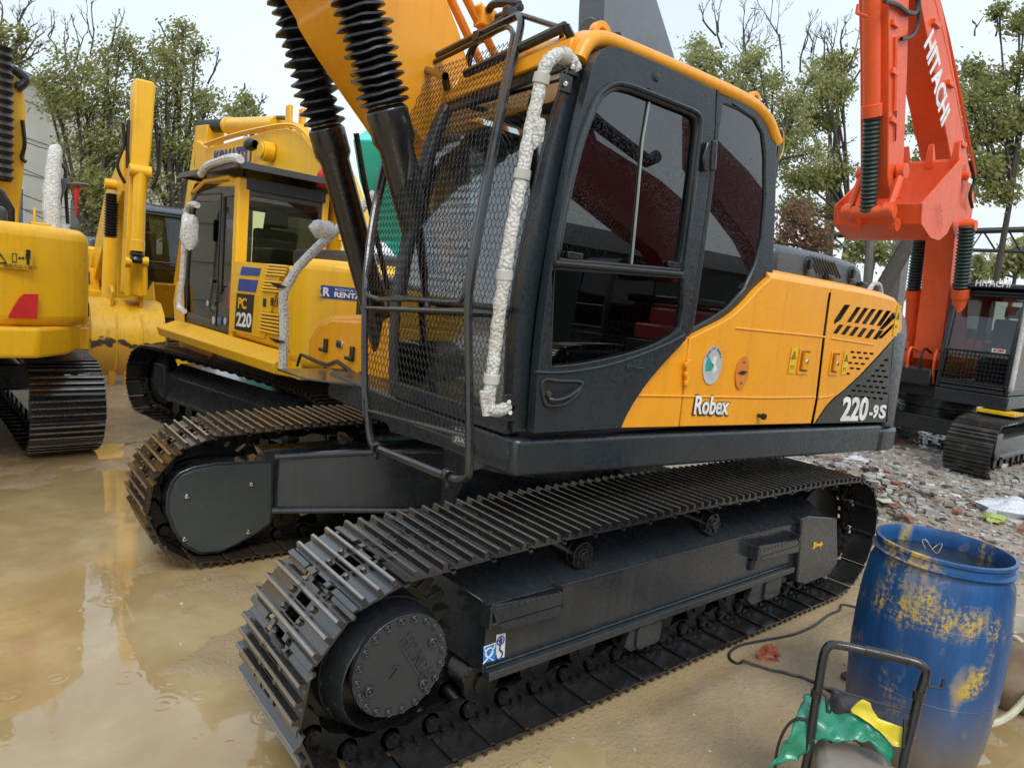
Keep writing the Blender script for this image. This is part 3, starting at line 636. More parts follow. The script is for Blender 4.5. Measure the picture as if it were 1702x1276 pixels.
for px, py, par, w_, h_ in ((1318, 599, dp1, .075, .16), (1405, 603, dp2, .075, .16), (1491, 533, dp2, .075, .23)):
    s_, c = stk(px, py, w_, h_, STY, 'warning_sticker', par); b = MB()
    b.prism([(-.026, .01), (.026, .01), (0, .06)], 0, .0015, c-Y*.0015, X, Z, Y, holes=[[(-.017, .016), (.017, .016), (0, .048)]])
    b.box(c+Vector((0, -.001, .027)), (.005, .0015, .016)); b.box(c+Vector((0, -.001, -.035)), (.04, .0015, .004)); b.box(c+Vector((.01, -.001, -.05)), (.02, .0015, .004)); b.box(c+Vector((-.015, -.001, -.045)), (.004, .0015, .022))
    b.obj('pictogram', BLK, s_)
c = up(1184, 607, 'y', y0-.001); b = MB(); b.prism([(.085*math.cos(a*.1963), .105*math.sin(a*.1963)) for a in range(32)], 0, .002, c-Y*.002, X, Z, Y); rs = b.obj('round_sticker', SILV, dp1)
b = MB(); c = c-Y*.0022
b.prism([(-.06, -.03), (-.01, -.03), (.01, .0), (-.02, .02), (-.05, .05), (-.065, .01)], 0, .0015, c-Y*.0015, X, Z, Y); b.obj('logo_mark', TEALM, rs)
b = MB(); b.prism([(.01, -.05), (.045, -.02), (.02, .01), (.03, .045), (.0, .05), (-.012, .01), (.012, -.015)], 0, .0015, c-Y*.0015, X, Z, Y); b.obj('logo_mark', WHITE, rs)
for k, ch_ in enumerate('QUALITY GOODS'):
    if ch_ == ' ': continue
    a = R(150-k*10); text('small_lettering', ch_, c+Vector((.073*math.cos(a), -.001, .092*math.sin(a))), Vector((math.sin(a), 0, -math.cos(a))), Vector((math.cos(a), 0, math.sin(a))), .013, BLK, rs, depth=.001)
# lettering
def sidetext(body, a, b_, h, mat, par, y=y0-.001, name='lettering', **kw):
    A = up(*a, 'y', y); B_ = up(*b_, 'y', y); return text(name, body, (A+B_)/2, B_-A, Z, h, mat, par, w=(B_-A).length, **kw)
sidetext('Robex', (1152, 673), (1213, 675), .118, BLK, dp1, bold=.055, depth=.0015, shear=.05); sidetext('Robex', (1154, 672.5), (1211, 674.5), .103, WHITE, dp1, bold=.022, depth=.004, shear=.05)
sidetext('220', (1399, 679.5), (1442, 679.5), .175, WHITE, dk, bold=.03, depth=.004); sidetext('-9', (1445, 684), (1459, 684), .105, WHITE, dk, bold=.03, depth=.004); sidetext('S', (1461, 684), (1472, 684), .105, WHITE, dk, bold=.03, depth=.004)
b = MB(); c = up(1260, 690, 'y', y0); b.lathe([(.0, .05), (.018, .048), (.02, .03), (.012, .028), (.012, 0)], c, -Y, 14); b.obj('panel_knob', RUB, dp1)
# ---- counterweight
b = MB(); cw = [(1497, 508), (1499, 560), (1476, 702), (1500, 703)]
prof = [(2.31, YS+.0), (2.50, YS+.0), (2.58, YS+.02), (2.65, YS+.07), (2.70, YS+.16), (2.80, -.95), (2.88, -.3), (2.90, 0), (2.88, .3), (2.82, .8), (2.70, 1.15), (2.65, 1.26), (2.58, 1.33), (2.50, 1.36), (2.31, 1.37)]
zs = [(1.275, 0), (1.5, .0), (2.0, .0), (2.12, -.03), (2.20, -.10)]
vs = []; 
for z, dx in zs:
    for x, y_ in prof: vs.append((x+dx+(1.7-z)*.06 if x > 2.34 else x+(1.7-z)*.16+ .0, y_*(1+dx*.4), Hz(x, z+.02)))
n = len(prof); fs = [(r_*n+i, r_*n+i+1, (r_+1)*n+i+1, (r_+1)*n+i) for r_ in range(len(zs)-1) for i in range(n-1)]
fs += [tuple(range(n)), tuple((len(zs)-1)*n+i for i in range(n))]+[(r_*n, (r_+1)*n, (r_+1)*n+n-1, r_*n+n-1) for r_ in range(len(zs)-1)]
b.add(vs, fs); b.obj('counterweight', DARK, hero, .02, 3)
b = MB(); b.prism([(x, y_) for x, y_ in [(2.34, YS-.006), (2.60, YS-.004), (2.72, YS+.04), (2.80, YS+.15), (2.88, -.9), (2.96, 0), (2.90, .8), (2.76, 1.12), (2.66, 1.29), (2.34, 1.38)]], 1.035, 1.215, O, X, Y, Z); b.obj('counterweight_skirt', DARK, hero, .03, 3)
# ---- engine hood (dark grey) on top
hp = [(1288, 410), (1300, 406), (1330, 411), (1372, 420), (1415, 433), (1425, 437), (1434, 448), (1440, 487), (1284, 461)]
HY = -1.12
P = xz(hp, HY); b = MB(); b.prism(P, 0, 1.35, Vector((0, HY, 0)), X, Z, Y); hd = b.obj('engine_hood', paint('hood_grey', (.050, .060, .068), .34, drops=.3, dirt=.35, dcol=(.03, .03, .03)), hero, .05, 4)
b = MB()
for k in range(9):
    a0 = up(1348+k*4.8, 419+k*1.3, 'y', HY); a1 = up(1358+k*4.8, 454+k*.9, 'y', HY)
    b.tube([Vector((a0.x, HY+.10, a0.z+.013)), Vector((a0.x, HY+.035, a0.z+.008)), Vector((a0.x+.003, HY+.0, a0.z-.03)), Vector((a1.x, HY, a1.z))], .010, 6, flat=.8)
b.obj('louvre', BLK, hd)
for px, py in ((1342, 443), (1414, 458)):
    c = up(px, py, 'y', HY); b = MB(); b.prism([(.045*math.cos(a*.5236), .07*math.sin(a*.5236)) for a in range(12)], 0, .012, c-Y*.01, X, Z, Y); b.box(c+Vector((0, -.018, .01)), (.03, .02, .07)); b.lathe([(0, .02), (.015, .015), (.018, 0)], c+Vector((0, -.012, -.03)), -Y, 10, mi=1); b.obj('hood_latch', [RUB, BOLT], hd, .003)
for px, py in ((1372, 463), (1428, 474)):
    c = up(px, py, 'y', HY); b = MB(); b.box(c, (.09, .06, .04)); b.cyl(c+Vector((-.04, -.03, .01)), c+Vector((.04, -.03, .01)), .018, seg=8); b.obj('hood_hinge', RUB, hd, .004)
b = MB(); pts = [up(a, c, 'y', -.9) for a, c in ((1443, 484), (1452, 472), (1462, 474), (1465, 490))]
b.tube(smooth(pts, 4), .018, 8); b.obj('wrapped_hook', FOAM, hero)
# ---- cab of the big excavator
YC = -1.33
cab = MB()
PIL = [Vector((-1.285, -1.30, 1.38)), Vector((-1.315, -1.30, 1.68)), Vector((-1.315, -1.30, 1.95)), Vector((-1.285, -1.30, 2.22)), Vector((-1.235, -1.29, 2.52)), Vector((-1.165, -1.28, 2.80)), Vector((-1.09, -1.26, 2.96))]
pp = smooth(PIL, 4)
secp = [(-.012, -.03), (.012, -.035), (.075, -.03), (.085, .0), (.07, .045), (.0, .045)]
vs = []; 
for p in pp: vs += [(p.x+a, p.y+b_, p.z) for a, b_ in secp]
m_ = len(secp); cab.add(vs, [(i*m_+k, i*m_+(k+1) % m_, (i+1)*m_+(k+1) % m_, (i+1)*m_+k) for i in range(len(pp)-1) for k in range(m_)])
far = [Vector((p.x-.03, -.34, p.z-.02)) for p in pp]
vs = []
for p in far: vs += [(p.x+a, p.y-b_, p.z) for a, b_ in secp]
cab.add(vs, [(i*m_+k, i*m_+(k+1) % m_, (i+1)*m_+(k+1) % m_, (i+1)*m_+k) for i in range(len(far)-1) for k in range(m_)])
cabo = cab.obj('cab_frame', DARK, hero, 0, angle=50)
# windscreen band pieces: sill, top bar, mid bar
def between(i0, i1=None): return
b = MB()
b.add([(-1.31, -1.30, 1.36), (-1.34, -.33, 1.36), (-1.34, -.33, 1.44), (-1.31, -1.30, 1.44), (-1.25, -1.30, 1.36), (-1.28, -.33, 1.36), (-1.28, -.33, 1.44), (-1.25, -1.30, 1.44)], [(0, 1, 2, 3), (7, 6, 5, 4), (0, 1, 5, 4), (3, 2, 6, 7), (0, 3, 7, 4), (1, 2, 6, 5)])
b.tube([(-1.335, -1.28, 1.895), (-1.36, -.36, 1.885)], .016, 8)
b.obj('windscreen_sill', DARK, cabo, .006)
# windscreen glass: two panes following the pillars
def pane(name, i0, i1, mat, par, off=-.002, y0=-1.285, y1=-.35, th=.005):
    b = MB(); A = pp[i0:i1+1]; vs = []
    for p in A: vs += [(p.x+off, y0, p.z), (p.x+off-.028, y1, p.z-.01)]
    k = len(A)
    for p in A: vs += [(p.x+off+th, y0, p.z), (p.x+off-.028+th, y1, p.z-.01)]
    fs = [(2*i, 2*i+1, 2*i+3, 2*i+2) for i in range(k-1)]+[(2*k+2*i+2, 2*k+2*i+3, 2*k+2*i+1, 2*k+2*i) for i in range(k-1)]
    b.add(vs, fs); return b.obj(name, mat, par, angle=60)
pane('windscreen_lower', 0, 7, GL_FRONT, cabo); pane('windscreen_upper', 7, len(pp)-2, GL_FRONT, cabo, off=.012)
b = MB(); t_ = [(p.x+.004, -1.262, p.z) for p in pp[2:-1]]; b.tube(t_, .012, 6); t_ = [(p.x-.028, -.372, p.z) for p in pp[2:-1]]; b.tube(t_, .014, 6); b.obj('windscreen_seal', RUB, cabo)
# roof: orange cap with a rolled near edge
edge_px = [(962, 100), (975, 74), (1000, 66), (1050, 84), (1110, 109), (1170, 135), (1225, 160), (1258, 180), (1276, 202), (1284, 222), (1290, 238)]
ED = [up(a, c, 'y', -1.31) for a, c in smooth(edge_px, 3)[0:]] if False else [up(p.x, p.y, 'y', -1.31) for p in smooth(edge_px, 3)]
b = MB(); b.tube(ED, .036, 12); b.obj('roof_edge', ORANGE, cabo)
ED2 = [Vector((p.x, -.36, p.z-.0)) for p in ED]
b = MB(); b.tube(ED2, .036, 10)
rows = []
for p, q in zip(ED, ED2):
    rows.append([Vector((p.x, p.y, p.z+.030)), Vector((p.x, p.y+.08, p.z+.055)), Vector((p.x, (p.y+q.y)/2, p.z+.065)), Vector((q.x, q.y-.08, q.z+.055)), Vector((q.x, q.y, q.z+.030)), Vector((q.x, q.y, q.z-.03)), Vector((p.x, p.y, p.z-.03))])
m_ = 7; b.add([v for r_ in rows for v in r_], [(i*m_+k, i*m_+(k+1) % m_, (i+1)*m_+(k+1) % m_, (i+1)*m_+k) for i in range(len(rows)-1) for k in range(m_)]+[tuple(range(m_)), tuple((len(rows)-1)*m_+i for i in range(m_))])
ro = b.obj('roof', ORANGE, cabo, angle=60)
# orange front header and black visor strip above the windscreen
F0, F1 = up(941, 84, 'x', -1.13), up(735, 168, 'x', -1.16)
b = MB(); d = (F1-F0).normalized()
for (z0, z1, mi, xo) in ((-.02, .05, 0, -.01), (-.075, -.022, 1, -.005)):
    b.add([F0+Vector((xo, -.03, z0)), F1+Vector((xo, .0, z0)), F1+Vector((xo+.01, .0, z1)), F0+Vector((xo+.01, -.03, z1)), F0+Vector((xo+.16, -.03, z0)), F1+Vector((xo+.16, 0, z0)), F1+Vector((xo+.16, 0, z1)), F0+Vector((xo+.16, -.03, z1))], [(0, 1, 2, 3), (7, 6, 5, 4), (0, 1, 5, 4), (3, 2, 6, 7), (0, 3, 7, 4), (1, 2, 6, 5)], mi)
b.obj('roof_header', [ORANGE, DARK], cabo, .008)
b = MB(); G0 = F0+Vector((-.0, .02, .10)); G1 = F1+Vector((0, -.2, .10)); b.tube([G0, G1], .022, 8); b.tube([G0+Vector((.06, 0, -.05)), G0, G0], .02, 6); b.obj('rain_gutter', RUB, cabo)
# lifting lugs and lamp
for (px, py, yy_, s_) in ((997, 58, -1.15, 1), (1252, 166, -1.15, .8)):
    c = up(px, py, 'y', yy_); b = MB(); b.lathe([(.028*s_, -.02), (.055*s_, -.02), (.055*s_, .02), (.028*s_, .02), (.028*s_, -.02)], c+Vector((0, 0, .0)), Y, 20); b.box(c-Vector((0, 0, .05)), (.11*s_, .05, .04)); b.obj('lifting_lug', ORANGE, cabo, .003)
b = MB(); c = up(1290, 219, 'y', -1.25); b.lathe([(0, .05), (.018, .045), (.022, .02), (.012, 0), (.012, -.03)], c, Vector((1, 0, .1)), 12); b.obj('work_lamp', RUB, cabo)
b = MB(); w_ = smooth([c+Vector((.02, 0, .02)), c+Vector((.07, 0, .02)), c+Vector((.10, 0, -.08)), c+Vector((.06, 0, -.16))], 4); b.tube(w_, .005, 5); b.obj('lamp_wire', STY, cabo)
# rear corner post and rear side window
b = MB()
rw_out = [(1196, 156), (1226, 164), (1256, 182), (1274, 206), (1283, 232), (1292, 236), (1290, 330), (1285, 462), (1262, 482), (1238, 508), (1210, 531), (1175, 549), (1146, 563), (1143, 556), (1160, 470), (1180, 330), (1194, 200)]
rw_in = [(1203, 172), (1232, 184), (1256, 200), (1268, 222), (1272, 262), (1272, 330), (1267, 395), (1256, 440), (1238, 480), (1208, 512), (1180, 530), (1154, 544), (1165, 470), (1184, 330), (1197, 215)]
b.prism(xz(rw_out, YC), 0, .06, Vector((0, YC, 0)), X, Z, Y, holes=[xz(rw_in, YC)])
b.obj('rear_side_frame', DARK, cabo, .008)
b = MB(); b.prism(xz(rw_in, YC), .012, .018, Vector((0, YC, 0)), X, Z, Y); b.obj('rear_side_window', GL_SIDE, cabo)
b = MB(); q = [(1192, 150), (1197, 152), (1195, 200), (1181, 330), (1161, 470), (1146, 560), (1142, 560), (1157, 470), (1177, 330), (1189, 220)]; b.prism(xz(q, YC-.012), 0, .03, Vector((0, YC-.012, 0)), X, Z, Y); b.obj('door_seal', RUB, cabo)
# rear wall, right wall, floor, ceiling: cab interior
b = MB(); b.box((.50, -.83, 2.10), (.05, .92, .35)); b.box((.46, -.83, 2.90), (.08, .92, .16)); b.box((.5, -1.24, 2.3), (.06, .10, 1.3)); b.box((.5, -.40, 2.3), (.06, .08, 1.3)); b.obj('rear_wall', DARK, cabo, .01)
b = MB(); b.box((.50, -.83, 2.55), (.008, .84, .6)); b.obj('rear_window', GL_BG, cabo)
b = MB(); b.box((-.40, -.35, 1.66), (1.78, .04, .56)); b.box((-.42, -.35, 2.94), (1.4, .04, .10)); b.box((-.1, -.35, 2.4), (.06, .04, 1.0)); b.obj('right_wall', DARK, cabo)
b = MB(); b.box((-.65, -.352, 2.38), (1.05, .008, .95)); b.box((.2, -.352, 2.4), (.55, .008, .9)); b.obj('right_window', GL_BG, cabo)
b = MB(); b.box((-.38, -.84, 1.36), (1.7, .92, .05)); b.box((-.3, -.84, 2.95), (1.35, .90, .03)); b.obj('cab_floor', INTER, cabo)
b = MB(); b.box((-.15, -.84, 1.75), (.52, .50, .14)); b.box((.12, -.84, 2.15), (.14, .48, .72), tx=.8, ty=.9); b.box((.14, -.84, 2.60), (.10, .26, .2)); b.box((-.12, -.84, 1.52), (.4, .4, .3)); b.obj('operator_seat', SEAT, cabo, .04, 3)
b = MB(); b.box((-.20, -.50, 1.75), (.75, .2, .42)); b.box((-.20, -1.16, 1.72), (.70, .16, .36)); b.box((-1.0, -.45, 1.95), (.1, .14, .5)); b.obj('control_console', INTER, cabo, .03)
b = MB()
for yy_ in (-.50, -1.16): b.tube(smooth([(-.45, yy_, 1.9), (-.50, yy_, 2.05), (-.46, yy_, 2.15)], 4), [.014]*5+[.024]*4, 8)
for yy_ in (-.92, -.76): b.tube([(-.95, yy_, 1.4), (-.88, yy_, 1.85), (-.86, yy_, 1.95)], .013, 8); b.box((-.93, yy_, 1.45), (.22, .09, .02))
b.obj('control_lever', BLACK, cabo)
# clear plastic sheets left over the seat and the front
def crumple(name, fn, nu, nv, mat, par, amp=.05, seed=0, th=0):
    b = MB(); vs = []
    for i in range(nu+1):
        for j in range(nv+1):
            p = Vector(fn(i/nu, j/nv)); q = p*5+Vector((seed, seed, 0)); p += noise.noise_vector(q)*amp+noise.noise_vector(q*2.7)*amp*.45; vs.append(p)
    b.add(vs, [(i*(nv+1)+j, (i+1)*(nv+1)+j, (i+1)*(nv+1)+j+1, i*(nv+1)+j+1) for i in range(nu) for j in range(nv)])
    return b.obj(name, mat, par, angle=30, recalc=False)
crumple('seat_plastic_cover', lambda u, v: (.03-.10*math.sin(u*3.1)+(.0 if v > .5 else -(0.5-v)*1.0), -1.10+.52*u, 1.80+.9*max(0, v-.4)), 22, 26, PLAST, cabo, .05)
crumple('dashboard_plastic', lambda u, v: (-1.18+.22*v, -1.15+.72*u, 1.42+.62*v*(1-.3*u)), 20, 20, PLAST, cabo, .06, 4)
crumple('door_gap_plastic', lambda u, v: (-1.17+.12*v, -1.30+.12*u, 1.40+.26*v), 8, 10, mat_plastic('yellowish_plastic_film', (.40, .40, .28), .5), cabo, .05, 9)
b = MB(); b.box((-1.12, -.80, 2.45), (.015, .5, .7)); b.obj('sun_blind', paint('tan_liner', (.30, .20, .10), .7, drops=0), cabo) if False else None
b = MB(); b.box((-.95, -.82, 2.90), (.35, .8, .02)); b.obj('ceiling_liner', flat('beige_liner', (.38, .30, .18), .8), cabo)
# ---- door, standing a little open
YD = -1.40
outer = [tuple(p) for p in smooth([(888, 720), (893, 640), (903, 540), (920, 420), (940, 310), (960, 215), (976, 150)], 3)]+[tuple(p) for p in smooth([(982, 125), (990, 98), (1003, 82), (1022, 78), (1052, 87)], 4)]+[(1110, 112), (1190, 150), (1188, 215), (1176, 330), (1157, 468), (1143, 553), (1141, 562)]+[tuple(p) for p in reversed(smooth([(1033, 711), (1042, 690), (1057, 664), (1078, 634), (1105, 602), (1140, 565)], 3))]
up_win = [tuple(p) for p in smooth([(927, 432), (937, 370), (954, 290), (972, 225), (990, 178)], 3)]+[tuple(p) for p in smooth([(1000, 162), (1014, 151), (1030, 147), (1052, 152)], 3)]+[(1100, 171), (1140, 187)]+[tuple(p) for p in smooth([(1150, 192), (1157, 200), (1158, 216)], 3)]+[(1150, 290), (1140, 370), (1129, 449)]
low_win = [(921, 446), (1136, 461), (1135, 510), (1130, 545)]+[tuple(p) for p in smooth([(1120, 555), (1090, 572), (1045, 588), (990, 601), (945, 608), (914, 610)], 3)]+[(916, 540)]
b = MB(); b.prism(xz(outer, YD), 0, .05, Vector((0, YD, 0)), X, Z, Y, holes=[xz(up_win, YD), xz(low_win, YD)])
door = b.obj('cab_door', DARK, cabo, .010, 3)
for nm, pw in (('door_upper_window', up_win), ('door_lower_window', low_win)):
    b = MB(); b.prism(xz(pw, YD), .018, .024, Vector((0, YD, 0)), X, Z, Y); b.obj(nm, GL_SIDE, door)
# raised moulding round the upper window + the sliding window rail
def loop_tube(pxs, y, r, mat, name, par, closed=True, seg=8):
    b = MB(); b.tube([up(p[0], p[1], 'y', y) for p in pxs], r, seg, closed=closed); return b.obj(name, mat, par)
cx, cy = 1040, 310
grow = [((p[0]-cx)*1.055+cx, (p[1]-cy)*1.05+cy) for p in up_win]
loop_tube(grow, YD-.002, .012, DARK, 'window_moulding', door)
loop_tube(up_win, YD+.004, .010, RUB, 'window_seal', door)
loop_tube(low_win, YD+.004, .007, RUB, 'window_seal', door)
b = MB(); b.tube([up(921, 437, 'y', YD-.004), up(1133, 455, 'y', YD-.004)], .013, 8); b.obj('window_rail', RUB, door)
b = MB()
for px, py in ((955, 425), (1119, 440)): b.box(up(px, py, 'y', YD+.006), (.085, .02, .028))
b.obj('window_catch', BLACK, door, .004)
b = MB(); b.tube([up(1079, 170, 'y', YD+.012), up(1068, 235, 'y', YD+.012), up(1060, 330, 'y', YD+.012), up(1049, 447, 'y', YD+.012)], .006, 6); b.obj('sliding_pane_edge', paint('pane_edge', (.25, .27, .27), .2, drops=0), door)
# hinge, handle, keyhole, cap
for q in ([(1177, 236), (1192, 238), (1190, 282), (1172, 284), (1170, 262)],):
    b = MB(); b.prism(xz(q, YD-.03), 0, .05, Vector((0, YD-.03, 0)), X, Z, Y); b.cyl(up(1187, 234, 'y', YD-.03), up(1184, 284, 'y', YD-.03), .017, seg=12); b.obj('door_hinge', BLACK, door, .006)
b = MB(); hl = smooth([(903, 632), (930, 633), (963, 634), (966, 642), (955, 658), (935, 672), (912, 674), (904, 664)], 4, closed=True); hl = [(p.x, p.y) for p in hl]
b.tube([up(p[0], p[1], 'y', YD-.004) for p in hl], .009, 8, closed=True); b.prism(xz(hl, YD-.001), 0, .004, Vector((0, YD-.004, 0)), X, Z, Y, mi=1)
b.tube(smooth([up(912, 662, 'y', YD-.02), up(925, 664, 'y', YD-.035), up(944, 658, 'y', YD-.035), up(962, 644, 'y', YD-.012)], 4), .015, 8, flat=.6)
b.lathe([(0, .012), (.014, .01), (.016, 0)], up(911, 655, 'y', YD-.006), -Y, 14, mi=2); b.obj('door_handle', [DARK, BLK, BOLT], door)
b = MB(); c = up(1048, 611, 'y', YD); b.box(c, (.06, .012, .026)); b.tube([c+Vector((.02, -.01, 0)), c+Vector((.08, -.014, 0))], .006, 6); b.obj('key_lock', DARK, door, .004)
b = MB(); c = up(1091, 128, 'y', YD); b.lathe([(0, .01), (.018, .008), (.022, 0)], c, -Y, 16); b.obj('rubber_cap', DARK, door)
sidetext_c = up(1105, 553, 'y', YD+.016)
b = MB(); b.tube([up(p[0], p[1], 'y', YD-.001) for p in smooth([(890, 618), (930, 619), (985, 612), (1040, 598), (1100, 575), (1138, 556)], 4)], .007, 6); b.obj('door_crease', DARK, door)
# ---- wrapped grab rail
rail = [(957, 118), (948, 100), (932, 92), (916, 98), (904, 118), (893, 165), (880, 225), (868, 290), (856, 350), (845, 415), (835, 480), (826, 550), (819, 610), (813, 655), (812, 672)]
RP = [up(p.x, p.y, 'y', -1.36 if i > 12 else -1.33) for i, p in enumerate(smooth(rail, 5))]
RP = [p+noise.noise_vector(p*14)*.003 for p in RP]; RP = smooth(RP, 4)
b = MB(); b.tube(RP, [.0255+.003*noise.noise(p*17)+.0018*(1 if (i // 5) % 2 else 0) for i, p in enumerate(RP)], 14)
b.tube(smooth([up(808, 668, 'y', -1.36), up(815, 680, 'y', -1.37), up(830, 682, 'y', -1.36), up(842, 676, 'y', -1.33)], 4), .026, 10); b.tube([up(808, 650, 'y', -1.37), up(808, 690, 'y', -1.37)], [.028, .016], 10)
b.tube([up(895, 200, 'y', -1.38), up(892, 232, 'y', -1.39), up(888, 248, 'y', -1.39)], [.03, .024, .004], 8)
wg = b.obj('wrapped_grab_rail', FOAM, cabo)
b = MB(); n_ = len(RP)
for k in range(5): c = RP[int(n_*(.12+.19*k))]; d = (RP[int(n_*(.12+.19*k))+2]-c).normalized(); b.lathe([(.030, -.02), (.034, -.018), (.034, .018), (.030, .02)], c, d+Vector((.1, .1, 0)), 16)
b.obj('tape_band', paint('clear_tape', (.50, .49, .45), .25, drops=0, dirt=.4), wg)
b = MB()
for px, py in ((952, 112), (940, 140), (846, 668), (848, 686)): b.box(up(px, py, 'y', -1.335), (.06, .02, .07)); b.cyl(up(px, py, 'y', -1.345), up(px, py, 'y', -1.365), .011, seg=8, mi=1)
b.prism(xz([(846, 655), (853, 655), (853, 700), (838, 690)], -1.335), 0, .012, Vector((0, -1.335, 0)), X, Z, Y)
b.obj('rail_bracket', [BLACK, CHROME], cabo, .003)
b = MB(); b.tube([up(980, 120, 'y', -1.31), up(955, 200, 'y', -1.31), up(925, 330, 'y', -1.31), up(900, 470, 'y', -1.31), up(886, 600, 'y', -1.31), up(882, 700, 'y', -1.31)], .016, 8); b.obj('door_opening_seal', RUB, cabo)
# ---- wire mesh window guard
guard = empty_part('window_guard', hero)
def GX(px, py, x): return up(px, py, 'x', x)
# guard plane: x as a function of height (vertical below, leaning back above)
def gp_(px, py):
    x = -1.52
    for _ in range(12):
        p = up(px, py, 'x', x); z = p.z; x = -1.52 if z < 1.9 else -1.52+.36*((z-1.9)/1.15)**1.35
    return p
def gt(pxs, r, name, smo=0, closed=False, mat=BLACK):
    P = [gp_(*p) for p in pxs]
    if smo: P = smooth(P, smo, closed)
    b = MB(); b.tube(P, r, 8, closed=closed); return b.obj(name, mat, guard)
L_ = [(680, 116), (663, 170), (640, 265), (622, 350), (611, 430), (607, 500)]
gt(L_+[(606, 600), (608, 690)], .0185, 'guard_frame_tube', 4)
gt([(680, 116), (760, 76), (862, 26)], .0185, 'guard_frame_tube')
gt([(862, 26), (866, 40), (858, 80), (842, 150), (823, 240), (806, 330), (790, 420), (779, 500), (779, 600), (780, 700), (780, 775), (776, 792), (762, 797), (745, 792), (690, 770), (635, 748), (622, 742), (616, 730), (612, 700), (610, 660)], .0185, 'guard_frame_tube', 5)
inner = [(684, 130), (668, 180), (646, 270), (627, 352), (616, 430), (612, 492), (690, 497), (755, 501), (768, 496), (774, 480), (784, 420), (800, 325), (818, 235), (836, 145), (851, 70), (852, 55), (845, 46), (830, 50), (760, 85), (700, 115)]
gt(inner, .013, 'guard_frame_tube', 3, True)
gt([(607, 512), (690, 515), (778, 518)], .013, 'guard_frame_tube'); gt([(611, 682), (690, 702), (776, 724)], .012, 'guard_frame_tube')
b = MB()
for q in (((643, 497), (643, 514)), ((711, 498), (711, 516))): b.tube([gp_(*q[0]), gp_(*q[1])], .012, 8)
for q in ((626, 744), (745, 790)): P = gp_(*q); b.lathe([(.018, -.02), (.03, -.02), (.03, .02), (.018, .02), (.018, -.02)], P, Vector((.3, .9, 0)), 12); b.cyl(P-Z*.02, P-Z*.06, .012, seg=8)
for q in ((682, 112), (723, 92), (796, 62), (846, 22)): b.box(gp_(*q), (.05, .05, .05))
b.obj('guard_clamp', BLACK, guard, .004)
b = MB(); P0 = gp_(861, 24); P1 = up(936, 48, 'x', -1.10); P2 = up(930, 78, 'x', -1.06); b.tube([P0, P1, P2], .013, 8); q0 = gp_(700, 113); b.tube([q0, up(740, 127, 'x', -1.25), up(743, 148, 'x', -1.15)], .02, 8); b.obj('guard_stay', BLACK, guard)
# hexagonal netting inside the two panels
def netting(polypx, name, cw_=8.2, chh=10.6):
    import bisect
    xs = [p[0] for p in polypx]; ys = [p[1] for p in polypx]
    def inside(x, y):
        c = False; n = len(polypx)
        for i in range(n):
            (x1, y1), (x2, y2) = polypx[i], polypx[(i+1) % n]
            if (y1 > y) != (y2 > y) and x < (x2-x1)*(y-y1)/(y2-y1)+x1: c = not c
        return c
    b = MB()
    # world grid on the guard surface: across = y, down = z
    ys0, ys1, z0, z1 = -1.50, -.10, 1.10, 3.15; cw, chz = .0325, .036
    def S(y, z):
        x = -1.52 if z < 1.9 else -1.52+.36*((z-1.9)/1.15)**1.35
        return Vector((x, y, z))
    def px(p):
        d = p-CAM; q = d.dot(cf); return 851+FPX*d.dot(cr)/q, 638-FPX*d.dot(cu)/q
    rows_ = int((z1-z0)/chz); cols = int((ys1-ys0)/cw)
    def edge(p, q):
        m = px((p+q)/2)
        if inside(*m): b.tube([p, q], .0021, 3, caps=False)
    for r_ in range(rows_):
        for c_ in range(cols):
            y = ys0+cw*(c_+.5*(r_ % 2)); z = z0+chz*r_; sl = .35*(y+.8)*0
            a = S(y, z); t = S(y, z+chz*.42); l = S(y-cw/2, z+chz); rr_ = S(y+cw/2, z+chz)
            edge(a, t); edge(t, l); edge(t, rr_)
    return b.obj(name, paint('net_wire', (.035, .035, .036), .35, metal=.3, drops=0, dirt=.2, coat=.3), guard, recalc=False)
netting([(684, 122), (666, 180), (644, 270), (625, 352), (613, 430), (610, 494), (757, 500), (770, 492), (784, 420), (800, 325), (818, 235), (836, 145), (852, 60), (843, 46), (760, 83)], 'guard_netting')
netting([(608, 513), (777, 518), (776, 723), (610, 682)], 'guard_netting')
b = MB(); b.prism([(p.y, p.z) for p in (gp_(741, 708), gp_(771, 711), gp_(771, 738), gp_(764, 745), gp_(741, 736))], 0, .004, Vector((-1.49, 0, 0)), Y, Z, X); b.obj('tag_plate', paint('sticker_grey', (.10, .10, .10), .5), guard)
for i_, ln in enumerate(('XSJ', 'JSX')): text('tag_lettering', ln, Vector((-1.494, (gp_(756, 720+i_*12)).y, gp_(756, 720+i_*12).z)), -Y, Z, .028, WHITE, guard, w=.075, depth=.002)
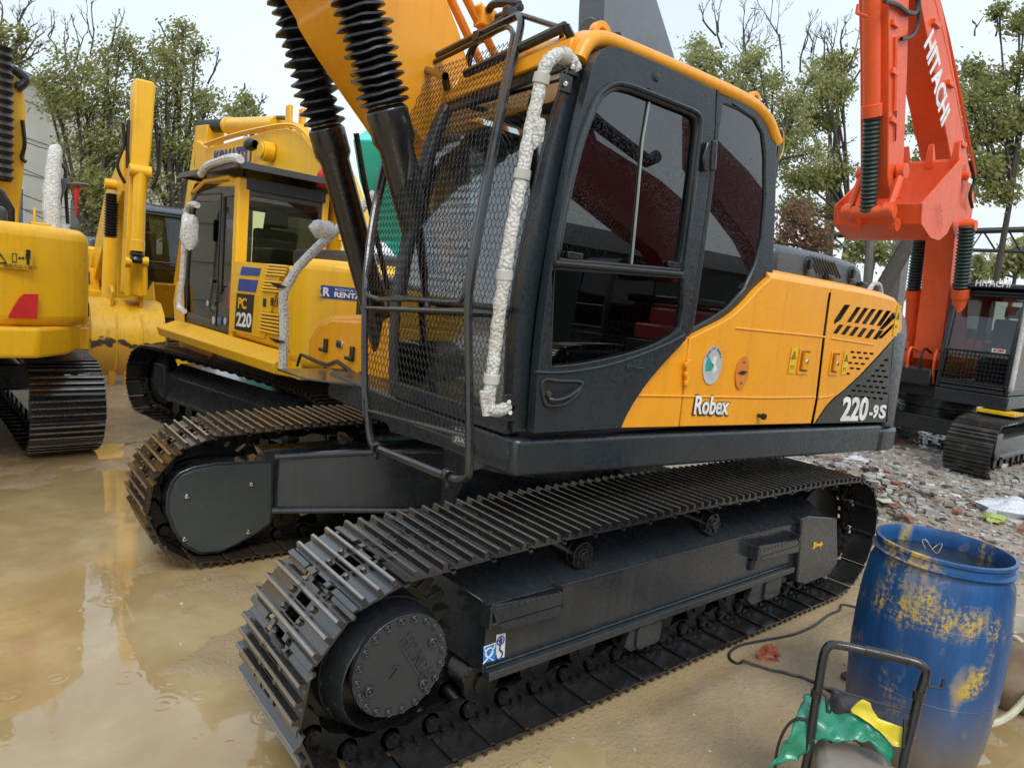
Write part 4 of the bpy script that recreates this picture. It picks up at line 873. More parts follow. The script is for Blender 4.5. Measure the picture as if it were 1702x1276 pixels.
# ---- boom, cylinders, arm and bucket
boom = MB()
_u = [up(a, c, 'y', .33) for a, c in ((690, 320), (640, 262), (600, 205), (560, 148), (522, 92), (495, 48), (474, 5))]
bl = [(-.30, 1.45), (-.60, 1.55)]+[(p.x, p.z) for p in _u]+[(-2.35, 3.95), (-3.4, 4.6), (-4.4, 4.9), (-5.6, 4.85), (-5.9, 4.95), (-5.8, 5.3), (-4.4, 5.55), (-3.1, 5.35), (-2.1, 4.75), (-1.45, 4.1), (-1.06, 3.49), (-.96, 3.34), (-.83, 3.08), (-.45, 2.3), (-.12, 1.7)]
bl = [(p.x, p.y) for p in smooth(bl, 3, closed=True)]
boom.prism(bl, -.15, .33, O, X, Z, Y); bo = boom.obj('boom', ORANGE, hero, .012, 2)
def cylinder(p_base, p_top, split0, split1, rb, par=hero, body=BLACK, bell=RUB, rod=CHROME, name='boom_cylinder', nb=15, rbell=.115, collar=True):
    "barrel from the base to split0, bellows to split1, then the rod"
    p_base, p_top = Vector(p_base), Vector(p_top); d = p_top-p_base; ax = d.normalized(); Ln = d.length; s0, s1 = split0*Ln, split1*Ln
    b = MB(); b.lathe([(0, -.05), (rb*.8, -.05), (rb*.95, 0), (rb, .05), (rb, s0-.20), (rb*1.22, s0-.16), (rb*1.22, s0-.02), (rb*1.0, s0), (0, s0)], p_base, ax, 24)
    b.cyl(p_base-Y*.09, p_base+Y*.09, rb*.8, seg=14); co = b.obj(name, body, par, .004)
    prof = []; L2 = s1-s0; t = s0
    if s1 > s0:
        for k in range(nb):
            h0 = s0+L2*k/nb; h1 = s0+L2*(k+1)/nb; j = 1+.10*math.sin(k*2.3); prof += [(rbell*.60, h0), (rbell*j, (h0+h1)/2-.004), (rbell*j*.98, (h0+h1)/2+.006)]
        prof += [(rbell*.60, s1)]; b = MB(); b.lathe(prof, p_base, ax, 20)
        for i in range(len(b.v)):
            p = Vector(b.v[i]); q = noise.noise_vector(p*11)*.010*(rbell/.115); b.v[i] = tuple(p+q)
        b.obj('bellows', bell, co, angle=20)
        b = MB(); b.lathe([(rbell*.62, s0-.01), (rbell*.68, s0), (rbell*.68, s0+.015), (rbell*.62, s0+.02)], p_base, ax, 20); b.obj('clamp_ring', BOLT, co)
    b = MB(); b.cyl(p_base+ax*(s0-.02), p_top, rb*.5, seg=16); b.cyl(p_top-Y*.08, p_top+Y*.08, rb*.75, seg=16); b.obj('rod', rod, co)
    return co
def pl(px, py, y): return up(px, py, 'y', y)
A0, A1 = pl(740, 560, -.33), pl(600, 20, -.33); dA = (A1-A0); k0 = (pl(638, 178, -.33)-A0).length/dA.length
cylinder(A0, A0+dA*1.6, k0/1.6, 1.25/1.6, .088, nb=22, rbell=.125)
B0, B1 = pl(652, 620, .48), pl(495, 40, .48); dB = B1-B0; k1 = (pl(556, 208, .48)-B0).length/dB.length
cylinder(B0, B0+dB*1.6, k1/1.6, 1.3/1.6, .088, nb=22, rbell=.125)
b = MB(); b.tube([pl(592, 222, .40), pl(605, 300, .40), pl(645, 480, .40)], .018, 8); b.tube([pl(672, 205, -.42), pl(684, 262, -.42), pl(681, 300, -.42)], .014, 8); b.obj('cylinder_pipe', BLACK, hero)
# hydraulic pipes along the boom and the valve block
b = MB(); 
for px0, py0, px1, py1 in ((745, -10, 806, 120), (771, -10, 832, 110)): b.tube([pl(px0, py0, -.08), pl(px1, py1, -.08), pl(px1+40, py1+120, -.08)], .026, 10)
b.obj('boom_pipe', paint('pipe_orange', (.70, .20, .01), .3, drops=.1), bo)
b = MB(); c = pl(806, 32, -.10); b.box(c, (.10, .09, .10)); b.box(c+Vector((.05, 0, -.02)), (.07, .12, .07)); b.cyl(c+Vector((-.06, 0, .06)), c+Vector((.06, 0, -.08)), .03, seg=10); b.obj('valve_block', ORANGE, bo, .008)
b = MB(); b.tube(smooth([pl(812, 18, -.15), pl(820, 8, -.2), pl(840, 6, -.3), pl(864, 8, -.4)], 4), .022, 8); b.tube(smooth([pl(822, 32, -.12), pl(845, 22, -.3), pl(866, 12, -.42)], 4), .022, 8); b.tube(smooth([pl(866, 12, -.42), (-.9, -.2, 3.3), (-.8, 0, 3.1)], 4), .022, 8); b.obj('hydraulic_hose', RUB, bo)
arm = MB(); ap = [(-5.75, 5.45), (-5.3, 5.25), (-5.55, 4.7), (-7.0, 1.9), (-7.25, 1.95), (-6.3, 4.9), (-6.2, 5.3)]; arm.prism(ap, -.10, .28, O, X, Z, Y); arm.obj('arm', ORANGE, hero, .012)
bk = MB(); prof = [(-7.05, 1.95), (-7.3, 2.0), (-7.75, 1.5), (-7.75, .9), (-7.35, .35), (-6.7, .12), (-6.2, .15)]; inn = [(-6.25, .19), (-6.7, .17), (-7.3, .40), (-7.68, .92), (-7.68, 1.45), (-7.25, 1.9)]
bk.prism(prof+inn, -.5, .68, O, X, Z, Y); bk.prism(prof, -.52, -.49, O, X, Z, Y); bk.prism(prof, .67, .70, O, X, Z, Y); bk.obj('bucket', DARK, hero, .008)
# ------------------------------------------------------------------ other excavators (own frames: +X forward, +Y their left, cab on the left)
def bshoe(mats): return shoe_mesh(False, mats=mats)
def under(root, yawoff=0, paint_=FRAMEM, shoes=(SHOE, WORN), detail=False, simple=False, pit=49):
    piv = root
    rot = Matrix.Rotation(R(yawoff), 4, 'Z')
    sm = shoe_mesh(detail, mats=[shoes[0], shoes[1], BOLT]); bv = [v.co.copy() for v in sm.vertices]; bf = [tuple(p.vertices) for p in sm.polygons]; bmi = [p.material_index for p in sm.polygons]
    for s in (-1, 1):
        sy = 1.19*s; b = MB()
        for (x, z, a) in path:
            M = rot @ Matrix.Translation((x, sy, z)) @ Matrix.Rotation(-a, 4, 'Y'); n = len(b.v)
            b.v += [tuple(M @ v) for v in bv]; b.f += [tuple(n+i for i in f) for f in bf]; b.m += bmi
        tr = b.obj('crawler_track', [shoes[0], shoes[1], BOLT], root, recalc=False, angle=30)
        c = MB(); c.add(ch.v, ch.f, 0, rot @ Matrix.Translation((0, sy, 0))); c.obj('track_chain', CHAIN, tr, angle=40)
        def yy(v): return sy+s*v
        b = MB(); sec = [(.17, .325), (.17, .60), (0, .74), (-.19, .74), (-.19, .325)]; vs = [rot @ Vector((x, yy(v), z)) for x in (-1.36, 1.35) for v, z in sec]; m_ = 5
        b.add(vs, [tuple(range(5)), tuple(5+i for i in range(5))]+[(i, (i+1) % 5, 5+(i+1) % 5, 5+i) for i in range(5)]); fo = b.obj('track_frame', paint_, root, .006)
        b = MB(); q = MB(); q.box((-.05, yy(.19), .325), (2.6, .06, .04)); q.prism([(1.3, .30), (1.3, .72), (1.62, .72), (1.62, .45), (1.5, .34)], 0, .05, Vector((0, yy(.17), 0)), X, Z, Y*s); b.add(q.v, q.f, 0, rot); b.obj('frame_rail', paint_, fo, .005) if False else None
        q = MB(); q.box((-.05, yy(.19), .325), (2.6, .06, .04)); b = MB(); b.add(q.v, q.f, 0, rot); b.obj('frame_rail', paint_, fo, .004)
        q = MB(); q.prism([(1.36, .30), (1.36, .72), (1.66, .72), (1.66, .45), (1.5, .34)], 0, .05, Vector((0, yy(.15), 0)), X, Z, Y*s); b = MB(); b.add(q.v, q.f, 0, rot); b.obj('idler_guard', paint_, fo, .01)
        q = MB(); q.lathe([(0, -.05), (.36, -.05), (.36, .05), (0, .05)], (1.825, sy, .465), Y, 32); b = MB(); b.add(q.v, q.f, 0, rot); b.obj('idler_wheel', CHAIN, root)
        q = MB(); q.lathe([(.0, .20), (.21, .20), (.215, .17), (.29, .14), (.30, 0), (.37, 0), (.37, -.05), (0, -.05)], (-1.825, sy, .465), (0, s, 0), 32)
        for k in range(16): a = k*R(22.5); q.cyl((-1.825+.185*math.cos(a), yy(.20), .465+.185*math.sin(a)), (-1.825+.185*math.cos(a), yy(.212), .465+.185*math.sin(a)), .014, seg=6)
        b = MB(); b.add(q.v, q.f, 0, rot); b.obj('final_drive', paint_, root)
        for k in range(8):
            q = MB(); q.cyl((-1.2+k*.34, sy-.12, .215), (-1.2+k*.34, sy+.12, .215), .09, seg=12); b = MB(); b.add(q.v, q.f, 0, rot); b.obj('track_roller', CHAIN, root)
    q = MB(); q.box((0, 0, .58), (1.5, 2.1, .28)); q.cyl((0, 0, .5), (0, 0, .86), .6, seg=28); b = MB(); b.add(q.v, q.f, 0, rot); b.obj('car_body', paint_, root, .02)
    b = MB(); b.cyl((0, 0, .86), (0, 0, 1.08), .62, seg=32); b.obj('turntable_ring', paint_, root)
def plan(name, pts, z0, z1, mat, par, bevel=.03, seg=3): b = MB(); b.prism(pts, z0, z1, O, X, Y, Z); return b.obj(name, mat, par, bevel, seg)
def cab_bg(root, col, trim, glassm=None, u0=-.5, u1=1.3, v0=.33, v1=1.33, z0=1.28, z1=2.95, visor=False, grille=False):
    gm = glassm or GL_BG
    prof = [(u0, z0), (u0, z1-.08), (u0+.08, z1), (u1-.35, z1), (u1-.16, z1-.16), (u1-.03, z1-.75), (u1, z0+.5), (u1, z0)]
    dw = [(u0+.62, z0+.10), (u0+.62, z1-.22), (u1-.38, z1-.20), (u1-.24, z1-.30), (u1-.12, z1-.8), (u1-.09, z0+.55), (u1-.10, z0+.12)]
    rw = [(u0+.10, z0+.75), (u0+.10, z1-.24), (u0+.16, z1-.18), (u0+.50, z1-.18), (u0+.50, z0+.38), (u0+.30, z0+.52)]
    b = MB(); b.prism(prof, v1-.05, v1, O, X, Z, Y, holes=[dw, rw]); co = b.obj('cab_side', trim, root, .012)
    for h_, nm in ((dw, 'door_window'), (rw, 'side_window')): b = MB(); b.prism(h_, v1-.03, v1-.022, O, X, Z, Y); b.obj(nm, gm, co)
    b = MB(); b.tube([(p[0], v1, p[1]) for p in [(u0+.56, z0+.05), (u0+.56, z1-.14), (u1-.38, z1-.12), (u1-.17, z1-.25), (u1-.05, z1-.8), (u1-.03, z0+.05)]], .012, 6, closed=True); b.obj('door_seam', RUB, co)
    b = MB(); b.box((u0+.74, v1+.012, z0+.55), (.12, .03, .04)); b.obj('door_handle', BLACK, co, .004)
    b = MB(); b.prism(prof, v0, v0+.05, O, X, Z, Y, holes=[[(u0+.10, z0+.3), (u0+.10, z1-.2), (u1-.38, z1-.2), (u1-.24, z1-.35), (u1-.14, z0+.3)]]); b.obj('cab_side', trim, root, .012)
    b = MB(); b.prism([(u0+.10, z0+.3), (u0+.10, z1-.2), (u1-.38, z1-.2), (u1-.24, z1-.35), (u1-.14, z0+.3)], v0+.02, v0+.028, O, X, Z, Y); b.obj('side_window', gm, root)
    b = MB(); b.prism([(v0+.05, z0), (v1-.05, z0), (v1-.05, z1-.05), (v0+.05, z1-.05)], u0, u0+.05, O, Y, Z, X, holes=[rrect((v0+v1)/2, z0+1.13, v1-v0-.2, .74, .06)]); rwall = b.obj('rear_wall', trim, root, .01)
    b = MB(); b.prism(rrect((v0+v1)/2, z0+1.13, v1-v0-.2, .74, .06), u0+.015, u0+.022, O, Y, Z, X); b.obj('rear_window', gm, rwall)
    # front glass, pillars
    fr = [(u1, z0+.12), (u1, z0+.5), (u1-.03, z1-.75), (u1-.16, z1-.16)]
    b = MB(); vs = [(p[0]-.03, v, p[1]) for p in fr for v in (v0+.05, v1-.05)]; b.add(vs, [(2*i, 2*i+1, 2*i+3, 2*i+2) for i in range(3)]); b.obj('windscreen', gm, root, angle=60, recalc=False)
    b = MB(); b.tube([(fr[0][0]-.02, v0+.05, fr[0][1])]+[(p[0]-.02, v0+.05, p[1]) for p in fr[1:]]+[(p[0]-.02, v1-.05, p[1]) for p in reversed(fr)], .035, 8, closed=True); b.obj('windscreen_frame', trim, root)
    b = MB(); b.tube([(u1-.01, v0+.05, z0+.62), (u1-.01, v1-.05, z0+.62)], .016, 6); b.obj('windscreen_bar', RUB, root)
    b = MB(); b.box(((u0+u1)/2, (v0+v1)/2, z0+.03), (u1-u0-.02, v1-v0-.12, .05)); b.obj('cab_floor', INTER, root)
    b = MB(); b.prism([(u0, z1-.10), (u0+.06, z1+.02), (u1-.38, z1+.04), (u1-.15, z1-.10), (u1-.19, z1-.16), (u1-.36, z1-.02)], v0-.02, v1+.015, O, X, Z, Y); ro_ = b.obj('cab_roof', col, root, .03, 3)
    b = MB(); b.box((u0+.45, (v0+v1)/2, z0+.5), (.5, .5, .14)); b.box((u0+.24, (v0+v1)/2, z0+.86), (.14, .48, .66)); b.box((u0+.22, (v0+v1)/2, z0+1.32), (.1, .25, .2)); b.obj('operator_seat', SEAT, root, .03)
    if visor:
        zv = z1+.12; b = MB(); b.prism([(u0-.25, v0-.10), (u1-.1, v0-.10), (u1-.1, v1+.12), (u0-.25, v1+.12)], zv-.02, zv+.0, O, X, Y, Z)
        b.box((u0-.25, (v0+v1)/2, zv-.02), (.02, v1-v0+.22, .07)); b.box(((u0+u1)/2-.17, v1+.12, zv-.02), (u1-u0+.15, .02, .06)); b.box((u1-.1, (v0+v1)/2, zv-.02), (.02, v1-v0+.22, .06))
        vo = b.obj('roof_guard', paint('roof_guard_grey', (.05, .052, .055), .4, drops=.2), root, .004)
        for u_ in (u0+.1, u1-.45):
            for v_ in (v0+.1, v1-.06): b = MB(); b.box((u_, v_, z1+.05), (.05, .03, .12)); b.obj('guard_post', BLACK, vo)
    return ro_
def body_bg(root, col, cwcol, hood, cwz=(1.10, 2.12), skirt=None, chamf=False):
    plan('platform', [(-2.2, -1.35), (1.25, -1.35), (1.25, -.34), (.9, -.30), (.9, .32), (1.30, .33), (1.30, 1.35), (-2.2, 1.35)], 1.06, 1.27, skirt or col, root, .02)
    plan('engine_housing', [(-2.15, -.36), (-.55, -.36), (-.55, 1.355), (-2.15, 1.355)], 1.275, 2.08, col, root, .06, 4)
    plan('tank_housing', [(-2.15, -1.355), (.60, -1.355), (.60, -.37), (-2.15, -.37)], 1.275, 1.98, col, root, .06, 4)
    plan('tool_box', [(.62, -1.34), (1.22, -1.34), (1.22, -.48), (.62, -.48)], 1.275, 1.62, col, root, .05, 3)
    plan('engine_hood', [(-2.1, -.75), (-.75, -.75), (-.75, .85), (-2.1, .85)], 2.085, 2.28, hood, root, .06, 4)
    c = [(-2.16, 1.37), (-2.40, 1.36), (-2.62, 1.22), (-2.76, .9), (-2.84, .45), (-2.86, 0), (-2.84, -.45), (-2.76, -.9), (-2.62, -1.22), (-2.40, -1.36), (-2.16, -1.37)]
    if chamf: c = chamf
    return plan('counterweight', c, cwz[0], cwz[1], cwcol, root, .10, 5)
def prismv(name, pts, v0, v1, mat, par, bevel=.012): b = MB(); b.prism(pts, v0, v1, O, X, Z, Y); return b.obj(name, mat, par, bevel)
def uz(F, pts, v): return [(p.x, p.z) for p in (F.up(a, c, 'y', v) for a, c in pts)]
def bucket_shell(root, prof, v0, v1, th, mat, side=True, lip=0, teeth=3, tdir=None, cap=True):
    "open shell along prof (u,z), closed by side plates; teeth on the point prof[lip]"
    P = [Vector((p[0], p[1])) for p in prof]; c = sum(P, Vector((0, 0)))/len(P); inn = [p+(c-p).normalized()*th for p in P]
    b = MB(); b.prism([tuple(p) for p in P]+[tuple(p) for p in reversed(inn)], v0, v1, O, X, Z, Y); bk_ = b.obj('bucket', mat, root, .005, angle=40)
    for v in (v0-.005, v1-.02):
        b = MB(); b.prism([tuple(c+(p-c)*1.01) for p in P], v, v+.025, O, X, Z, Y); b.obj('side_plate', mat, bk_, .006)
    d = Vector(tdir).normalized() if tdir else (P[lip]-P[lip+1 if lip == 0 else lip-1]).normalized()
    for k in range(teeth):
        v = v0+.08+(v1-v0-.16)*k/(teeth-1); q = Vector((P[lip].x, v, P[lip].y)); D3 = Vector((d.x, 0, d.y)); N3 = Vector((-d.y, 0, d.x)); b = MB()
        a = q-D3*.12; vs = []
        for (t, w_, h_) in ((0, .05, .045), (.14, .05, .05), (.34, .035, .012)):
            for sy_, sn in ((-1, -1), (1, -1), (1, 1), (-1, 1)): vs.append(a+D3*t+Y*(sy_*w_)+N3*(sn*h_))
        b.add(vs, [(0, 1, 2, 3), (8, 9, 10, 11)]+[(4*i+j, 4*i+(j+1) % 4, 4*i+4+(j+1) % 4, 4*i+4+j) for i in range(2) for j in range(4)]); b.obj('bucket_tooth', mat, bk_, .005)
    return bk_
# ---- C: yellow rental excavator behind the wire guard
fC = Frame(.394, 4.408, 0, 92.9, .97)
C_ = thing('excavator', 'yellow excavator with PC 220 on its side and a roof rack over its cab', 'excavator', (.394, 4.408, 0), 92.9, None, .97)
under(C_, 8.5)
cwo = body_bg(C_, YEL, YEL, paint('hood_dark', (.03, .032, .034), .4), chamf=[(-1.93, 1.372), (-2.22, 1.372), (-2.33, 1.33), (-2.42, 1.24), (-2.74, .62), (-2.82, .3), (-2.84, -.1), (-2.80, -.6), (-2.66, -1.15), (-2.40, -1.36), (-2.16, -1.37)], cwz=(1.18, 2.16))
cab_bg(C_, YEL, paint('cab_dark_trim', (.030, .031, .033), .4, drops=.2), glass('yellowish_glass', (.85, .86, .66), .9, .01, .05, 1.6), visor=True)
b = MB(); b.box((-.47, 1.30, 2.1), (.12, .12, 1.7)); b.tube([(-.47, 1.32, 2.9), (-.2, 1.35, 2.97), (.55, 1.35, 2.97), (.95, 1.35, 2.86)], .03, 8); b.obj('cab_post', YEL, C_, .02)
b = MB(); b.box((-.47, .36, 2.2), (.10, .08, 1.5)); b.obj('cab_post', YEL, C_, .02)
b = MB(); b.box((-.515, .83, 2.02), (.02, .86, .08)); b.box((-.52, .83, 2.90), (.03, .9, .12)); b.obj('window_surround', RUB, C_)
# panels on its left side
yv = 1.357
def cpan(pts, mat, name, v=yv, par=C_, th=.004): b = MB(); b.prism(uz(fC, pts, v), 0, th, Vector((0, v, 0)), X, Z, Y); return b.obj(name, mat, par)
pnl = cpan([(390, 435), (474, 441), (441, 562), (385, 549)], YEL, 'side_door', yv, C_, .02)
v2 = yv+.021
for q in ([(403, 443), (434, 446), (431, 459), (399, 457)], [(398, 463), (429, 466), (425, 486), (395, 483)]): cpan(q, BLUEM, 'blue_stripe', v2, pnl)
dkp = cpan([(394, 487), (423, 490), (418, 553), (390, 547)], BLK, 'model_plate', v2, pnl)
def ctext(body, a, b_, h, mat, par, v=v2+.005, w=None, **kw):
    A = fC.up(*a, 'y', v); B_ = fC.up(*b_, 'y', v); return text('lettering', body, (A+B_)/2, B_-A, Z, h, mat, par, w=(B_-A).length, **kw)
ctext('PC', (396, 503), (410, 505), .115, STY, dkp, bold=.03); ctext('220', (393, 530), (418, 533), .15, WHITE, dkp, bold=.03)
for q, n_ in (([(449, 438), (482, 441), (475, 461), (442, 458)], 4), ([(441, 465), (471, 467), (467, 488), (437, 485)], 4), ([(436, 518), (466, 521), (463, 558), (433, 551)], 6)):
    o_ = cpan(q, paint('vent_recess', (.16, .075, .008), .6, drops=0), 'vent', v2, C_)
    P = uz(fC, q, v2)
    for k in range(n_):
        t = (k+.5)/n_; a = Vector((P[0][0]+(P[3][0]-P[0][0])*t, v2+.01, P[0][1]+(P[3][1]-P[0][1])*t)); c = Vector((P[1][0]+(P[2][0]-P[1][0])*t, v2+.01, P[1][1]+(P[2][1]-P[1][1])*t))
        b = MB(); b.tube([a, c], .012, 6); b.obj('vent_slat', YEL, o_)
ctext('國土興業工', (450, 501), (475, 505), .085, BLK, pnl, v=v2+.001)
b = MB(); c = fC.up(440, 503, 'y', v2); b.box(c, (.07, .012, .08)); b.obj('door_latch', BLK, pnl, .004)
for (px, py, r_, m_) in ((369, 533, .045, SILV), (378, 534, .045, SKYB), (388, 535, .04, SILV), (359, 505, .035, SILV)):
    b = MB(); b.lathe([(0, .004), (r_*.7, .004), (r_, .003), (r_, 0)], fC.up(px-14, py-1, 'y', 1.352), Y, 18); b.obj('round_sticker', m_, C_)
cpan([(382, 470), (387, 471), (385, 513), (380, 512)], REDM, 'red_sticker', 1.352)
for k in range(6): cpan([(357+k*.2, 476+k*5), (368-k*.4, 471+k*5), (368-k*.4, 473+k*5), (357+k*.2, 478+k*5)], BLK, 'vent_slot', 1.352)
def cbox(a, c, v, w_, h_, mat, name): b = MB(); q = fC.up(a, c, 'y', v); b.box(q, (w_, .01, h_)); b.obj(name, mat, C_)
cbox(279, 660, 1.50, .14, .09, STY, 'arrow_marking'); cbox(288, 655, 1.46, .04, .18, WHITE, 'frame_sticker'); cbox(432, 706, 1.44, .05, .16, WHITE, 'frame_sticker'); cbox(360, 663, 1.30, .2, .03, STY, 'frame_sticker')
# rental sign on the rear corner of the counterweight
def onplane(F, px, py, P0, nrm):
    d = F.i3 @ (cf + cr*((px-851)/FPX) - cu*((py-638)/FPX)); return F.c + d*((P0-F.c).dot(nrm)/d.dot(nrm))
P0 = Vector((-2.42, 1.24, 1.6)); P1 = Vector((-2.74, .62, 1.6)); tdir = (P1-P0).normalized(); nrm = Vector((-tdir.y, tdir.x, 0)); nrm = nrm if nrm.dot(fC.c-P0) > 0 else -nrm
P0s = P0+nrm*.004
cs = [onplane(fC, a, c, P0s, nrm) for a, c in ((534, 471), (612, 486), (610, 502), (532, 492))]
cc_ = sum(cs, Vector())/4; rt = (cs[1]-cs[0]).normalized(); rt = Vector((tdir.x, tdir.y, 0)); W_ = (cs[1]-cs[0]).length; H_ = (cs[0]-cs[3]).length
b = MB(); b.prism(rrect(0, 0, W_, H_, .01), 0, .002, cc_, rt, Z, nrm); sg = b.obj('rental_sign', BLUEM, cwo)
text('lettering', 'R', cc_-rt*W_*.37+nrm*.003, rt, Z, H_*.7, WHITE, sg, w=W_*.15, bold=.04); text('lettering', 'KOMATSU', cc_+rt*W_*.12+Z*H_*.26+nrm*.003, rt, Z, H_*.2, WHITE, sg, w=W_*.62)
text('lettering', 'RENTAL', cc_+rt*W_*.12-Z*H_*.14+nrm*.003, rt, Z, H_*.42, WHITE, sg, w=W_*.66, bold=.04)
b = MB(); b.prism([(-.05, -.045), (-.02, -.045), (-.045, .0), (-.03, .03), (-.06, .02), (-.075, -.0)], .0025, .005, cc_-rt*W_*.40, rt, Z, nrm); b.obj('logo_mark', STY, sg)
# long yellow side ledge (fender) below the cab
b = MB(); L0 = uz(fC, [(291, 540), (478, 577), (480, 603), (300, 562)], 1.50)
us = (1.45, -2.0); b.add([(us[0], 1.36, 1.27), (us[1], 1.36, 1.29), (us[0], 1.60, 1.17), (us[1], 1.52, 1.19), (us[0]-.05, 1.58, 1.07), (us[1], 1.50, 1.09), (us[0]-.05, 1.30, 1.05), (us[1], 1.30, 1.05)], [(0, 1, 3, 2), (2, 3, 5, 4), (4, 5, 7, 6), (6, 7, 1, 0), (0, 2, 4, 6), (1, 3, 5, 7)]); b.obj('side_ledge', YEL, C_, .012)
b = MB(); b.prism([(.25, .88), (1.35, .88), (1.45, 1.06), (.1, 1.06)], 1.30, 1.34, O, X, Z, Y); b.obj('under_guard', YEL, C_, .01)
b = MB(); b.prism([(1.15, 1.2), (1.45, 1.2), (1.55, 1.5), (1.45, 1.75), (1.25, 1.75)], 1.34, 1.38, O, X, Z, Y); b.obj('side_fin', YEL, C_, .01)
# boom, arm, bucket of C
bp = [(-.15, 1.4), (.35, 1.4), (.55, 2.6), (1.2, 3.35), (2.1, 3.5), (4.55, 3.05), (4.85, 3.2), (4.8, 3.95), (3.5, 4.0), (2.4, 4.12), (1.3, 4.12), (.4, 3.85), (-.25, 3.0)]
bpx = uz(fC, [(332, 330), (324, 290), (326, 232), (340, 245), (400, 232), (470, 213), (500, 222), (528, 262), (556, 330), (566, 400), (540, 430), (500, 345), (440, 345)], .2)
bpx = uz(fC, [(333, 330), (322, 290), (326, 232), (345, 246), (400, 230), (450, 216), (476, 213), (500, 222), (522, 250), (540, 290), (556, 340), (568, 420), (575, 470), (535, 470), (520, 400), (480, 350), (420, 335)], .25)
cb = prismv('boom', bpx, -.2, .25, YEL, C_, .02)
A = Vector((3.55, .255, 3.58)); text('lettering', 'KOMATSU', (fC.up(385, 263, 'y', .255)), fC.up(413, 256, 'y', .255)-fC.up(360, 264, 'y', .255), Z, .30, BLUEM, cb, w=1.55, bold=.03, depth=.006)
b = MB(); q0 = fC.up(334, 210, 'y', .04); q1 = fC.up(462, 208, 'y', .04); ax = q1-q0; b.cyl(q0+ax*.42, q1, .12, seg=18); b.cyl(q0+ax*.41, q0+ax*.45, .135, seg=18); cyo = b.obj('arm_cylinder', YEL, C_, .004)
b = MB(); pr_ = []
for k in range(16): h0 = ax.length*.42*k/16; pr_ += [(.085, h0), (.105, h0+ax.length*.42/32)]
b.lathe(pr_, q0, ax, 16); b.obj('bellows', RUB, cyo)
b = MB()
for v in (.28, .20): b.tube(smooth([fC.up(a, c+(4 if v < .25 else 0), 'y', v) for a, c in ((340, 240), (380, 226), (430, 214), (475, 207), (500, 214), (522, 240), (540, 280), (556, 330), (566, 400))], 4), .022, 6)
for v in (-.02, .10): b.tube(smooth([fC.up(a, c, 'y', v) for a, c in ((482, 206), (505, 212), (530, 240), (552, 290), (570, 350), (580, 420))], 4), .028, 6)
b.obj('boom_pipe', YEL, cb)
b = MB(); b.tube(smooth([fC.up(a, c, 'y', .05) for a, c in ((455, 196), (475, 197), (488, 208), (500, 216))], 5), .03, 8); b.obj('hydraulic_hose', RUB, cb)
b = MB(); _q = fC.up(502, 202, 'y', .02); b.box(_q, (.14, .05, .32)); b.obj('cylinder_bracket', YEL, cb, .01); b = MB(); b.box(_q+Y*.18, (.14, .05, .32)); b.obj('cylinder_bracket', YEL, cb, .01)
b = MB(); c = fC.up(452, 254, 'y', .26); b.cyl(c, c+Vector((0, .14, 0)), .13, seg=20); b.cyl(c+Vector((0, .14, 0)), c+Vector((0, .17, 0)), .10, seg=20); b.obj('boom_pin', YEL, cb, .006)
b = MB(); b.lathe([(0, .07), (.07, .065), (.09, 0), (.06, -.10)], c+Vector((.45, .12, .12)), Vector((1, .3, 0)), 12); b.obj('work_lamp', RUB, cb)
b = MB(); b.lathe([(.12, 0), (.12, .06), (.08, .12)], c+Vector((-.05, .12, -.35)), Z, 16); b.obj('swing_lamp', RUB, cb)
b = MB(); b.ball((-.62, .46, 3.12), .075, sc=(1, 1, 1.1)); b.cyl((-.62, .46, 3.0), (-.62, .46, 3.06), .08, seg=14); b.obj('red_beacon', REDM, C_)
prismv('arm', [(4.3, 4.3), (4.9, 4.35), (5.1, 3.8), (5.9, 1.6), (5.7, 1.5), (4.75, 3.1), (4.4, 3.6)], -.12, .17, YEL, C_, .012)
b = MB(); c = fC.up(329, 252, 'y', .18); b.prism([(-.12, 0), (0, .22), (.12, 0), (0, -.22)], 0, .006, Vector((4.8, .175, 3.72)), X, Z, Y); b.obj('green_emblem', flat('green_marking', (.02, .35, .12), .5), C_)
bucket_shell(C_, [(5.6, 1.6), (6.1, 1.3), (6.3, .8), (6.1, .3), (5.6, .1), (5.0, .15)], -.55, .6, .04, YEL2, lip=5, teeth=4)
# wrapped grab rail with mirror bag, left front of the cab, and small items
b = MB(); P = [fC.up(a, c, 'y', 1.5) for a, c in ((328, 341), (317, 340), (310, 352), (307, 400), (303, 460), (298, 508), (306, 517))]; b.tube(smooth(P, 4), .035, 8); b.obj('wrapped_rail', PLAST, C_)
b = MB(); P = [fC.up(a, c, 'y', 1.48) for a, c in ((334, 290), (345, 276), (365, 268), (385, 262), (400, 265))]; b.tube(smooth(P, 4), .042, 8); b.obj('wrapped_rail', PLAST, C_)
def blob(name, c, r, sc, mat, par, seed=0, amp=.3, seg=16):
    b = MB(); b.ball((0, 0, 0), 1, seg); vs = []
    for v in b.v:
        v = Vector(v); k = 1+amp*noise.noise(v*1.6+Vector((seed, 0, 0)))+amp*.4*noise.noise(v*5+Vector((0, seed, 0))); vs.append(tuple(Vector(c)+Vector((v.x*sc[0], v.y*sc[1], v.z*sc[2]))*r*k))
    b.v = vs; return b.obj(name, mat, par, angle=50)
blob('wrapped_mirror', fC.up(315, 385, 'y', 1.52), .13, (.5, .8, 1.5), PLAST, C_, 3); b = MB(); c = fC.up(316, 378, 'y', 1.48); b.box(c, (.06, .16, .26)); b.obj('mirror', BLACK, C_, .02)
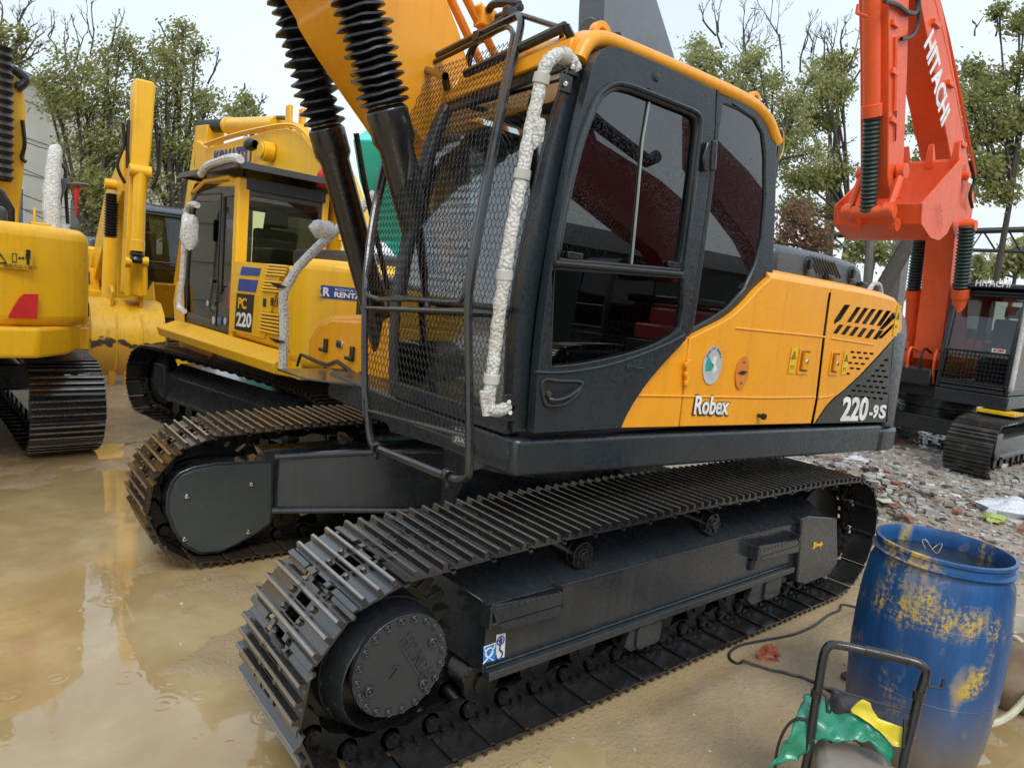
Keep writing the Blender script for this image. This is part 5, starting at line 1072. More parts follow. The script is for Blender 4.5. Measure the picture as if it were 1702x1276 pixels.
# ---- hero's right-front tool box, plate and wrapped rail seen past the guard
tb = MB(); ZP = 1.345
P = [(up(a, c, 'x', -1.02).y, up(a, c, 'x', -1.02).z) for a, c in ((508, 600), (511, 560), (527, 532), (548, 523), (604, 522), (650, 530), (650, 636), (604, 636), (560, 622))]
ys_ = [p[0] for p in P]
tb.prism(P, 0, .9, Vector((-1.02, 0, 0)), Y, Z, X); tbo = tb.obj('tool_box', ORANGE, hero, .05, 4)
b = MB(); b.prism([(up(a, c, 'x', -1.05).y, up(a, c, 'x', -1.05).z) for a, c in ((514, 600), (519, 560), (533, 540), (550, 532), (603, 534), (600, 618), (588, 626), (550, 613))], 0, .03, Vector((-1.05, 0, 0)), Y, Z, X); tl = b.obj('tool_box_lid', ORANGE, tbo, .02, 3)
for q_ in ((541, 574), (585, 588)): b = MB(); q_ = up(q_[0], q_[1], 'x', -1.06); b.box(q_, (.02, .05, .10)); b.box(q_+Vector((-.012, .02, -.035)), (.03, .09, .025)); b.obj('lid_latch', RUB, tl, .006)
b = MB(); q_ = up(563, 572, 'x', -1.06); b.prism(rrect(q_.y, q_.z, .10, .06, .02), 0, .01, Vector((-1.06, 0, 0)), Y, Z, X); b.prism(rrect(q_.y, q_.z-.004, .07, .035, .012), -.002, .01, Vector((-1.06, 0, 0)), Y, Z, X, mi=1); b.obj('lid_handle', [CHROME, BLK], tl, .002)
P = [up(a, c, 'z', 1.335) for a, c in ((461, 612), (578, 612), (640, 632), (600, 640), (506, 627))]
b = MB(); b.prism([(p.x, p.y) for p in P], 1.32, 1.335, O, X, Y, Z); b.obj('step_plate', paint('wet_plate', (.03, .033, .034), .15, drops=.2), hero, .003)
RA = [(470, 612), (472, 560), (471, 510), (475, 480), (487, 458), (510, 428), (540, 400), (575, 370), (600, 348), (622, 322)]
b = MB(); P = [up(a, c, 'y', 1.34) for a, c in RA]; P = smooth(P, 4); P = [p+noise.noise_vector(p*9)*.008 for p in P]; b.tube(P, .034, 10); b.obj('wrapped_handrail', FOAM, hero)
for px, py in ((466, 480), (464, 571)): c = up(px, py, 'y', 1.34); b = MB(); b.lathe([(.0, 0), (.05, .02), (.06, .03)], c+Vector((-.02, 0, 0)), Vector((.2, 0, 1)), 10); b.obj('torn_tape', RUB, hero)
blob('wrapped_mirror', up(537, 381, 'y', 1.2), .085, (1.15, .6, .75), PLAST, hero, 5)
b = MB(); P = [up(a, c, 'x', -1.06) for a, c in ((503, 590), (530, 602), (545, 606), (560, 600), (590, 622), (600, 622))]; b.tube(P, .014, 6); b.tube([up(500, 588, 'x', -1.06), up(494, 608, 'x', -1.06)], .012, 6); b.obj('rubber_strap', RUB, hero)
# ---- A: counterweight of a yellow excavator at the left edge
fA = Frame(-3.67, 5.95, 0, 94, 1)
A_ = thing('excavator', 'yellow excavator at the left edge showing its counterweight with a red reflector', 'excavator', (-3.67, 5.95, 0), 94)
under(A_)
ca = body_bg(A_, YEL, YEL, paint('hood_dark', (.03, .032, .034), .4), cwz=(1.30, 2.14), chamf=[(-2.0, 1.37), (-2.45, 1.34), (-2.68, 1.1), (-2.75, .7), (-2.77, 0), (-2.76, -.55), (-2.72, -.85), (-2.60, -1.12), (-2.40, -1.28), (-2.0, -1.37)])
plan('counterweight_base', [(-1.2, -1.40), (-1.9, -1.40), (-2.55, -1.12), (-2.82, -.86), (-2.86, 0), (-2.82, .86), (-2.55, 1.2), (-1.9, 1.38), (-1.2, 1.38)], 1.06, 1.31, YEL, A_, .03)
cab_bg(A_, YEL, DARK)
un = -2.765
def afl(pts, mat, name, u=-2.775, par=ca, th=.008, h=()):
    P = [(p.y, p.z) for p in (fA.up(a, c, 'x', u) for a, c in pts)]; Hh = [[(p.y, p.z) for p in (fA.up(a, c, 'x', u) for a, c in q)] for q in h]; b = MB(); b.prism(P, 0, th, Vector((u-.0, 0, 0)), Y, Z, X, holes=Hh); return b.obj(name, mat, par)
afl([(14, 528), (22, 512), (34, 494), (40, 489), (64, 489), (62, 530)], REDM, 'reflector', th=.03)
s_ = afl([(-6, 413), (55, 417), (53, 449), (-8, 444)], STY, 'warning_sticker', th=.02)
afl([(-8, 438), (0, 420), (12, 438)], BLK, 'warning_triangle', -2.781, s_, .003, [[(-5, 436), (0, 424), (9, 436)]])
afl([(20, 421), (28, 421), (28, 436), (20, 436)], BLK, 'pictogram', -2.781, s_, .003, [[(21, 422.2), (27, 422.2), (27, 434.8), (21, 434.8)]])
afl([(30, 429), (33, 426), (33, 428.4), (38, 428.4), (38, 426), (41, 429), (38, 432), (38, 429.8), (33, 429.8), (33, 432)], BLK, 'arrow_marking', -2.781, s_, .003)
afl([(43, 421), (50, 421), (51, 430), (50, 430), (49, 425), (49, 440), (47, 440), (46.6, 432), (46.2, 440), (44, 440), (44.4, 425), (43.4, 430), (42.4, 430)], BLK, 'pictogram', -2.781, s_, .003)
b = MB(); b.lathe([(0, 0), (.016, .0), (.016, .004), (0, .004)], fA.up(47, 418, 'x', -2.782), X, 12); b.obj('pictogram', BLK, s_)
c = fA.up(34, 443, 'x', -2.783); text('lettering', '旋回内立入禁止', c, -Y, Z, .03, BLK, s_, w=.22, depth=.002)
# side panel windows/lettering on its narrow visible right flank
b = MB()
for u_, z_ in ((-1.9, 1.72), (-1.9, 1.42)): b.box((u_, -1.362, z_), (.35, .01, .12))
b.obj('side_lettering', BLK, A_)
prismv('boom', [(-.6, 1.5), (-.1, 1.4), (.3, 2.2), (1.6, 3.8), (3.6, 4.6), (3.5, 5.1), (1.2, 4.8), (-.2, 3.6), (-.75, 2.4)], -.22, .22, YEL, A_, .02) 
pa = [fA.up(a, c, 'x', .3) for a, c in ((-30, 122), (8, 118), (36, 136), (42, 165), (44, 245), (38, 300), (31, 372), (-30, 365))]
b = MB(); b.prism([(p.y, p.z) for p in pa], 0, .45, Vector((.3, 0, 0)), Y, Z, X); ab = b.obj('boom_bracket', YEL, A_, .02)
b = MB(); c = fA.up(24, 131, 'x', .28); b.tube(smooth([c+Vector((0, -.02, -.10)), c+Vector((0, -.10, .02)), c+Vector((0, .04, .10)), c+Vector((0, .2, .06))], 4), .05, 8); b.tube(smooth([fA.up(37, 200, 'x', .25), fA.up(41, 240, 'x', .25), fA.up(36, 262, 'x', .25), fA.up(44, 270, 'x', .25)], 4), .022, 6); b.obj('hydraulic_hose', RUB, ab)
b = MB(); pr_ = []
for k in range(16): pr_ += [(.10, .09*k), (.13, .09*k+.045)]
b.lathe(pr_, fA.up(0, 300, 'x', .1), Vector((0, 0, 1)), 16); b.obj('bellows', RUB, ab)
b = MB(); P = [fA.up(a, c, 'x', -1.5) for a, c in ((88, 388), (86, 330), (90, 270), (92, 250), (90, 240))]; P = smooth(P, 4); b.tube(P, [.075, .075, .07, .085, .07, .08, .065, .07, .06, .065, .06, .06, .06, .055, .05, .045, .02], 12); wr = b.obj('wrapped_exhaust', PLAST, A_)
b = MB(); b.prism([(p.y, p.z) for p in [fA.up(a, c, 'x', -1.45) for a, c in ((93, 395), (99, 300), (104, 296), (116, 298), (104, 330), (100, 395))]], 0, .05, Vector((-1.45, 0, 0)), Y, Z, X); b.obj('mirror_bracket', GREYB, A_, .006)
b = MB(); c = fA.up(128, 309, 'x', -1.4); b.lathe([(0, .02), (.10, .015), (.115, 0), (.10, -.02), (0, -.03)], c, Vector((.15, .1, 1)), 20); b.obj('mirror', GREYB, A_)
b = MB(); P = [fA.up(a, c, 'x', -1.35) for a, c in ((102, 272), (109, 282), (110, 330), (113, 372))]; b.tube(P, .018, 8); b.obj('mirror_pole', BLACK, A_)
b = MB(); P = [fA.up(a, c, 'x', -1.45) for a, c in ((122, 302), (127, 312), (127, 340), (126, 362))]; b.tube(P, [.018, .03, .014, .010], 6); tag(b.obj('ribbon', REDM, A_), 'red ribbon')
b = MB(); P = [fA.up(a, c, 'x', -1.0) for a, c in ((100, 378), (110, 385), (116, 400), (117, 420))]; b.tube(smooth(P, 3), .045, 8); b.obj('wrapped_rail', PLAST, A_)
b = MB(); P = [fA.up(a, c, 'x', -.8) for a, c in ((-20, 300), (8, 317), (26, 348), (26, 372), (-20, 372))]; b.prism([(p.y, p.z) for p in P], 0, .5, Vector((-.8, 0, 0)), Y, Z, X); b.obj('engine_cover', RUB, A_, .03)
b = MB(); c = fA.up(66, 376, 'x', -1.8); b.box(c, (.1, .15, .06)); b.cyl(c+Vector((0, .04, 0)), c+Vector((0, .04, .16)), .012, seg=6); b.obj('fuel_filler', YEL, A_, .01)
# ---- B: yellow excavator whose bucket rests on the ground, teeth down
B_c = (-.95, 12.3); fB = Frame(B_c[0], B_c[1], 0, -92, 1)
B_ = thing('excavator', 'yellow excavator with a black cab, its upright arm and scratched bucket facing us', 'excavator', (B_c[0], B_c[1], 0), -92)
under(B_)
body_bg(B_, YEL, YEL, paint('hood_blue_grey', (.07, .095, .11), .35))
cab_bg(B_, BLACK, BLACK, visor=False)
b = MB()
for u_ in (.62, .9): b.box((1.31, .83, u_+.9), (.02, .92, .03))
b.obj('cab_front_guard', BLACK, B_)
def bx(pts, u, name, mat, th, par=B_, bevel=.01):
    P = [(p.y, p.z) for p in (fB.up(a, c, 'x', u) for a, c in pts)]; b = MB(); b.prism(P, -th, 0, Vector((u, 0, 0)), Y, Z, X); return b.obj(name, mat, par, bevel)
bx([(121, 443), (165, 447), (166, 488), (121, 482)], .64, 'tank_front', YEL, .06); 
c = fB.up(146, 457, 'x', .72); sb = bx([(122, 454), (148, 457), (148, 464), (122, 461)], .72, 'brand_plate', BLK, .01, bevel=0); text('lettering', 'HYUNDAI', fB.up(134, 459, 'x', .735), Y, Z, .06, WHITE, sb, w=.28, depth=.004)
b = MB(); b.cyl(fB.up(151, 440, 'x', -.8), fB.up(151, 402, 'x', -.8), .09, seg=14); b.ball(fB.up(151, 402, 'x', -.8), .09); b.obj('exhaust_pipe', GREYB, B_)
ar = bx([(224, 132), (226, 129), (256, 136), (259, 144), (252, 250), (243, 330), (240, 495), (206, 490), (213, 330), (222, 200)], 4.42, 'arm', YEL, .40, bevel=.03)
bx([(192, 306), (214, 300), (216, 500), (196, 498)], 2.9, 'boom', YEL, .12); prismv('boom', [(4.0, 3.5), (4.0, 2.9), (2.6, 2.5), (.3, 1.3), (-.2, 1.6), (2.0, 3.0)], -.12, .22, YEL, B_, .02)
b = MB(); P0 = fB.up(233, 285, 'x', 4.55); P1 = fB.up(228, 418, 'x', 4.6); b.cyl(P0, P1, .085, seg=18); b.cyl(P0+(P1-P0)*.86, P1, .10, seg=18); b.cyl(P0-Y*.14, P0+Y*.14, .09, seg=14); b.obj('bucket_cylinder', YEL, ar, .005)
b = MB(); P2 = fB.up(226, 432, 'x', 4.6); b.lathe([(.07, 0), (.10, .04), (.08, .08), (.10, .12), (.07, .17)], P1+(P2-P1)*.0, P2-P1, 14); b.obj('bellows', RUB, ar)
for xx in (213, 241):
    b = MB(); b.tube([fB.up(xx, 435, 'x', 4.6), fB.up(xx, 490, 'x', 4.55)], .035, 6); b.cyl(fB.up(xx, 435, 'x', 4.6)-Y*.04, fB.up(xx, 435, 'x', 4.6)+Y*.04, .07, seg=12); b.obj('bucket_link', YEL, ar)
b = MB(); P0 = fB.up(186, 322, 'x', 3.4); P1 = fB.up(184, 396, 'x', 3.4); pr_ = []; n_ = 16; L2 = (P1-P0).length
for k in range(n_): pr_ += [(.075, L2*k/n_), (.105, L2*(k+.5)/n_)]
b.lathe(pr_, P0, P1-P0, 16); cy1 = MB(); cy1.cyl(P1, fB.up(180, 500, 'x', 3.4), .10, seg=16); cy1.cyl(P0+Z*.14-Y*.1, P0+Z*.14+Y*.1, .08, seg=12); co1 = cy1.obj('boom_cylinder', YEL, B_, .004); b.obj('bellows', RUB, co1)
for q in (((204, 205), (206, 240), (195, 275), (208, 305)), ((214, 200), (212, 240), (212, 280)), ((258, 205), (262, 250), (262, 290), (252, 315)), ((268, 222), (266, 260), (264, 290))):
    b = MB(); b.tube(smooth([fB.up(a, c, 'x', 4.3) for a, c in q], 4), .025, 6); b.obj('hydraulic_hose', RUB, ar)
def mat_bucket():
    m = YEL2.copy(); m.name = 'banded_bucket_paint'; nt = m.node_tree; b = nt.nodes['Principled BSDF']; L = nt.links; src = b.inputs['Base Color'].links[0].from_socket
    tc = nd(nt, 'TexCoord'); sx = nd(nt, 'SeparateXYZ'); L.new(tc.outputs['Object'], sx.inputs[0]); n = nd(nt, 'TexNoise', i_Scale=6, i_Detail=6); L.new(tc.outputs['Object'], n.inputs['Vector'])
    ad = nt.nodes.new('ShaderNodeMath'); ad.operation = 'MULTIPLY_ADD'; L.new(n.outputs['Fac'], ad.inputs[0]); ad.inputs[1].default_value = .32; L.new(sx.outputs['Z'], ad.inputs[2])
    c = mixc(nt, rng(nt, ad.outputs[0], .78, .84, 1, 0), src, (.52, .27, .03))
    f1 = rng(nt, ad.outputs[0], .80, .83, 0, 1); f2 = rng(nt, ad.outputs[0], .88, .90, 1, 0); mm = nt.nodes.new('ShaderNodeMath'); mm.operation = 'MULTIPLY'; L.new(f1, mm.inputs[0]); L.new(f2, mm.inputs[1])
    L.new(mixc(nt, mm.outputs[0], c, (.05, .032, .02)), b.inputs['Base Color']); return m
BUCKM = mat_bucket()
bkB = bucket_shell(B_, [(3.75, 1.30), (4.15, 1.28), (4.45, 1.12), (4.60, .85), (4.62, .55), (4.54, .34), (4.44, .20)], -.53, .42, .04, BUCKM, lip=6, teeth=5, tdir=(-.15, -1))
b = MB(); b.box((4.58, -.05, .20), (.03, .9, .02)); b.obj('wear_strip', YEL2, bkB) if False else None
for v in (-.22, .11): b = MB(); b.tube([(4.47, v, 1.12), (4.615, v, .85), (4.635, v, .55), (4.52, v, .30)], .012, 6); b.obj('bucket_rib', YEL2, bkB)
for v in (-.25, .13): b = MB(); b.prism([(3.8, 1.2), (4.3, 1.2), (4.35, 1.42), (4.2, 1.5), (3.9, 1.5)], v-.02, v+.02, O, X, Z, Y); b.obj('bucket_ear', YEL2, bkB, .006)
# ---- D: orange-red excavator on the right
fD = Frame(9.69, .71, 0, -178.8, .94)
D_ = thing('excavator', 'orange-red excavator on the right, its curled bucket hanging above its black cab', 'excavator', (9.69, .71, 0), -178.8, None, .94)
MUDSH = paint('muddy_shoe', (.030, .026, .023), .5, metal=.2, drops=0, dirt=.8, dcol=(.12, .095, .07), dsc=6, dlow=.5, coat=.1)
under(D_, 0, FRAMEM, (MUDSH, MUDSH))
body_bg(D_, RED, RED, DARK, skirt=DARK)
cab_bg(D_, DARK, DARK)
z0_ = 1.28
b = MB()
for k in range(17): b.tube([(1.345, .40+.86*k/16, z0_+.10), (1.345, .40+.86*k/16, z0_+.62)], .004, 4)
for k in range(9): b.tube([(1.345, .40, z0_+.10+.52*k/8), (1.345, 1.26, z0_+.10+.52*k/8)], .004, 4)
b.tube([(1.345, .39, z0_+.09), (1.345, 1.27, z0_+.09), (1.345, 1.27, z0_+.63), (1.345, .39, z0_+.63)], .016, 6, closed=True); b.obj('front_grille', BLACK, D_, recalc=False)
b = MB(); b.box((1.1, .83, 2.93), (.30, 1.06, .07)); b.obj('roof_visor', DARK, D_, .02); text('lettering', 'HITACHI', Vector((1.262, .86, 2.965)), Vector((0, 1, 0)), Z, .10, WHITE, D_, w=.46, bold=.02, depth=.01)
b = MB(); b.box((1.275, 1.10, 1.93), (.004, .18, .10)); sg = b.obj('price_sign', WHITE, D_); text('lettering', '8180', Vector((1.279, 1.10, 1.955)), Y, Z, .04, REDM, sg, w=.14, bold=.03); b = MB(); b.box((1.279, 1.08, 1.90), (.003, .10, .03)); b.obj('price_mark', REDM, sg)
for v in (.62, .74): b = MB(); b.tube([(.9, v, 1.5), (.95, v, 1.95)], .012, 6); b.box((.95, v, 2.0), (.06, .09, .16)); b.obj('red_seat_lever', [REDM], D_)
b = MB(); b.tube(smooth([(1.36, 1.36, 2.75), (1.42, 1.38, 2.6), (1.40, 1.38, 2.0), (1.40, 1.38, 1.45), (1.33, 1.36, 1.38)], 4), .034, 8); b.obj('wrapped_rail', FOAM, D_)
def duz(pts, v): return uz(fD, pts, v)
bo_ = prismv('boom', duz([(1562, 600), (1578, 480), (1588, 380), (1588, 300), (1565, 180), (1530, 5), (1522, -30), (1556, -30), (1564, 0), (1600, 200), (1620, 330), (1606, 420), (1590, 500), (1574, 600)], .22), -.20, .22, RED, D_, .01)
P = [fD.up(a, c, 'y', .256) for a, c in ((1543, 62), (1572, 198))]; yd = (P[1]-P[0]).normalized(); text('lettering', 'HITACHI', (P[0]+P[1])/2, yd, yd.cross(Y)*-1 if False else Vector((-yd.z, 0, yd.x)) if yd.cross(Vector((-yd.z, 0, yd.x))).y > 0 else Vector((yd.z, 0, -yd.x)), .36, WHITE, bo_, w=(P[1]-P[0]).length, bold=.03, depth=.006)
for k, off in enumerate((0, 9)):
    b = MB(); b.tube([fD.up(a+off, c, 'y', .20-.1*k) for a, c in ((1548, -10), (1566, 60), (1585, 150), (1602, 240), (1612, 290))], .026, 6); b.obj('boom_pipe', RED, bo_)
arD = prismv('arm', duz([(1477, -30), (1478, 100), (1476, 290), (1480, 330), (1498, 330), (1502, 280), (1508, 120), (1512, -30)], .18), -.18, .18, RED, D_, .012)
P0, P1 = fD.up(1449, -30, 'y', .0), fD.up(1449, 195, 'y', .0); P2 = fD.up(1443, 352, 'y', .0)
b = MB(); b.cyl(P0, P1, .105, seg=18); b.cyl(P0+(P1-P0)*.9, P1, .125, seg=18); cyD = b.obj('bucket_cylinder', RED, D_, .004)
GREENB = paint('dark_green_rubber', (.012, .030, .024), .5, drops=0, dirt=.4, dcol=(.06, .07, .06))
def bellows(P0, P1, r, n_, par, mat=GREENB):
    pr_ = []; L2 = (P1-P0).length
    for k in range(n_): pr_ += [(r*.78, L2*k/n_), (r, L2*(k+.5)/n_)]
    pr_.append((r*.78, L2)); b = MB(); b.lathe(pr_, P0, P1-P0, 18); return b.obj('bellows', mat, par, angle=20)
bellows(P1, P2, .115, 22, cyD)
b = MB(); b.tube([fD.up(1488, 62, 'y', .19), fD.up(1486, 185, 'y', .19)], .03, 6); b.tube([fD.up(1488, 185, 'y', .19), fD.up(1487, 235, 'y', .19)], .02, 6, mi=1); b.obj('hose_coupler', [RED, CHROME], arD)
b = MB(); b.tube(smooth([fD.up(a, c, 'y', .22) for a, c in ((1470, 2), (1490, 8), (1510, 22), (1524, 18), (1527, -10))], 4), .03, 8); b.tube(smooth([fD.up(a, c, 'y', .22) for a, c in ((1527, -10), (1526, 40), (1514, 60), (1498, 65))], 4), .026, 8); b.obj('hydraulic_hose', RUB, arD)
bp_ = duz([(1600, 262), (1596, 310), (1586, 362), (1574, 388), (1560, 400), (1546, 395), (1531, 372), (1533, 338)], .55)
bkD = bucket_shell(D_, bp_, -.62, .55, .05, RED, lip=0, teeth=4)
P = [fD.up(a, c, 'y', .585) for a, c in ((1562, 340), (1566, 378))]; yd = (P[1]-P[0]).normalized(); text('cast_lettering', 'HITACHI', (P[0]+P[1])/2, yd, Vector((-yd.z, 0, yd.x)) if yd.cross(Vector((-yd.z, 0, yd.x))).y > 0 else Vector((yd.z, 0, -yd.x)), .07, paint('shadow_red', (.55, .05, .01), .5), bkD, w=(P[1]-P[0]).length)
bp0 = Vector((bp_[7][0], 0, bp_[7][1]))
for v in (-.26, .26):
    b = MB(); A1 = P2+Vector((0, v-P2.y, .02)); A2 = fD.up(1492, 285, 'y', .2); A2 = Vector((A2.x, v, A2.z)); A3 = Vector((bp0.x+.05, v, bp0.z-.28)); b.tube([A1, A2], .05, 8); b.tube([A1, A3], .055, 8)
    b.cyl(A2-Y*.05, A2+Y*.05, .10, seg=14); b.cyl(A1-Y*.05, A1+Y*.05, .10, seg=14); b.cyl(A3-Y*.05, A3+Y*.05, .09, seg=14); b.obj('bucket_link', RED, bkD)
b = MB(); b.cyl(P2-Y*.34, P2+Y*.34, .085, seg=16); b.obj('link_pin', RED, bkD)
for (a, c1, c2, c3, v) in ((1522, 400, 482, 600, -.42), (1600, 385, 480, 600, .42)):
    Q0 = fD.up(a+8, c1-10, 'y', v); Q1 = fD.up(a-3, c2, 'y', v); Q2 = fD.up(a-10, c3, 'y', v)
    b = MB(); b.cyl(Q1, Q2, .11, seg=18); b.cyl(Q1, Q1+(Q2-Q1)*.12, .13, seg=18); co = b.obj('boom_cylinder', RED, D_, .004); bellows(Q0, Q1, .125, 18, co)
    b = MB(); b.cyl(Q0-Y*.1, Q0+Y*.12, .08, seg=14); b.obj('cylinder_pin', RED, co)
for k in range(6):
    b = MB(); v = -.75+.2*k; u_ = 1.15; b.tube(smooth([(u_, v, 1.3), (u_+.12, v, 1.65), (u_+.05, v, 1.85), (u_-.2, v+.03, 1.8)], 4), .022, 6); b.obj('base_hose', RED if k % 2 else RUB, D_)
b = MB(); b.box((1.0, -.15, 1.4), (.5, .8, .3)); b.obj('boom_foot', RUB, D_, .04)
b = MB(); b.box((1.2, 1.25, 1.02), (.5, .5, .05)); b.obj('yellow_ledge', STY, D_, .005)
# ---- teal boom, grey boom
T_ = thing('excavator', 'teal excavator boom with a blue safety cross, seen past the black cylinders', 'excavator', (3.6, 8.6, 0), -60)
fT = Frame(3.6, 8.6, 0, -60, 1)
def onT(pts, u): return [(p.y, p.z) for p in (fT.up(a, c, 'x', u) for a, c in pts)]
b = MB(); b.prism(onT([(586, 232), (600, 222), (650, 188), (690, 175), (760, 300), (700, 480), (640, 405), (625, 400), (606, 330), (597, 300)], .3), 0, .6, Vector((.3, 0, 0)), Y, Z, X); tb_ = b.obj('boom', TEAL, T_, .02)
b = MB(); b.prism(onT([(609, 238), (632, 240), (632, 267), (609, 266)], .295), 0, .004, Vector((.294, 0, 0)), Y, Z, X); sg = b.obj('safety_sign', WHITE, T_)
ctr = fT.up(622, 253, 'x', .29); ctr.x = .29
b = MB(); s3 = .075; b.prism([(-s3*2, -s3*.75), (-s3*.75, -s3*.75), (-s3*.75, -s3*2), (s3*.75, -s3*2), (s3*.75, -s3*.75), (s3*2, -s3*.75), (s3*2, s3*.75), (s3*.75, s3*.75), (s3*.75, s3*2), (-s3*.75, s3*2), (-s3*.75, s3*.75), (-s3*2, s3*.75)], 0, .004, ctr-X*.003, Y, Z, X); b.obj('blue_cross', SKYB, sg)
sgn = 1 if (fT.c.x < 0) else -1
for t_, q in (('安', (612, 242)), ('第', (612, 263)), ('全', (629, 242)), ('一', (629, 263))): c = fT.up(*q, 'x', .288); text('lettering', t_, c, Y if fT.c.x > .3 else -Y, Z, .07, BLK, sg, depth=.003)
plan('platform', [(-2.4, -1.3), (1.2, -1.3), (1.2, 1.3), (-2.4, 1.3)], 1.0, 2.0, TEAL, T_); plan('base', [(-2.2, -1.4), (2.2, -1.4), (2.2, 1.4), (-2.2, 1.4)], .05, .9, FRAMEM, T_)
F_ = thing('excavator', 'dark grey boom with hoses, rising behind the orange cab roof', 'excavator', (6.2, 6.2, 0), 200)
fF = Frame(6.2, 6.2, 0, 200, 1)
def onF(pts, v): return [(p.x, p.z) for p in (fF.up(a, c, 'y', v) for a, c in pts)]
b = MB(); b.prism(onF([(960, 62), (964, -40), (1030, -60), (1052, 0), (1084, 92), (1175, 430), (1210, 560), (1130, 560), (1085, 420), (1010, 110), (990, 60)], -.2), -.2, .3, O, X, Z, Y); b.obj('boom', GREYB, F_, .02)
b = MB(); b.prism(onF([(992, 60), (986, 40), (988, 5), (996, -40), (1030, -40), (1048, 10), (1066, 60), (1080, 92), (1044, 78)], -.25), -.26, -.21, O, X, Z, Y); fb = b.obj('side_plate', paint('light_grey_plate', (.12, .13, .145), .45, drops=0), F_, .01)
b = MB(); P = onF([(1030, 18), (1043, 14), (1058, 40), (1060, 48), (1050, 50)], -.3); b.prism(P, -.32, -.27, O, X, Z, Y); q = fF.up(1050, 42, 'y', -.34); b.cyl(q, q+Y*.05, .05, seg=12, mi=1); b.obj('pivot_plate', [GREYB, CHROME], F_, .01)
for q in (((1020, -5), (1030, -4), (1048, 10), (1062, 40), (1074, 62)), ((1003, 62), (1004, 20), (1015, 8), (1030, 6)), ((1020, 62), (1024, 20), (1026, -10))):
    b = MB(); b.tube(smooth([fF.up(a, c, 'y', -.36) for a, c in q], 4), .035, 6); b.obj('hydraulic_hose', RUB, F_)
b = MB(); b.cyl(fF.up(980, 46, 'y', -.35), fF.up(980, 46, 'y', .2), .16, seg=16); b.obj('pin_boss', GREYB, F_, .01)
plan('platform', [(-2.4, -1.3), (1.2, -1.3), (1.2, 1.3), (-2.4, 1.3)], 1.0, 2.0, GREYB, F_); plan('base', [(-2.2, -1.4), (2.2, -1.4), (2.2, 1.4), (-2.2, 1.4)], .05, .9, FRAMEM, F_)
# ---- red excavator standing behind the photographer: it shows as a reflection in the side windows
E_ = thing('excavator', 'dark red excavator behind the camera, seen only as a reflection in the cab windows', 'excavator', (9.5, -9.6, 0), 178)
DRED = paint('dark_red_paint', (.27, .02, .018), .4, drops=0, dirt=.2)
under(E_); body_bg(E_, DRED, DRED, DARK, skirt=DARK); cab_bg(E_, DARK, DARK)
def mir(px, py): p = up(px, py, 'y', 6.6); return (p.x, p.z)
mp = [mir(*q) for q in ((950, 150), (980, 235), (1085, 300), (1120, 330), (1138, 390), (1150, 470), (1105, 470), (1080, 420), (1040, 390), (965, 330), (900, 260))]
b = MB(); b.prism(mp, -9.65, -9.15, Vector((0, 0, 0)), X, Z, Y); o_ = b.obj('boom', DRED, None, .02); o_.parent = E_; o_.matrix_parent_inverse = (Matrix.Translation((9.5, -9.6, 0)) @ Matrix.Rotation(R(178), 4, 'Z')).inverted()
def keep(o_, root, loc, yaw): o_.parent = root; o_.matrix_parent_inverse = (Matrix.Translation(loc) @ Matrix.Rotation(R(yaw), 4, 'Z')).inverted()
b = MB(); P = [Vector((mir(*q)[0], -9.1, mir(*q)[1])) for q in ((940, 175), (985, 215), (1060, 270), (1075, 262))]; b.tube(P, .14, 10); keep(b.obj('arm_cylinder', RUB, None), E_, (9.5, -9.6, 0), 178)
E2 = thing('excavator', 'second dark red excavator added behind the camera for the rear side window reflection', 'excavator', (16.5, -9.8, 0), 178)  # added machine, repeats the red reflection in the rear side window
under(E2); body_bg(E2, DRED, DRED, DARK, skirt=DARK); cab_bg(E2, DARK, DARK)
b = MB(); b.prism([mir(*q) for q in ((1150, 150), (1180, 225), (1240, 285), (1275, 330), (1290, 400), (1300, 470), (1265, 450), (1240, 400), (1210, 360), (1180, 320), (1150, 280))], -9.65, -9.15, O, X, Z, Y); keep(b.obj('boom', DRED, None, .02), E2, (16.5, -9.8, 0), 178)
# fittings on the red arm, bucket and boom
for a, c in ((1488, 40), (1487, 120), (1485, 200)):
    b = MB(); b.box(fD.up(a, c, 'y', .20), (.16, .04, .07)); b.obj('pipe_clamp', RED, arD, .006)
for a, c in ((1556, 40), (1580, 140), (1600, 240)):
    b = MB(); b.box(fD.up(a, c, 'y', .24), (.22, .06, .07)); b.obj('pipe_clamp', RED, bo_, .006)
b = MB(); b.prism(duz([(1570, 300), (1604, 268), (1618, 330), (1610, 390), (1586, 392)], .255), .225, .262, O, X, Z, Y); b.obj('boom_patch', RED, bo_, .01)
for q in ((1600, 292), (1608, 372)):
    b = MB(); p = fD.up(q[0], q[1], 'y', .27); b.cyl(p, p+Y*.08, .075, seg=14); b.cyl(p+Y*.08, p+Y*.10, .05, seg=10); b.obj('boom_pin', RED, bo_, .005)
b = MB(); b.tube(smooth([fD.up(a, c, 'y', .33) for a, c in ((1612, 268), (1618, 300), (1612, 325), (1616, 345))], 4), .026, 6); b.obj('hydraulic_hose', RUB, bo_)
b = MB(); b.box(fD.up(1612, 301, 'y', .36), (.16, .02, .08)); b.obj('number_plate', WHITE, bo_, .004)
P = duz([(1470, -10), (1477, 0)], .18)
b = MB(); b.tube([fD.up(1440, 28, 'y', .02), fD.up(1424, 22, 'y', .02), fD.up(1426, 8, 'y', .02)], .02, 6); b.obj('hose_stub', RED, cyD)
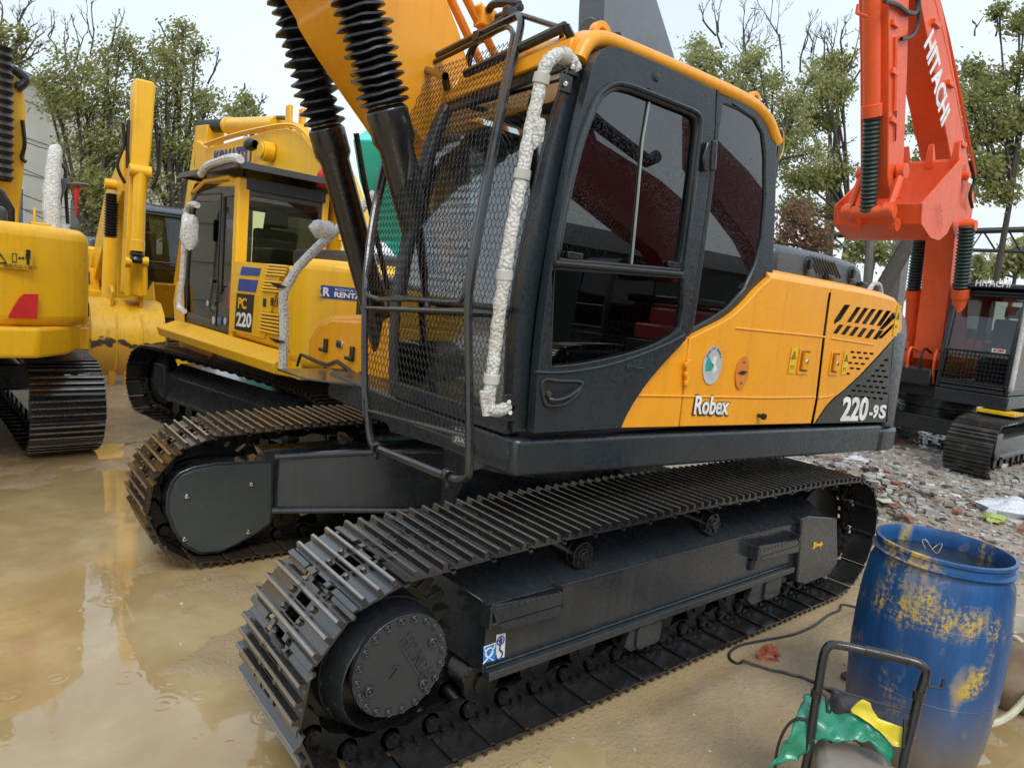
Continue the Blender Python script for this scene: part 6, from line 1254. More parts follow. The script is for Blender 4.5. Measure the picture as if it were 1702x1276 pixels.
# ------------------------------------------------------------------ trees
def leafmat(name, cols, trans=.5):
    m, nt, b, tc = base(name); L = nt.links; at_ = nd(nt, 'Attribute'); at_.attribute_name = 'shade'
    c = rampn(nt, at_.outputs['Fac'], [(i/(len(cols)-1), k) for i, k in enumerate(cols)])
    L.new(c, b.inputs['Base Color']); b.inputs['Roughness'].default_value = .45
    t = nd(nt, 'BsdfTranslucent'); L.new(c, t.inputs[0]); mx_ = nt.nodes.new('ShaderNodeMixShader'); mx_.inputs[0].default_value = trans
    L.new(b.outputs[0], mx_.inputs[1]); L.new(t.outputs[0], mx_.inputs[2]); L.new(mx_.outputs[0], nt.nodes['Material Output'].inputs[0]); return m
LEAF = leafmat('olive_green_leaves', [(.15, .175, .055), (.24, .26, .085), (.34, .34, .12), (.46, .42, .17)])
LEAF2 = leafmat('light_green_leaves', [(.19, .22, .08), (.30, .33, .12), (.40, .41, .18), (.52, .48, .25)])
LEAFB = leafmat('dry_brown_leaves', [(.10, .06, .035), (.20, .12, .07), (.28, .17, .10), (.20, .18, .08)])
BARK = flat('bark', (.06, .05, .042), .9); BARKL = flat('grey_bark', (.13, .115, .10), .9)
def tree(name, label, base_px, depth, blobs, leaf, seed, leaf_s=.060, dens=1.0, bare=(), group=None, trunk_r=.13, cat='tree', yvar=.8):
    rnd = random.Random(seed); bp = at(base_px[0], base_px[1], depth); bp.z = 0
    root = thing(name, label, cat, tuple(bp), 0, group); vs = []; fs = []; sh = []; tb = MB()
    top = max(at(q[0], q[1], depth).z for q in blobs)
    trunk_top = Vector((bp.x, bp.y, min(at(q[0], q[1]+q[2]*.4, depth).z for q in blobs)))-bp; trunk_top.z = max(1.0, trunk_top.z)
    trunk_top += Vector((rnd.uniform(-.2, .2), rnd.uniform(-.2, .2), 0))
    tb.tube(smooth([Vector((0, 0, -.1)), trunk_top*.5+Vector((.06, .04, 0)), trunk_top], 4), [trunk_r*(1-.35*i/8) for i in range(9)], 8)
    for (px, py, rp) in blobs:
        r = rp/FPX*depth; c = at(px, py, depth)+cf*rnd.uniform(-r, r)*yvar-bp
        mid = (trunk_top+c)/2+Vector((rnd.uniform(-.3, .3), rnd.uniform(-.3, .3), rnd.uniform(-.2, .3)))*r
        L_ = smooth([trunk_top, mid, c], 4); tb.tube(L_, [trunk_r*(.55-.42*i/8) for i in range(9)], 5)
        ncl = int(26*dens*(r/.5)**2*.72)+7
        for k in range(ncl):
            while True:
                d = Vector((rnd.uniform(-1, 1), rnd.uniform(-1, 1), rnd.uniform(-1, 1)))
                if d.length < 1: break
            d *= 1/max(d.length, .3)*rnd.uniform(.35, 1.0)*(1+.25*noise.noise(d*2+c)); cl = c+Vector((d.x*r, d.y*r, d.z*r*.85))
            if rnd.random() < .28: tb.tube([L_[-2-rnd.randrange(3)], (L_[-1]+cl)/2+Vector((0, 0, .05)), cl], [.014, .010, .005], 4, caps=False)
            s0 = rnd.random(); cr_ = rnd.uniform(.10, .24)*(.7+r*.5)
            for j in range(rnd.randint(16, 30)):
                p = cl+Vector((rnd.gauss(0, 1), rnd.gauss(0, 1), rnd.gauss(0, .8)))*cr_
                a = Vector((rnd.gauss(0, 1), rnd.gauss(0, 1), rnd.gauss(0, .6))).normalized(); u_ = a.orthogonal().normalized(); v_ = a.cross(u_); s_ = leaf_s*rnd.uniform(.6, 1.25)
                n = len(vs); vs += [p-u_*s_, p+v_*s_*.45, p+u_*s_, p-v_*s_*.45]; fs.append((n, n+1, n+2, n+3)); sh += [max(0, min(1, .5*s0+.5*rnd.random()))]*4
    for (px, py, px2, py2, n_) in bare:                                     # leafless rods standing out above the crown
        a = at(px, py, depth)-bp; e = at(px2, py2, depth)-bp
        def grow(p, d, ln, r, lv):
            q = p+d*ln; tb.tube([p, p+d*ln*.5+Vector((rnd.gauss(0, 1), rnd.gauss(0, 1), rnd.gauss(0, 1)))*ln*.05, q], [r, r*.85, r*.7], 4, caps=False)
            if lv <= 0: return
            for k in range(2 if lv > 1 else 3):
                nd_ = (d+Vector((rnd.gauss(0, .4), rnd.gauss(0, .4), rnd.gauss(.12, .25)))).normalized(); grow(p.lerp(q, rnd.uniform(.55, 1)), nd_, ln*rnd.uniform(.45, .75), r*.62, lv-1)
        D3 = e-a; grow(a, D3.normalized(), D3.length*.45, .028*depth/18, n_)
    tb.obj('trunk', BARK, root, angle=60, recalc=False)
    if vs:
        me = bpy.data.meshes.new('crown'); me.from_pydata([tuple(v) for v in vs], [], fs); me.materials.append(leaf)
        at_ = me.attributes.new('shade', 'FLOAT', 'POINT'); at_.data.foreach_set('value', sh); link('crown', me, root)
    return root
GT = 'evergreen trees behind the yard'
tree('leafy_tree', 'dense olive green tree behind the upright yellow arm, left of it', (150, 470), 18, [(95, 150, 26), (130, 120, 42), (175, 95, 34), (200, 70, 22), (105, 180, 28), (145, 180, 46), (190, 160, 42), (135, 240, 34), (165, 250, 48), (200, 240, 50), (150, 300, 34), (172, 320, 42), (205, 320, 45), (165, 370, 34), (195, 390, 36), (78, 140, 14)], LEAF, 3, bare=[(110, 120, 105, 15, 4), (150, 90, 165, -5, 4), (185, 80, 200, 0, 4), (95, 100, 60, 10, 4), (125, 110, 140, 20, 3)], group=GT)
tree('leafy_tree', 'tall olive green tree with bare rods on top, right of the upright yellow arm', (290, 470), 19, [(285, 60, 20), (300, 40, 16), (320, 75, 18), (275, 90, 30), (310, 110, 30), (255, 130, 34), (295, 150, 42), (335, 160, 28), (265, 190, 42), (315, 200, 40), (350, 175, 16), (240, 240, 38), (290, 250, 44), (325, 250, 26), (260, 310, 42), (300, 330, 40), (250, 370, 34), (300, 380, 34)], LEAF, 5, bare=[(255, 110, 235, 40, 4), (345, 140, 375, 85, 4), (330, 120, 330, 60, 4), (275, 60, 262, 30, 3)], group=GT)
tree('leafy_tree', 'small olive tree top above the yellow excavator with the roof rack', (410, 440), 24, [(405, 165, 22), (385, 185, 18), (425, 190, 18), (405, 205, 22)], LEAF, 7, bare=[(405, 150, 410, 135, 2), (430, 180, 445, 150, 3)], group=GT, leaf_s=.07)
tree('leafy_tree', 'dark half bare tree in the top left corner', (0, 470), 15, [(5, 60, 24), (25, 90, 22), (-20, 110, 34), (20, 130, 18), (-15, 60, 25), (35, 60, 12)], LEAF, 9, bare=[(10, 140, 30, 0, 5), (35, 100, 95, 10, 4), (30, 120, 80, 60, 4), (0, 60, 10, -30, 4), (30, 40, 60, -20, 4), (20, 80, 60, -10, 4)], group=GT)
tree('leafy_tree', 'light green tree rising behind the rear of the orange cab', (1260, 470), 22, [(1165, 75, 22), (1155, 110, 26), (1185, 130, 26), (1190, 95, 20), (1240, 110, 26), (1215, 150, 34), (1262, 90, 20), (1260, 150, 34), (1290, 130, 26), (1305, 180, 32), (1280, 210, 36), (1330, 160, 28), (1350, 130, 22), (1320, 220, 34), (1300, 260, 34), (1345, 260, 26)], LEAF2, 11, leaf_s=.07, bare=[(1200, 80, 1180, -20, 5), (1240, 90, 1230, -10, 5), (1190, 60, 1140, 0, 4), (1300, 120, 1290, -20, 5), (1330, 120, 1350, 0, 5)], group=GT)
tree('leafy_tree', 'green tree between the orange cab and the red boom with spreading branches', (1400, 480), 24, [(1380, 110, 26), (1405, 95, 20), (1360, 165, 30), (1395, 150, 28), (1340, 200, 28), (1380, 200, 22), (1350, 295, 30), (1390, 290, 26), (1320, 300, 30), (1320, 350, 30), (1370, 300, 24), (1345, 350, 28), (1385, 350, 14)], LEAF, 13, leaf_s=.085, bare=[(1400, 90, 1400, 0, 5), (1410, 120, 1435, 40, 4), (1370, 110, 1370, 10, 4), (1370, 250, 1440, 240, 4), (1400, 280, 1440, 300, 3)], group=GT)
tree('leafy_bush', 'reddish brown dry bush above the dark engine hood', (1330, 470), 19, [(1320, 360, 26), (1305, 385, 22), (1340, 385, 24), (1330, 345, 16), (1300, 405, 20), (1350, 405, 22)], LEAFB, 15, leaf_s=.07, cat='bush')
tree('leafy_tree', 'dark green tree right of the red boom at the right edge', (1660, 470), 23, [(1620, 110, 20), (1600, 180, 30), (1635, 150, 36), (1670, 130, 34), (1700, 110, 34), (1610, 230, 34), (1650, 210, 42), (1690, 200, 42), (1620, 280, 30), (1660, 270, 36), (1700, 260, 36), (1630, 320, 24), (1665, 325, 22), (1660, 20, 14), (1685, 45, 22), (1705, 30, 22), (1535, 270, 26), (1520, 220, 22)], LEAF, 17, leaf_s=.085, bare=[(1655, 60, 1660, -10, 3), (1620, 60, 1628, 20, 2), (1670, 330, 1710, 320, 3)], group=GT)
tree('leafy_tree', 'thin tree with a pale trunk under the hanging red bucket', (1440, 520), 20, [(1425, 415, 14), (1455, 410, 16), (1440, 395, 16), (1470, 430, 12), (1415, 430, 8)], LEAF2, 19, leaf_s=.085, trunk_r=.14, group=GT)
tree('leafy_tree', 'pale green distant tree at the right edge above the black cab', (1680, 520), 34, [(1665, 440, 22), (1690, 420, 26), (1710, 440, 26), (1640, 452, 12)], LEAF2, 21, leaf_s=.14, group=GT)
tree('leafy_tree', 'small distant tree in the gap left of the red boom', (1470, 540), 32, [(1475, 480, 16), (1462, 495, 14), (1485, 500, 14), (1620, 440, 14), (1625, 460, 12)], LEAF2, 23, leaf_s=.12, group=GT)
for i, (bx_, pts) in enumerate((((1130, 440), [(1120, 330, 1080, 30, 5), (1110, 330, 1120, 60, 5)]), ((1230, 440), [(1230, 200, 1220, -40, 6), (1240, 220, 1270, -20, 6)]), ((1390, 440), [(1390, 200, 1400, -40, 6), (1395, 220, 1440, 0, 6), (1380, 230, 1350, 0, 5)]))):
    p = at(bx_[0], bx_[1], 26); root = thing('bare_tree', ('leafless tree just right of the dark grey boom', 'leafless tree standing above the light green tree', 'leafless tree left of the red arm')[i], 'tree', (p.x, p.y, 0), 0, 'leafless trees'); b = MB(); rnd = random.Random(50+i)
    def grow(p, d, ln, r, lv):
        q = p+d*ln; b.tube([p, p+d*ln*.5+Vector((rnd.gauss(0, 1), rnd.gauss(0, 1), rnd.gauss(0, 1)))*ln*.06, q], [r, r*.85, r*.72], 4, caps=False)
        if lv <= 0: return
        for k in range(2 if lv > 1 else 3):
            nd_ = (d+Vector((rnd.gauss(0, .38), rnd.gauss(0, .38), rnd.gauss(.10, .22)))).normalized(); grow(p.lerp(q, rnd.uniform(.6, 1)), nd_, ln*rnd.uniform(.5, .78), r*.66, lv-1)
    first = None
    for (x0, y0_, x1, y1, lv) in pts:
        a = at(x0, y0_, 26); a = Vector((a.x-p.x, a.y-p.y, a.z)); e = at(x1, y1, 26); e = Vector((e.x-p.x, e.y-p.y, e.z)); b.tube([Vector((0, 0, 0)), a*.5+Vector((.1, 0, 0)), a], [.13, .10, .075], 6, caps=False); grow(a, (e-a).normalized(), (e-a).length*.34, .06, lv)
    b.obj('trunk', BARK, root, angle=60, recalc=False)
# leaning dark trunk and concrete pole right of the engine hood
def post(name, label, cat, a, c, depth, r, mat, square=False, ext=0):
    P = at(*a, depth); Q = at(*c, depth); d = (Q-P); G = P+d*(P.z/(P.z-Q.z)) if abs(P.z-Q.z) > .1 else Q
    b = MB(); b.tube([P, (P+G)/2, G], r, 4 if square else 8); o = b.obj(name, mat, None, .01 if square else 0); tag(o, label, cat); return o
post('concrete_pole', 'grey square concrete pole behind the red excavator', 'pole', (1508, 330), (1487, 500), 20, [.26, .26, .26], flat('old_concrete', (.17, .165, .155), .85), True)
post('tree_trunk', 'dark slanting tree trunk beside the grey concrete pole', 'tree trunk', (1515, 395), (1455, 500), 19, [.20, .22, .26], BARK)
post('tree_trunk', 'upright brown tree trunk left of the slanting one', 'tree trunk', (1447, 385), (1440, 500), 19.5, [.10, .13, .16], BARKL)
# steel truss bridge of a gantry
tr = thing('steel_truss', 'black steel truss crossing behind the red excavator', 'truss', (20, 8, 0))
trM = Matrix.Translation((-20, -8, 0)); b = MB(); T0, T1 = at(1340, 392, 30), at(1760, 380, 30); U0, U1 = at(1340, 408, 30), at(1760, 420, 30)
b = MB(); b.tube([trM @ T0, trM @ T1], .13, 4); b.obj('top_beam', BLK, tr); b = MB(); b.tube([trM @ U0, trM @ U1], .08, 4); b.obj('bottom_beam', BLK, tr)
for k in range(10):
    t0, t1 = k/10, (k+1)/10; b = MB(); b.tube([trM @ T0.lerp(T1, t0), trM @ U0.lerp(U1, (t0+t1)/2)], .04, 4); b.obj('brace', BLK, tr); b = MB(); b.tube([trM @ U0.lerp(U1, (t0+t1)/2), trM @ T0.lerp(T1, t1)], .04, 4); b.obj('brace', BLK, tr)
for t in (.03, .98): b = MB(); p = trM @ U0.lerp(U1, t); b.tube([p, Vector((p.x, p.y, 0))], .12, 6); b.obj('column', BLK, tr)
# cream factory building on the left
P1, P2 = up(20, 121, 'z', 7.5), up(318, 262, 'z', 7.5); d = (P2-P1).normalized(); P0 = P1-d*9; L3 = (P2-P0).length; nrm_ = Vector((-d.y, d.x, 0))
def mat_wall():
    m, nt, b, tc = base('cream_render'); L = nt.links; n = nd(nt, 'TexNoise', i_Scale=.5, i_Detail=6); L.new(tc.outputs['Object'], n.inputs['Vector'])
    L.new(rampn(nt, n.outputs['Fac'], [(.3, (.52, .49, .40)), (.7, (.64, .61, .52))]), b.inputs['Base Color']); b.inputs['Roughness'].default_value = .85; return m
bl_ = thing('building', 'cream coloured plain factory building behind the trees on the left', 'building', tuple(Vector((P0.x, P0.y, 0))), math.degrees(math.atan2(d.y, d.x)))
b = MB(); b.box((L3/2, 5, 3.75), (L3, 10, 7.5)); b.obj('wall', mat_wall(), bl_)
b = MB(); b.box((L3/2, 4.9, 7.58), (L3+.3, 10.3, .16)); b.obj('roof_edge', flat('grey_coping', (.35, .35, .33), .8), bl_)
for k in range(6): b = MB(); b.box((L3/2, -.012, 1.2*k+.8), (L3, .02, .025)); b.obj('wall_joint', flat('joint_grey', (.22, .21, .19), .9), bl_)
for k in range(4): b = MB(); b.box((L3-2-k*4.2, -.02, 3.2), (1.6, .04, 1.5)); f_ = b.obj('window', flat('window_frame_white', (.6, .6, .58), .5), bl_); b = MB(); b.box((L3-2-k*4.2, -.045, 3.2), (1.4, .01, 1.3)); b.obj('pane', flat('dark_pane', (.05, .06, .07), .1), f_)
b = MB()
wr_ = thing('overhead_wire', 'thin dark wires drooping across the cream wall', 'wire', (0, 0, 0))
for k, (y1_, y2_) in enumerate(((330, 372), (312, 330), (225, 235), (268, 292))):
    b = MB(); A_0, A_1 = at(-30, y1_-20, 17), at(240, y2_+10, 22); b.tube([A_0.lerp(A_1, t/10)-Z*(.5*math.sin(math.pi*t/10)) for t in range(11)], .012, 4); b.obj('wire', BLK, wr_)
for (px, py, dpt) in ((178, 420, 24),):
    b = MB(); p = at(px, py, dpt); b.box((p.x, p.y, 1.6), (1.0, .8, 3.2)); tag(b.obj('brick_pier', flat('dull_brick', (.16, .095, .07), .9)), 'dull brown brick pier behind the yellow excavators', 'pier')
# far low wall closing the yard on the right
b = MB(); q0, q1 = up(1150, 560, 'z', .6), Vector((60, 2, .6)); q0 = Vector((14, 30, 0)); q1 = Vector((62, -4, 0)); dd = (q1-q0).normalized(); L4 = (q1-q0).length
yw = thing('yard_wall', 'long low grey wall far behind the red excavator', 'wall', tuple(q0), math.degrees(math.atan2(dd.y, dd.x))); b.box((L4/2, 0, 1.0), (L4, .25, 2.0)); b.obj('wall', flat('grey_block', (.30, .29, .27), .9), yw)
b = MB(); b.box((L4/2, 0, 2.03), (L4, .35, .08)); b.obj('coping', flat('coping_grey', (.38, .37, .35), .9), yw)
b = MB(); q0 = Vector((-40, 34, 0)); q1 = Vector((12, 34, 0)); L4 = 52; yw = thing('yard_wall', 'low grey wall behind the trees on the left', 'wall', tuple(q0)); b.box((L4/2, 0, 1.1), (L4, .25, 2.2)); b.obj('wall', MATS['grey_block'], yw)
b = MB(); b.box((L4/2, 0, 2.24), (L4, .35, .08)); b.obj('coping', MATS['coping_grey'], yw)
b = MB(); sh_ = thing('dark_backdrop', 'long dark shed added behind the camera to darken the cab window reflections', 'backdrop', (4, -19, 0)); b.box((10, 0, 1.9), (46, 5, 3.8)); b.obj('wall', flat('backdrop_dark', (.05, .055, .05), .7), sh_)  # unseen volume, added only to darken what the side windows mirror
b = MB(); b.prism([(-2.8, 3.8), (2.8, 3.8), (0, 4.9)], -13.5, 33.5, O, Y, Z, X); b.obj('roof', flat('backdrop_roof', (.07, .07, .065), .7), sh_)
# ------------------------------------------------------------------ rubble field
rnd = random.Random(77)
RM = [flat('rubble_grey', (.36, .35, .33), .8), flat('rubble_brown', (.28, .24, .20), .8), flat('rubble_pale', (.52, .50, .46), .75), flat('rubble_brick', (.26, .11, .07), .8), flat('rubble_dark', (.07, .065, .06), .7), flat('rubble_white', (.62, .62, .60), .6)]
b = MB()
def stone(b, p, s, mi, fl=.6):
    q = rnd.random()*6.28; c_, s_ = math.cos(q), math.sin(q); ax = (rnd.uniform(.6, 1.3), rnd.uniform(.5, 1.1), rnd.uniform(.35, .9)*fl); vs = []
    for i in (-1, 1):
        for j in (-1, 1):
            for k in (-1, 1):
                v = Vector((i*ax[0]*rnd.uniform(.45, 1), j*ax[1]*rnd.uniform(.45, 1), k*ax[2]*rnd.uniform(.5, 1)))*s*.5; vs.append(p+Vector((v.x*c_-v.y*s_, v.x*s_+v.y*c_, v.z)))
    b.add(vs, [(0, 1, 3, 2), (4, 6, 7, 5), (0, 4, 5, 1), (2, 3, 7, 6), (0, 2, 6, 4), (1, 5, 7, 3)], mi)
n = 0
while n < 22000:
    x = 3.2+abs(rnd.gauss(0, 1))*5.2; y_ = rnd.uniform(-5, 6.5)
    if x > 22: continue
    edge_ = x-(3.9+.35*max(0, y_)+.5*noise.noise(Vector((y_*1.3, 0, 0))))
    if edge_ < 0 and rnd.random() > .12: continue
    s = .02+.06*rnd.random()**2.5+(.13*rnd.random() if rnd.random() < .04 else 0)
    r_ = rnd.random(); mi = 0 if r_ < .40 else 1 if r_ < .70 else 2 if r_ < .86 else 3 if r_ < .90 else 4 if r_ < .95 else 5
    stone(b, Vector((x, y_, ground_h(x, y_)+s*.12)), s, mi); n += 1
for k in range(700):                                                         # small heap left of the red excavator's track
    a = rnd.random()*6.28; r_ = abs(rnd.gauss(0, .55)); c = up(1415, 800, 'z', .15); x, y_ = c.x+r_*math.cos(a)*1.5, c.y+r_*math.sin(a); s = rnd.uniform(.03, .15)
    stone(b, Vector((x, y_, ground_h(x, y_)+max(0, .28-.25*r_)*rnd.random()+s*.2)), s, rnd.choice((0, 0, 1, 1, 2, 3, 4)))
for k in range(420):
    x, y_ = 4.0+abs(rnd.gauss(0, 1))*4, rnd.uniform(-4.5, 5); s = rnd.uniform(.09, .24); stone(b, Vector((x, y_, ground_h(x, y_)-s*.05)), s, rnd.choice((0, 0, 1, 1, 1, 4, 2)), .7)
tag(b.obj('rubble', RM, angle=20), 'broken stones, brick bits and litter covering the ground on the right', 'rubble', kind='stuff')
b = MB()
for k in range(6000):
    x, y_ = rnd.uniform(-5, 4.5), rnd.uniform(-3.6, 6); h_ = ground_h(x, y_)
    if h_ < -.006+.01*noise.noise(Vector((x*2, y_*2, 0))) or (abs(x) < 2.4 and abs(abs(y_)-1.19) < .4): continue
    s = .004+.014*rnd.random()**3; stone(b, Vector((x, y_, h_+s*.1)), s, rnd.choice((0, 1, 2, 4)))
tag(b.obj('pebbles', RM, angle=20), 'scattered small pebbles on the mud', 'pebbles', kind='stuff')
def board(name, label, a, c, z0, z1, w_, t_, mat, cat='plank'):
    A_0, A_1 = up(*a, 'z', z0), up(*c, 'z', z1); d = (A_1-A_0); e = d.normalized(); s_ = e.cross(Z).normalized(); n_ = s_.cross(e); b = MB(); h2 = w_/2
    vs = [A_0-s_*h2, A_0+s_*h2, A_1+s_*h2*.9, A_1-s_*h2*1.05]; b.add(vs+[v+n_*t_ for v in vs], [(3, 2, 1, 0), (4, 5, 6, 7), (0, 1, 5, 4), (1, 2, 6, 5), (2, 3, 7, 6), (3, 0, 4, 7)]); tag(b.obj(name, mat), label, cat)
WOOD = flat('pale_wood', (.42, .34, .24), .8)
board('wooden_stick', 'thin pale stick leaning on the rubble heap', (1411, 786), (1429, 818), .42, .10, .035, .03, WOOD, 'stick')
board('wooden_plank', 'brown board lying on the rubble heap, left of the leaning stick', (1346, 795), (1376, 811), .22, .14, .08, .03, WOOD)
board('wooden_plank', 'orange brown board lying right of the leaning stick', (1465, 792), (1492, 815), .20, .12, .10, .03, flat('orange_wood', (.38, .22, .12), .8))
board('cardboard_sheet', 'pale folded cardboard sheet flat on the rubble', (1446, 820), (1480, 836), .10, .10, .22, .01, flat('pale_card', (.55, .52, .45), .8), 'cardboard')
board('cardboard_sheet', 'upright torn pale cardboard beside the leaning stick', (1442, 798), (1440, 818), .35, .12, .22, .01, MATS['pale_card'], 'cardboard')
board('wooden_stick', 'short pale stick lying below the flat cardboard sheet', (1493, 834), (1504, 845), .10, .10, .04, .02, WOOD, 'stick')
for i, (px, py, r_, sc, m_, lb) in enumerate(((1675, 846, .24, (1.5, 1, .5), BAGM, 'large crumpled white plastic bag at the right edge of the rubble'), (1425, 765, .13, (1.6, 1, .4), BAGM, 'white plastic bag under the rear of the orange excavator'), (1395, 787, .16, (1.2, 1, .5), BAGM, 'translucent plastic bag on the rubble heap'), (1240, 771, .14, (1.6, 1, .4), BAGM, 'small pale plastic bag right behind the near track'), (1306, 772, .12, (1.4, 1, .4), mat_plastic('pale_green_plastic', (.45, .60, .50), .8), 'pale green plastic scrap on the rubble'), (1655, 861, .10, (1.4, 1, .4), mat_plastic('yellow_green_plastic', (.40, .50, .10), .9), 'yellow green wrapper below the large white bag'))):
    c = up(px, py, 'z', .12); o = blob('plastic_bag', (c.x, c.y, c.z), r_, sc, m_, None, i*3.1, .55, 20); tag(o, lb, 'bag')
b = MB(); c = up(1275, 1091, 'z', .03)
b.prism([(-.055, -.03), (-.02, -.045), (.03, -.035), (.055, -.03), (.06, .0), (.045, .035), (.0, .045), (-.03, .02), (-.06, .0)], -.03, .03, c+Z*.015, Vector((.8, -.5, .2)).normalized(), Vector((.1, .2, .95)).normalized(), Vector((.5, .85, 0)).normalized(), holes=[[(.03+.012*math.cos(a), .0+.012*math.sin(a)) for a in range(6)]])
tag(b.obj('brick_fragment', flat('wet_red_brick', (.36, .10, .055), .55), None, .006), 'broken red brick on the mud between track and cable', 'brick')
_o = bpy.context.scene.objects['brick_fragment']; _bm = bmesh.new(); _bm.from_mesh(_o.data); bmesh.ops.triangulate(_bm, faces=_bm.faces); bmesh.ops.subdivide_edges(_bm, edges=_bm.edges, cuts=2, use_grid_fill=True)
for v_ in _bm.verts: v_.co += noise.noise_vector(v_.co*40)*.012+noise.noise_vector(v_.co*110)*.004
_bm.to_mesh(_o.data); _bm.free()
b = MB(); c = up(1250, 1074, 'z', .01); stone(b, c, .02, 0, 1); tag(b.obj('small_stone', RM[2], None, .003), 'small pale stone beside the red brick', 'stone')
b = MB(); c = up(1408, 1124, 'z', .03); b.ball(c, .035, 10, (1, 1, .7)); tag(b.obj('round_stone', RM[4]), 'round dark stone at the foot of the blue barrel', 'stone')
# ------------------------------------------------------------------ black cable
cp = [(1425, 1008), (1400, 1003), (1396, 1012), (1378, 1020), (1355, 1037), (1320, 1052), (1270, 1062), (1232, 1070), (1213, 1083), (1218, 1097), (1250, 1108), (1300, 1121), (1345, 1132), (1385, 1150), (1410, 1175)]
P = [up(a, c, 'z', .016) for a, c in cp]; b = MB(); b.tube([Vector((p.x, p.y, max(.010, ground_h(p.x, p.y)+.006))) for p in smooth(P, 5)], .0085, 8); tag(b.obj('black_cable', RUB), 'black cable looping over the mud from track to washer', 'cable')
# ------------------------------------------------------------------ blue barrel
bc = up(1570, 906, 'z', 1.0); bc.z = 0
bar = thing('blue_barrel', 'open blue plastic barrel with scraped yellow paint, full of dark water', 'barrel', tuple(bc), -48, None, 1.06)
def mat_barrel():
    m, nt, b, tc = base('scraped_blue_plastic'); L = nt.links
    mp = nd(nt, 'Mapping'); mp.inputs['Scale'].default_value = (11, 11, 1.5); L.new(tc.outputs['Object'], mp.inputs[0])
    st = nd(nt, 'TexNoise', i_Scale=1, i_Detail=6, i_Roughness=.7); L.new(mp.outputs[0], st.inputs['Vector'])
    mp2 = nd(nt, 'Mapping'); mp2.inputs['Scale'].default_value = (1, 1, .55); mp2.inputs['Location'].default_value = (.1, .35, .2); L.new(tc.outputs['Object'], mp2.inputs[0])
    pt = nd(nt, 'TexNoise', i_Scale=5.6, i_Detail=2); L.new(mp2.outputs[0], pt.inputs['Vector'])
    gr = nd(nt, 'TexNoise', i_Scale=55, i_Detail=8, i_Roughness=.8); L.new(tc.outputs['Object'], gr.inputs['Vector'])
    def mth(op, a, c):
        n = nt.nodes.new('ShaderNodeMath'); n.operation = op
        for i, v in enumerate((a, c)):
            if hasattr(v, 'links'): L.new(v, n.inputs[i])
            else: n.inputs[i].default_value = v
        return n.outputs[0]
    sx = nd(nt, 'SeparateXYZ'); L.new(tc.outputs['Object'], sx.inputs[0])
    band = mth('MULTIPLY', rng(nt, sx.outputs['Z'], .62, .68, 0, 1), rng(nt, sx.outputs['Z'], .72, .80, 1, 0))
    patch = mth('MAXIMUM', rng(nt, pt.outputs['Fac'], .54, .66, 0, 1), mth('MULTIPLY', band, rng(nt, pt.outputs['Fac'], .42, .52, 0, 1)))
    msk = mth('MULTIPLY', patch, rng(nt, mth('ADD', mth('MULTIPLY', st.outputs['Fac'], .55), mth('MULTIPLY', gr.outputs['Fac'], .6)), .54, .62, 0, 1))
    blue = mixc(nt, rng(nt, st.outputs['Fac'], .35, .65, 0, 1), (.008, .055, .17), (.016, .10, .28))
    c = mixc(nt, msk, blue, mixc(nt, gr.outputs['Fac'], (.45, .28, .02), (.70, .48, .06)))
    c = mixc(nt, mth('MULTIPLY', rng(nt, mth('ADD', sx.outputs['Z'], mth('MULTIPLY', pt.outputs['Fac'], .25)), .18, .52, .92, 0), 1), c, (.16, .13, .10))
    L.new(c, b.inputs['Base Color']); L.new(rng(nt, gr.outputs['Fac'], .3, .7, .22, .5), b.inputs['Roughness'])
    bp = nd(nt, 'Bump', i_Strength=.25, i_Distance=.004); L.new(msk, bp.inputs['Height']); L.new(bp.outputs[0], b.inputs['Normal']); return m
BB = mat_barrel()
prof = [(0, 0), (.250, 0), (.262, .02), (.278, .12), (.292, .30), (.298, .45), (.297, .60), (.290, .72), (.276, .83), (.262, .865), (.256, .885), (.274, .890), (.278, .897), (.262, .905), (.258, .925), (.268, .932), (.268, .945), (.256, .948), (.248, .930), (.246, .87), (.262, .82), (.28, .70), (.285, .5)]
b = MB(); b.lathe([(r_, h_) for r_, h_ in prof], O, Z, 72); b.obj('barrel_body', BB, bar, angle=50)
for z_, r_ in ((.665, .2925), (.34, .2935)): b = MB(); b.tube([(r_*math.cos(a*.1309), r_*math.sin(a*.1309), z_) for a in range(48)], .0028, 6, closed=True); b.obj('mould_seam', BB, bar)
b = MB(); b.lathe([(0, .875), (.248, .875)], O, Z, 48); b.obj('dark_water', paint('dark_water', (.015, .018, .02), .05, drops=.0, dirt=.2, coat=.5), bar)
b = MB(); c = Matrix.Rotation(R(48), 3, 'Z') @ ((up(1545, 905, 'z', 1.0)-bc)/1.06)
c = c-Z*.01; b.tube(smooth([c+Vector(q)*.8 for q in ((-.02, -.01, -.01), (-.03, .02, .02), (-.01, .03, .03), (.01, .0, .0), (.03, -.03, -.02), (.05, -.02, .01), (.06, .0, .03), (.04, .01, .01), (.01, -.01, -.01))], 5), .0018, 5); b.obj('wire_loop', paint('wire_pinkish', (.30, .24, .21), .3, drops=0), bar)
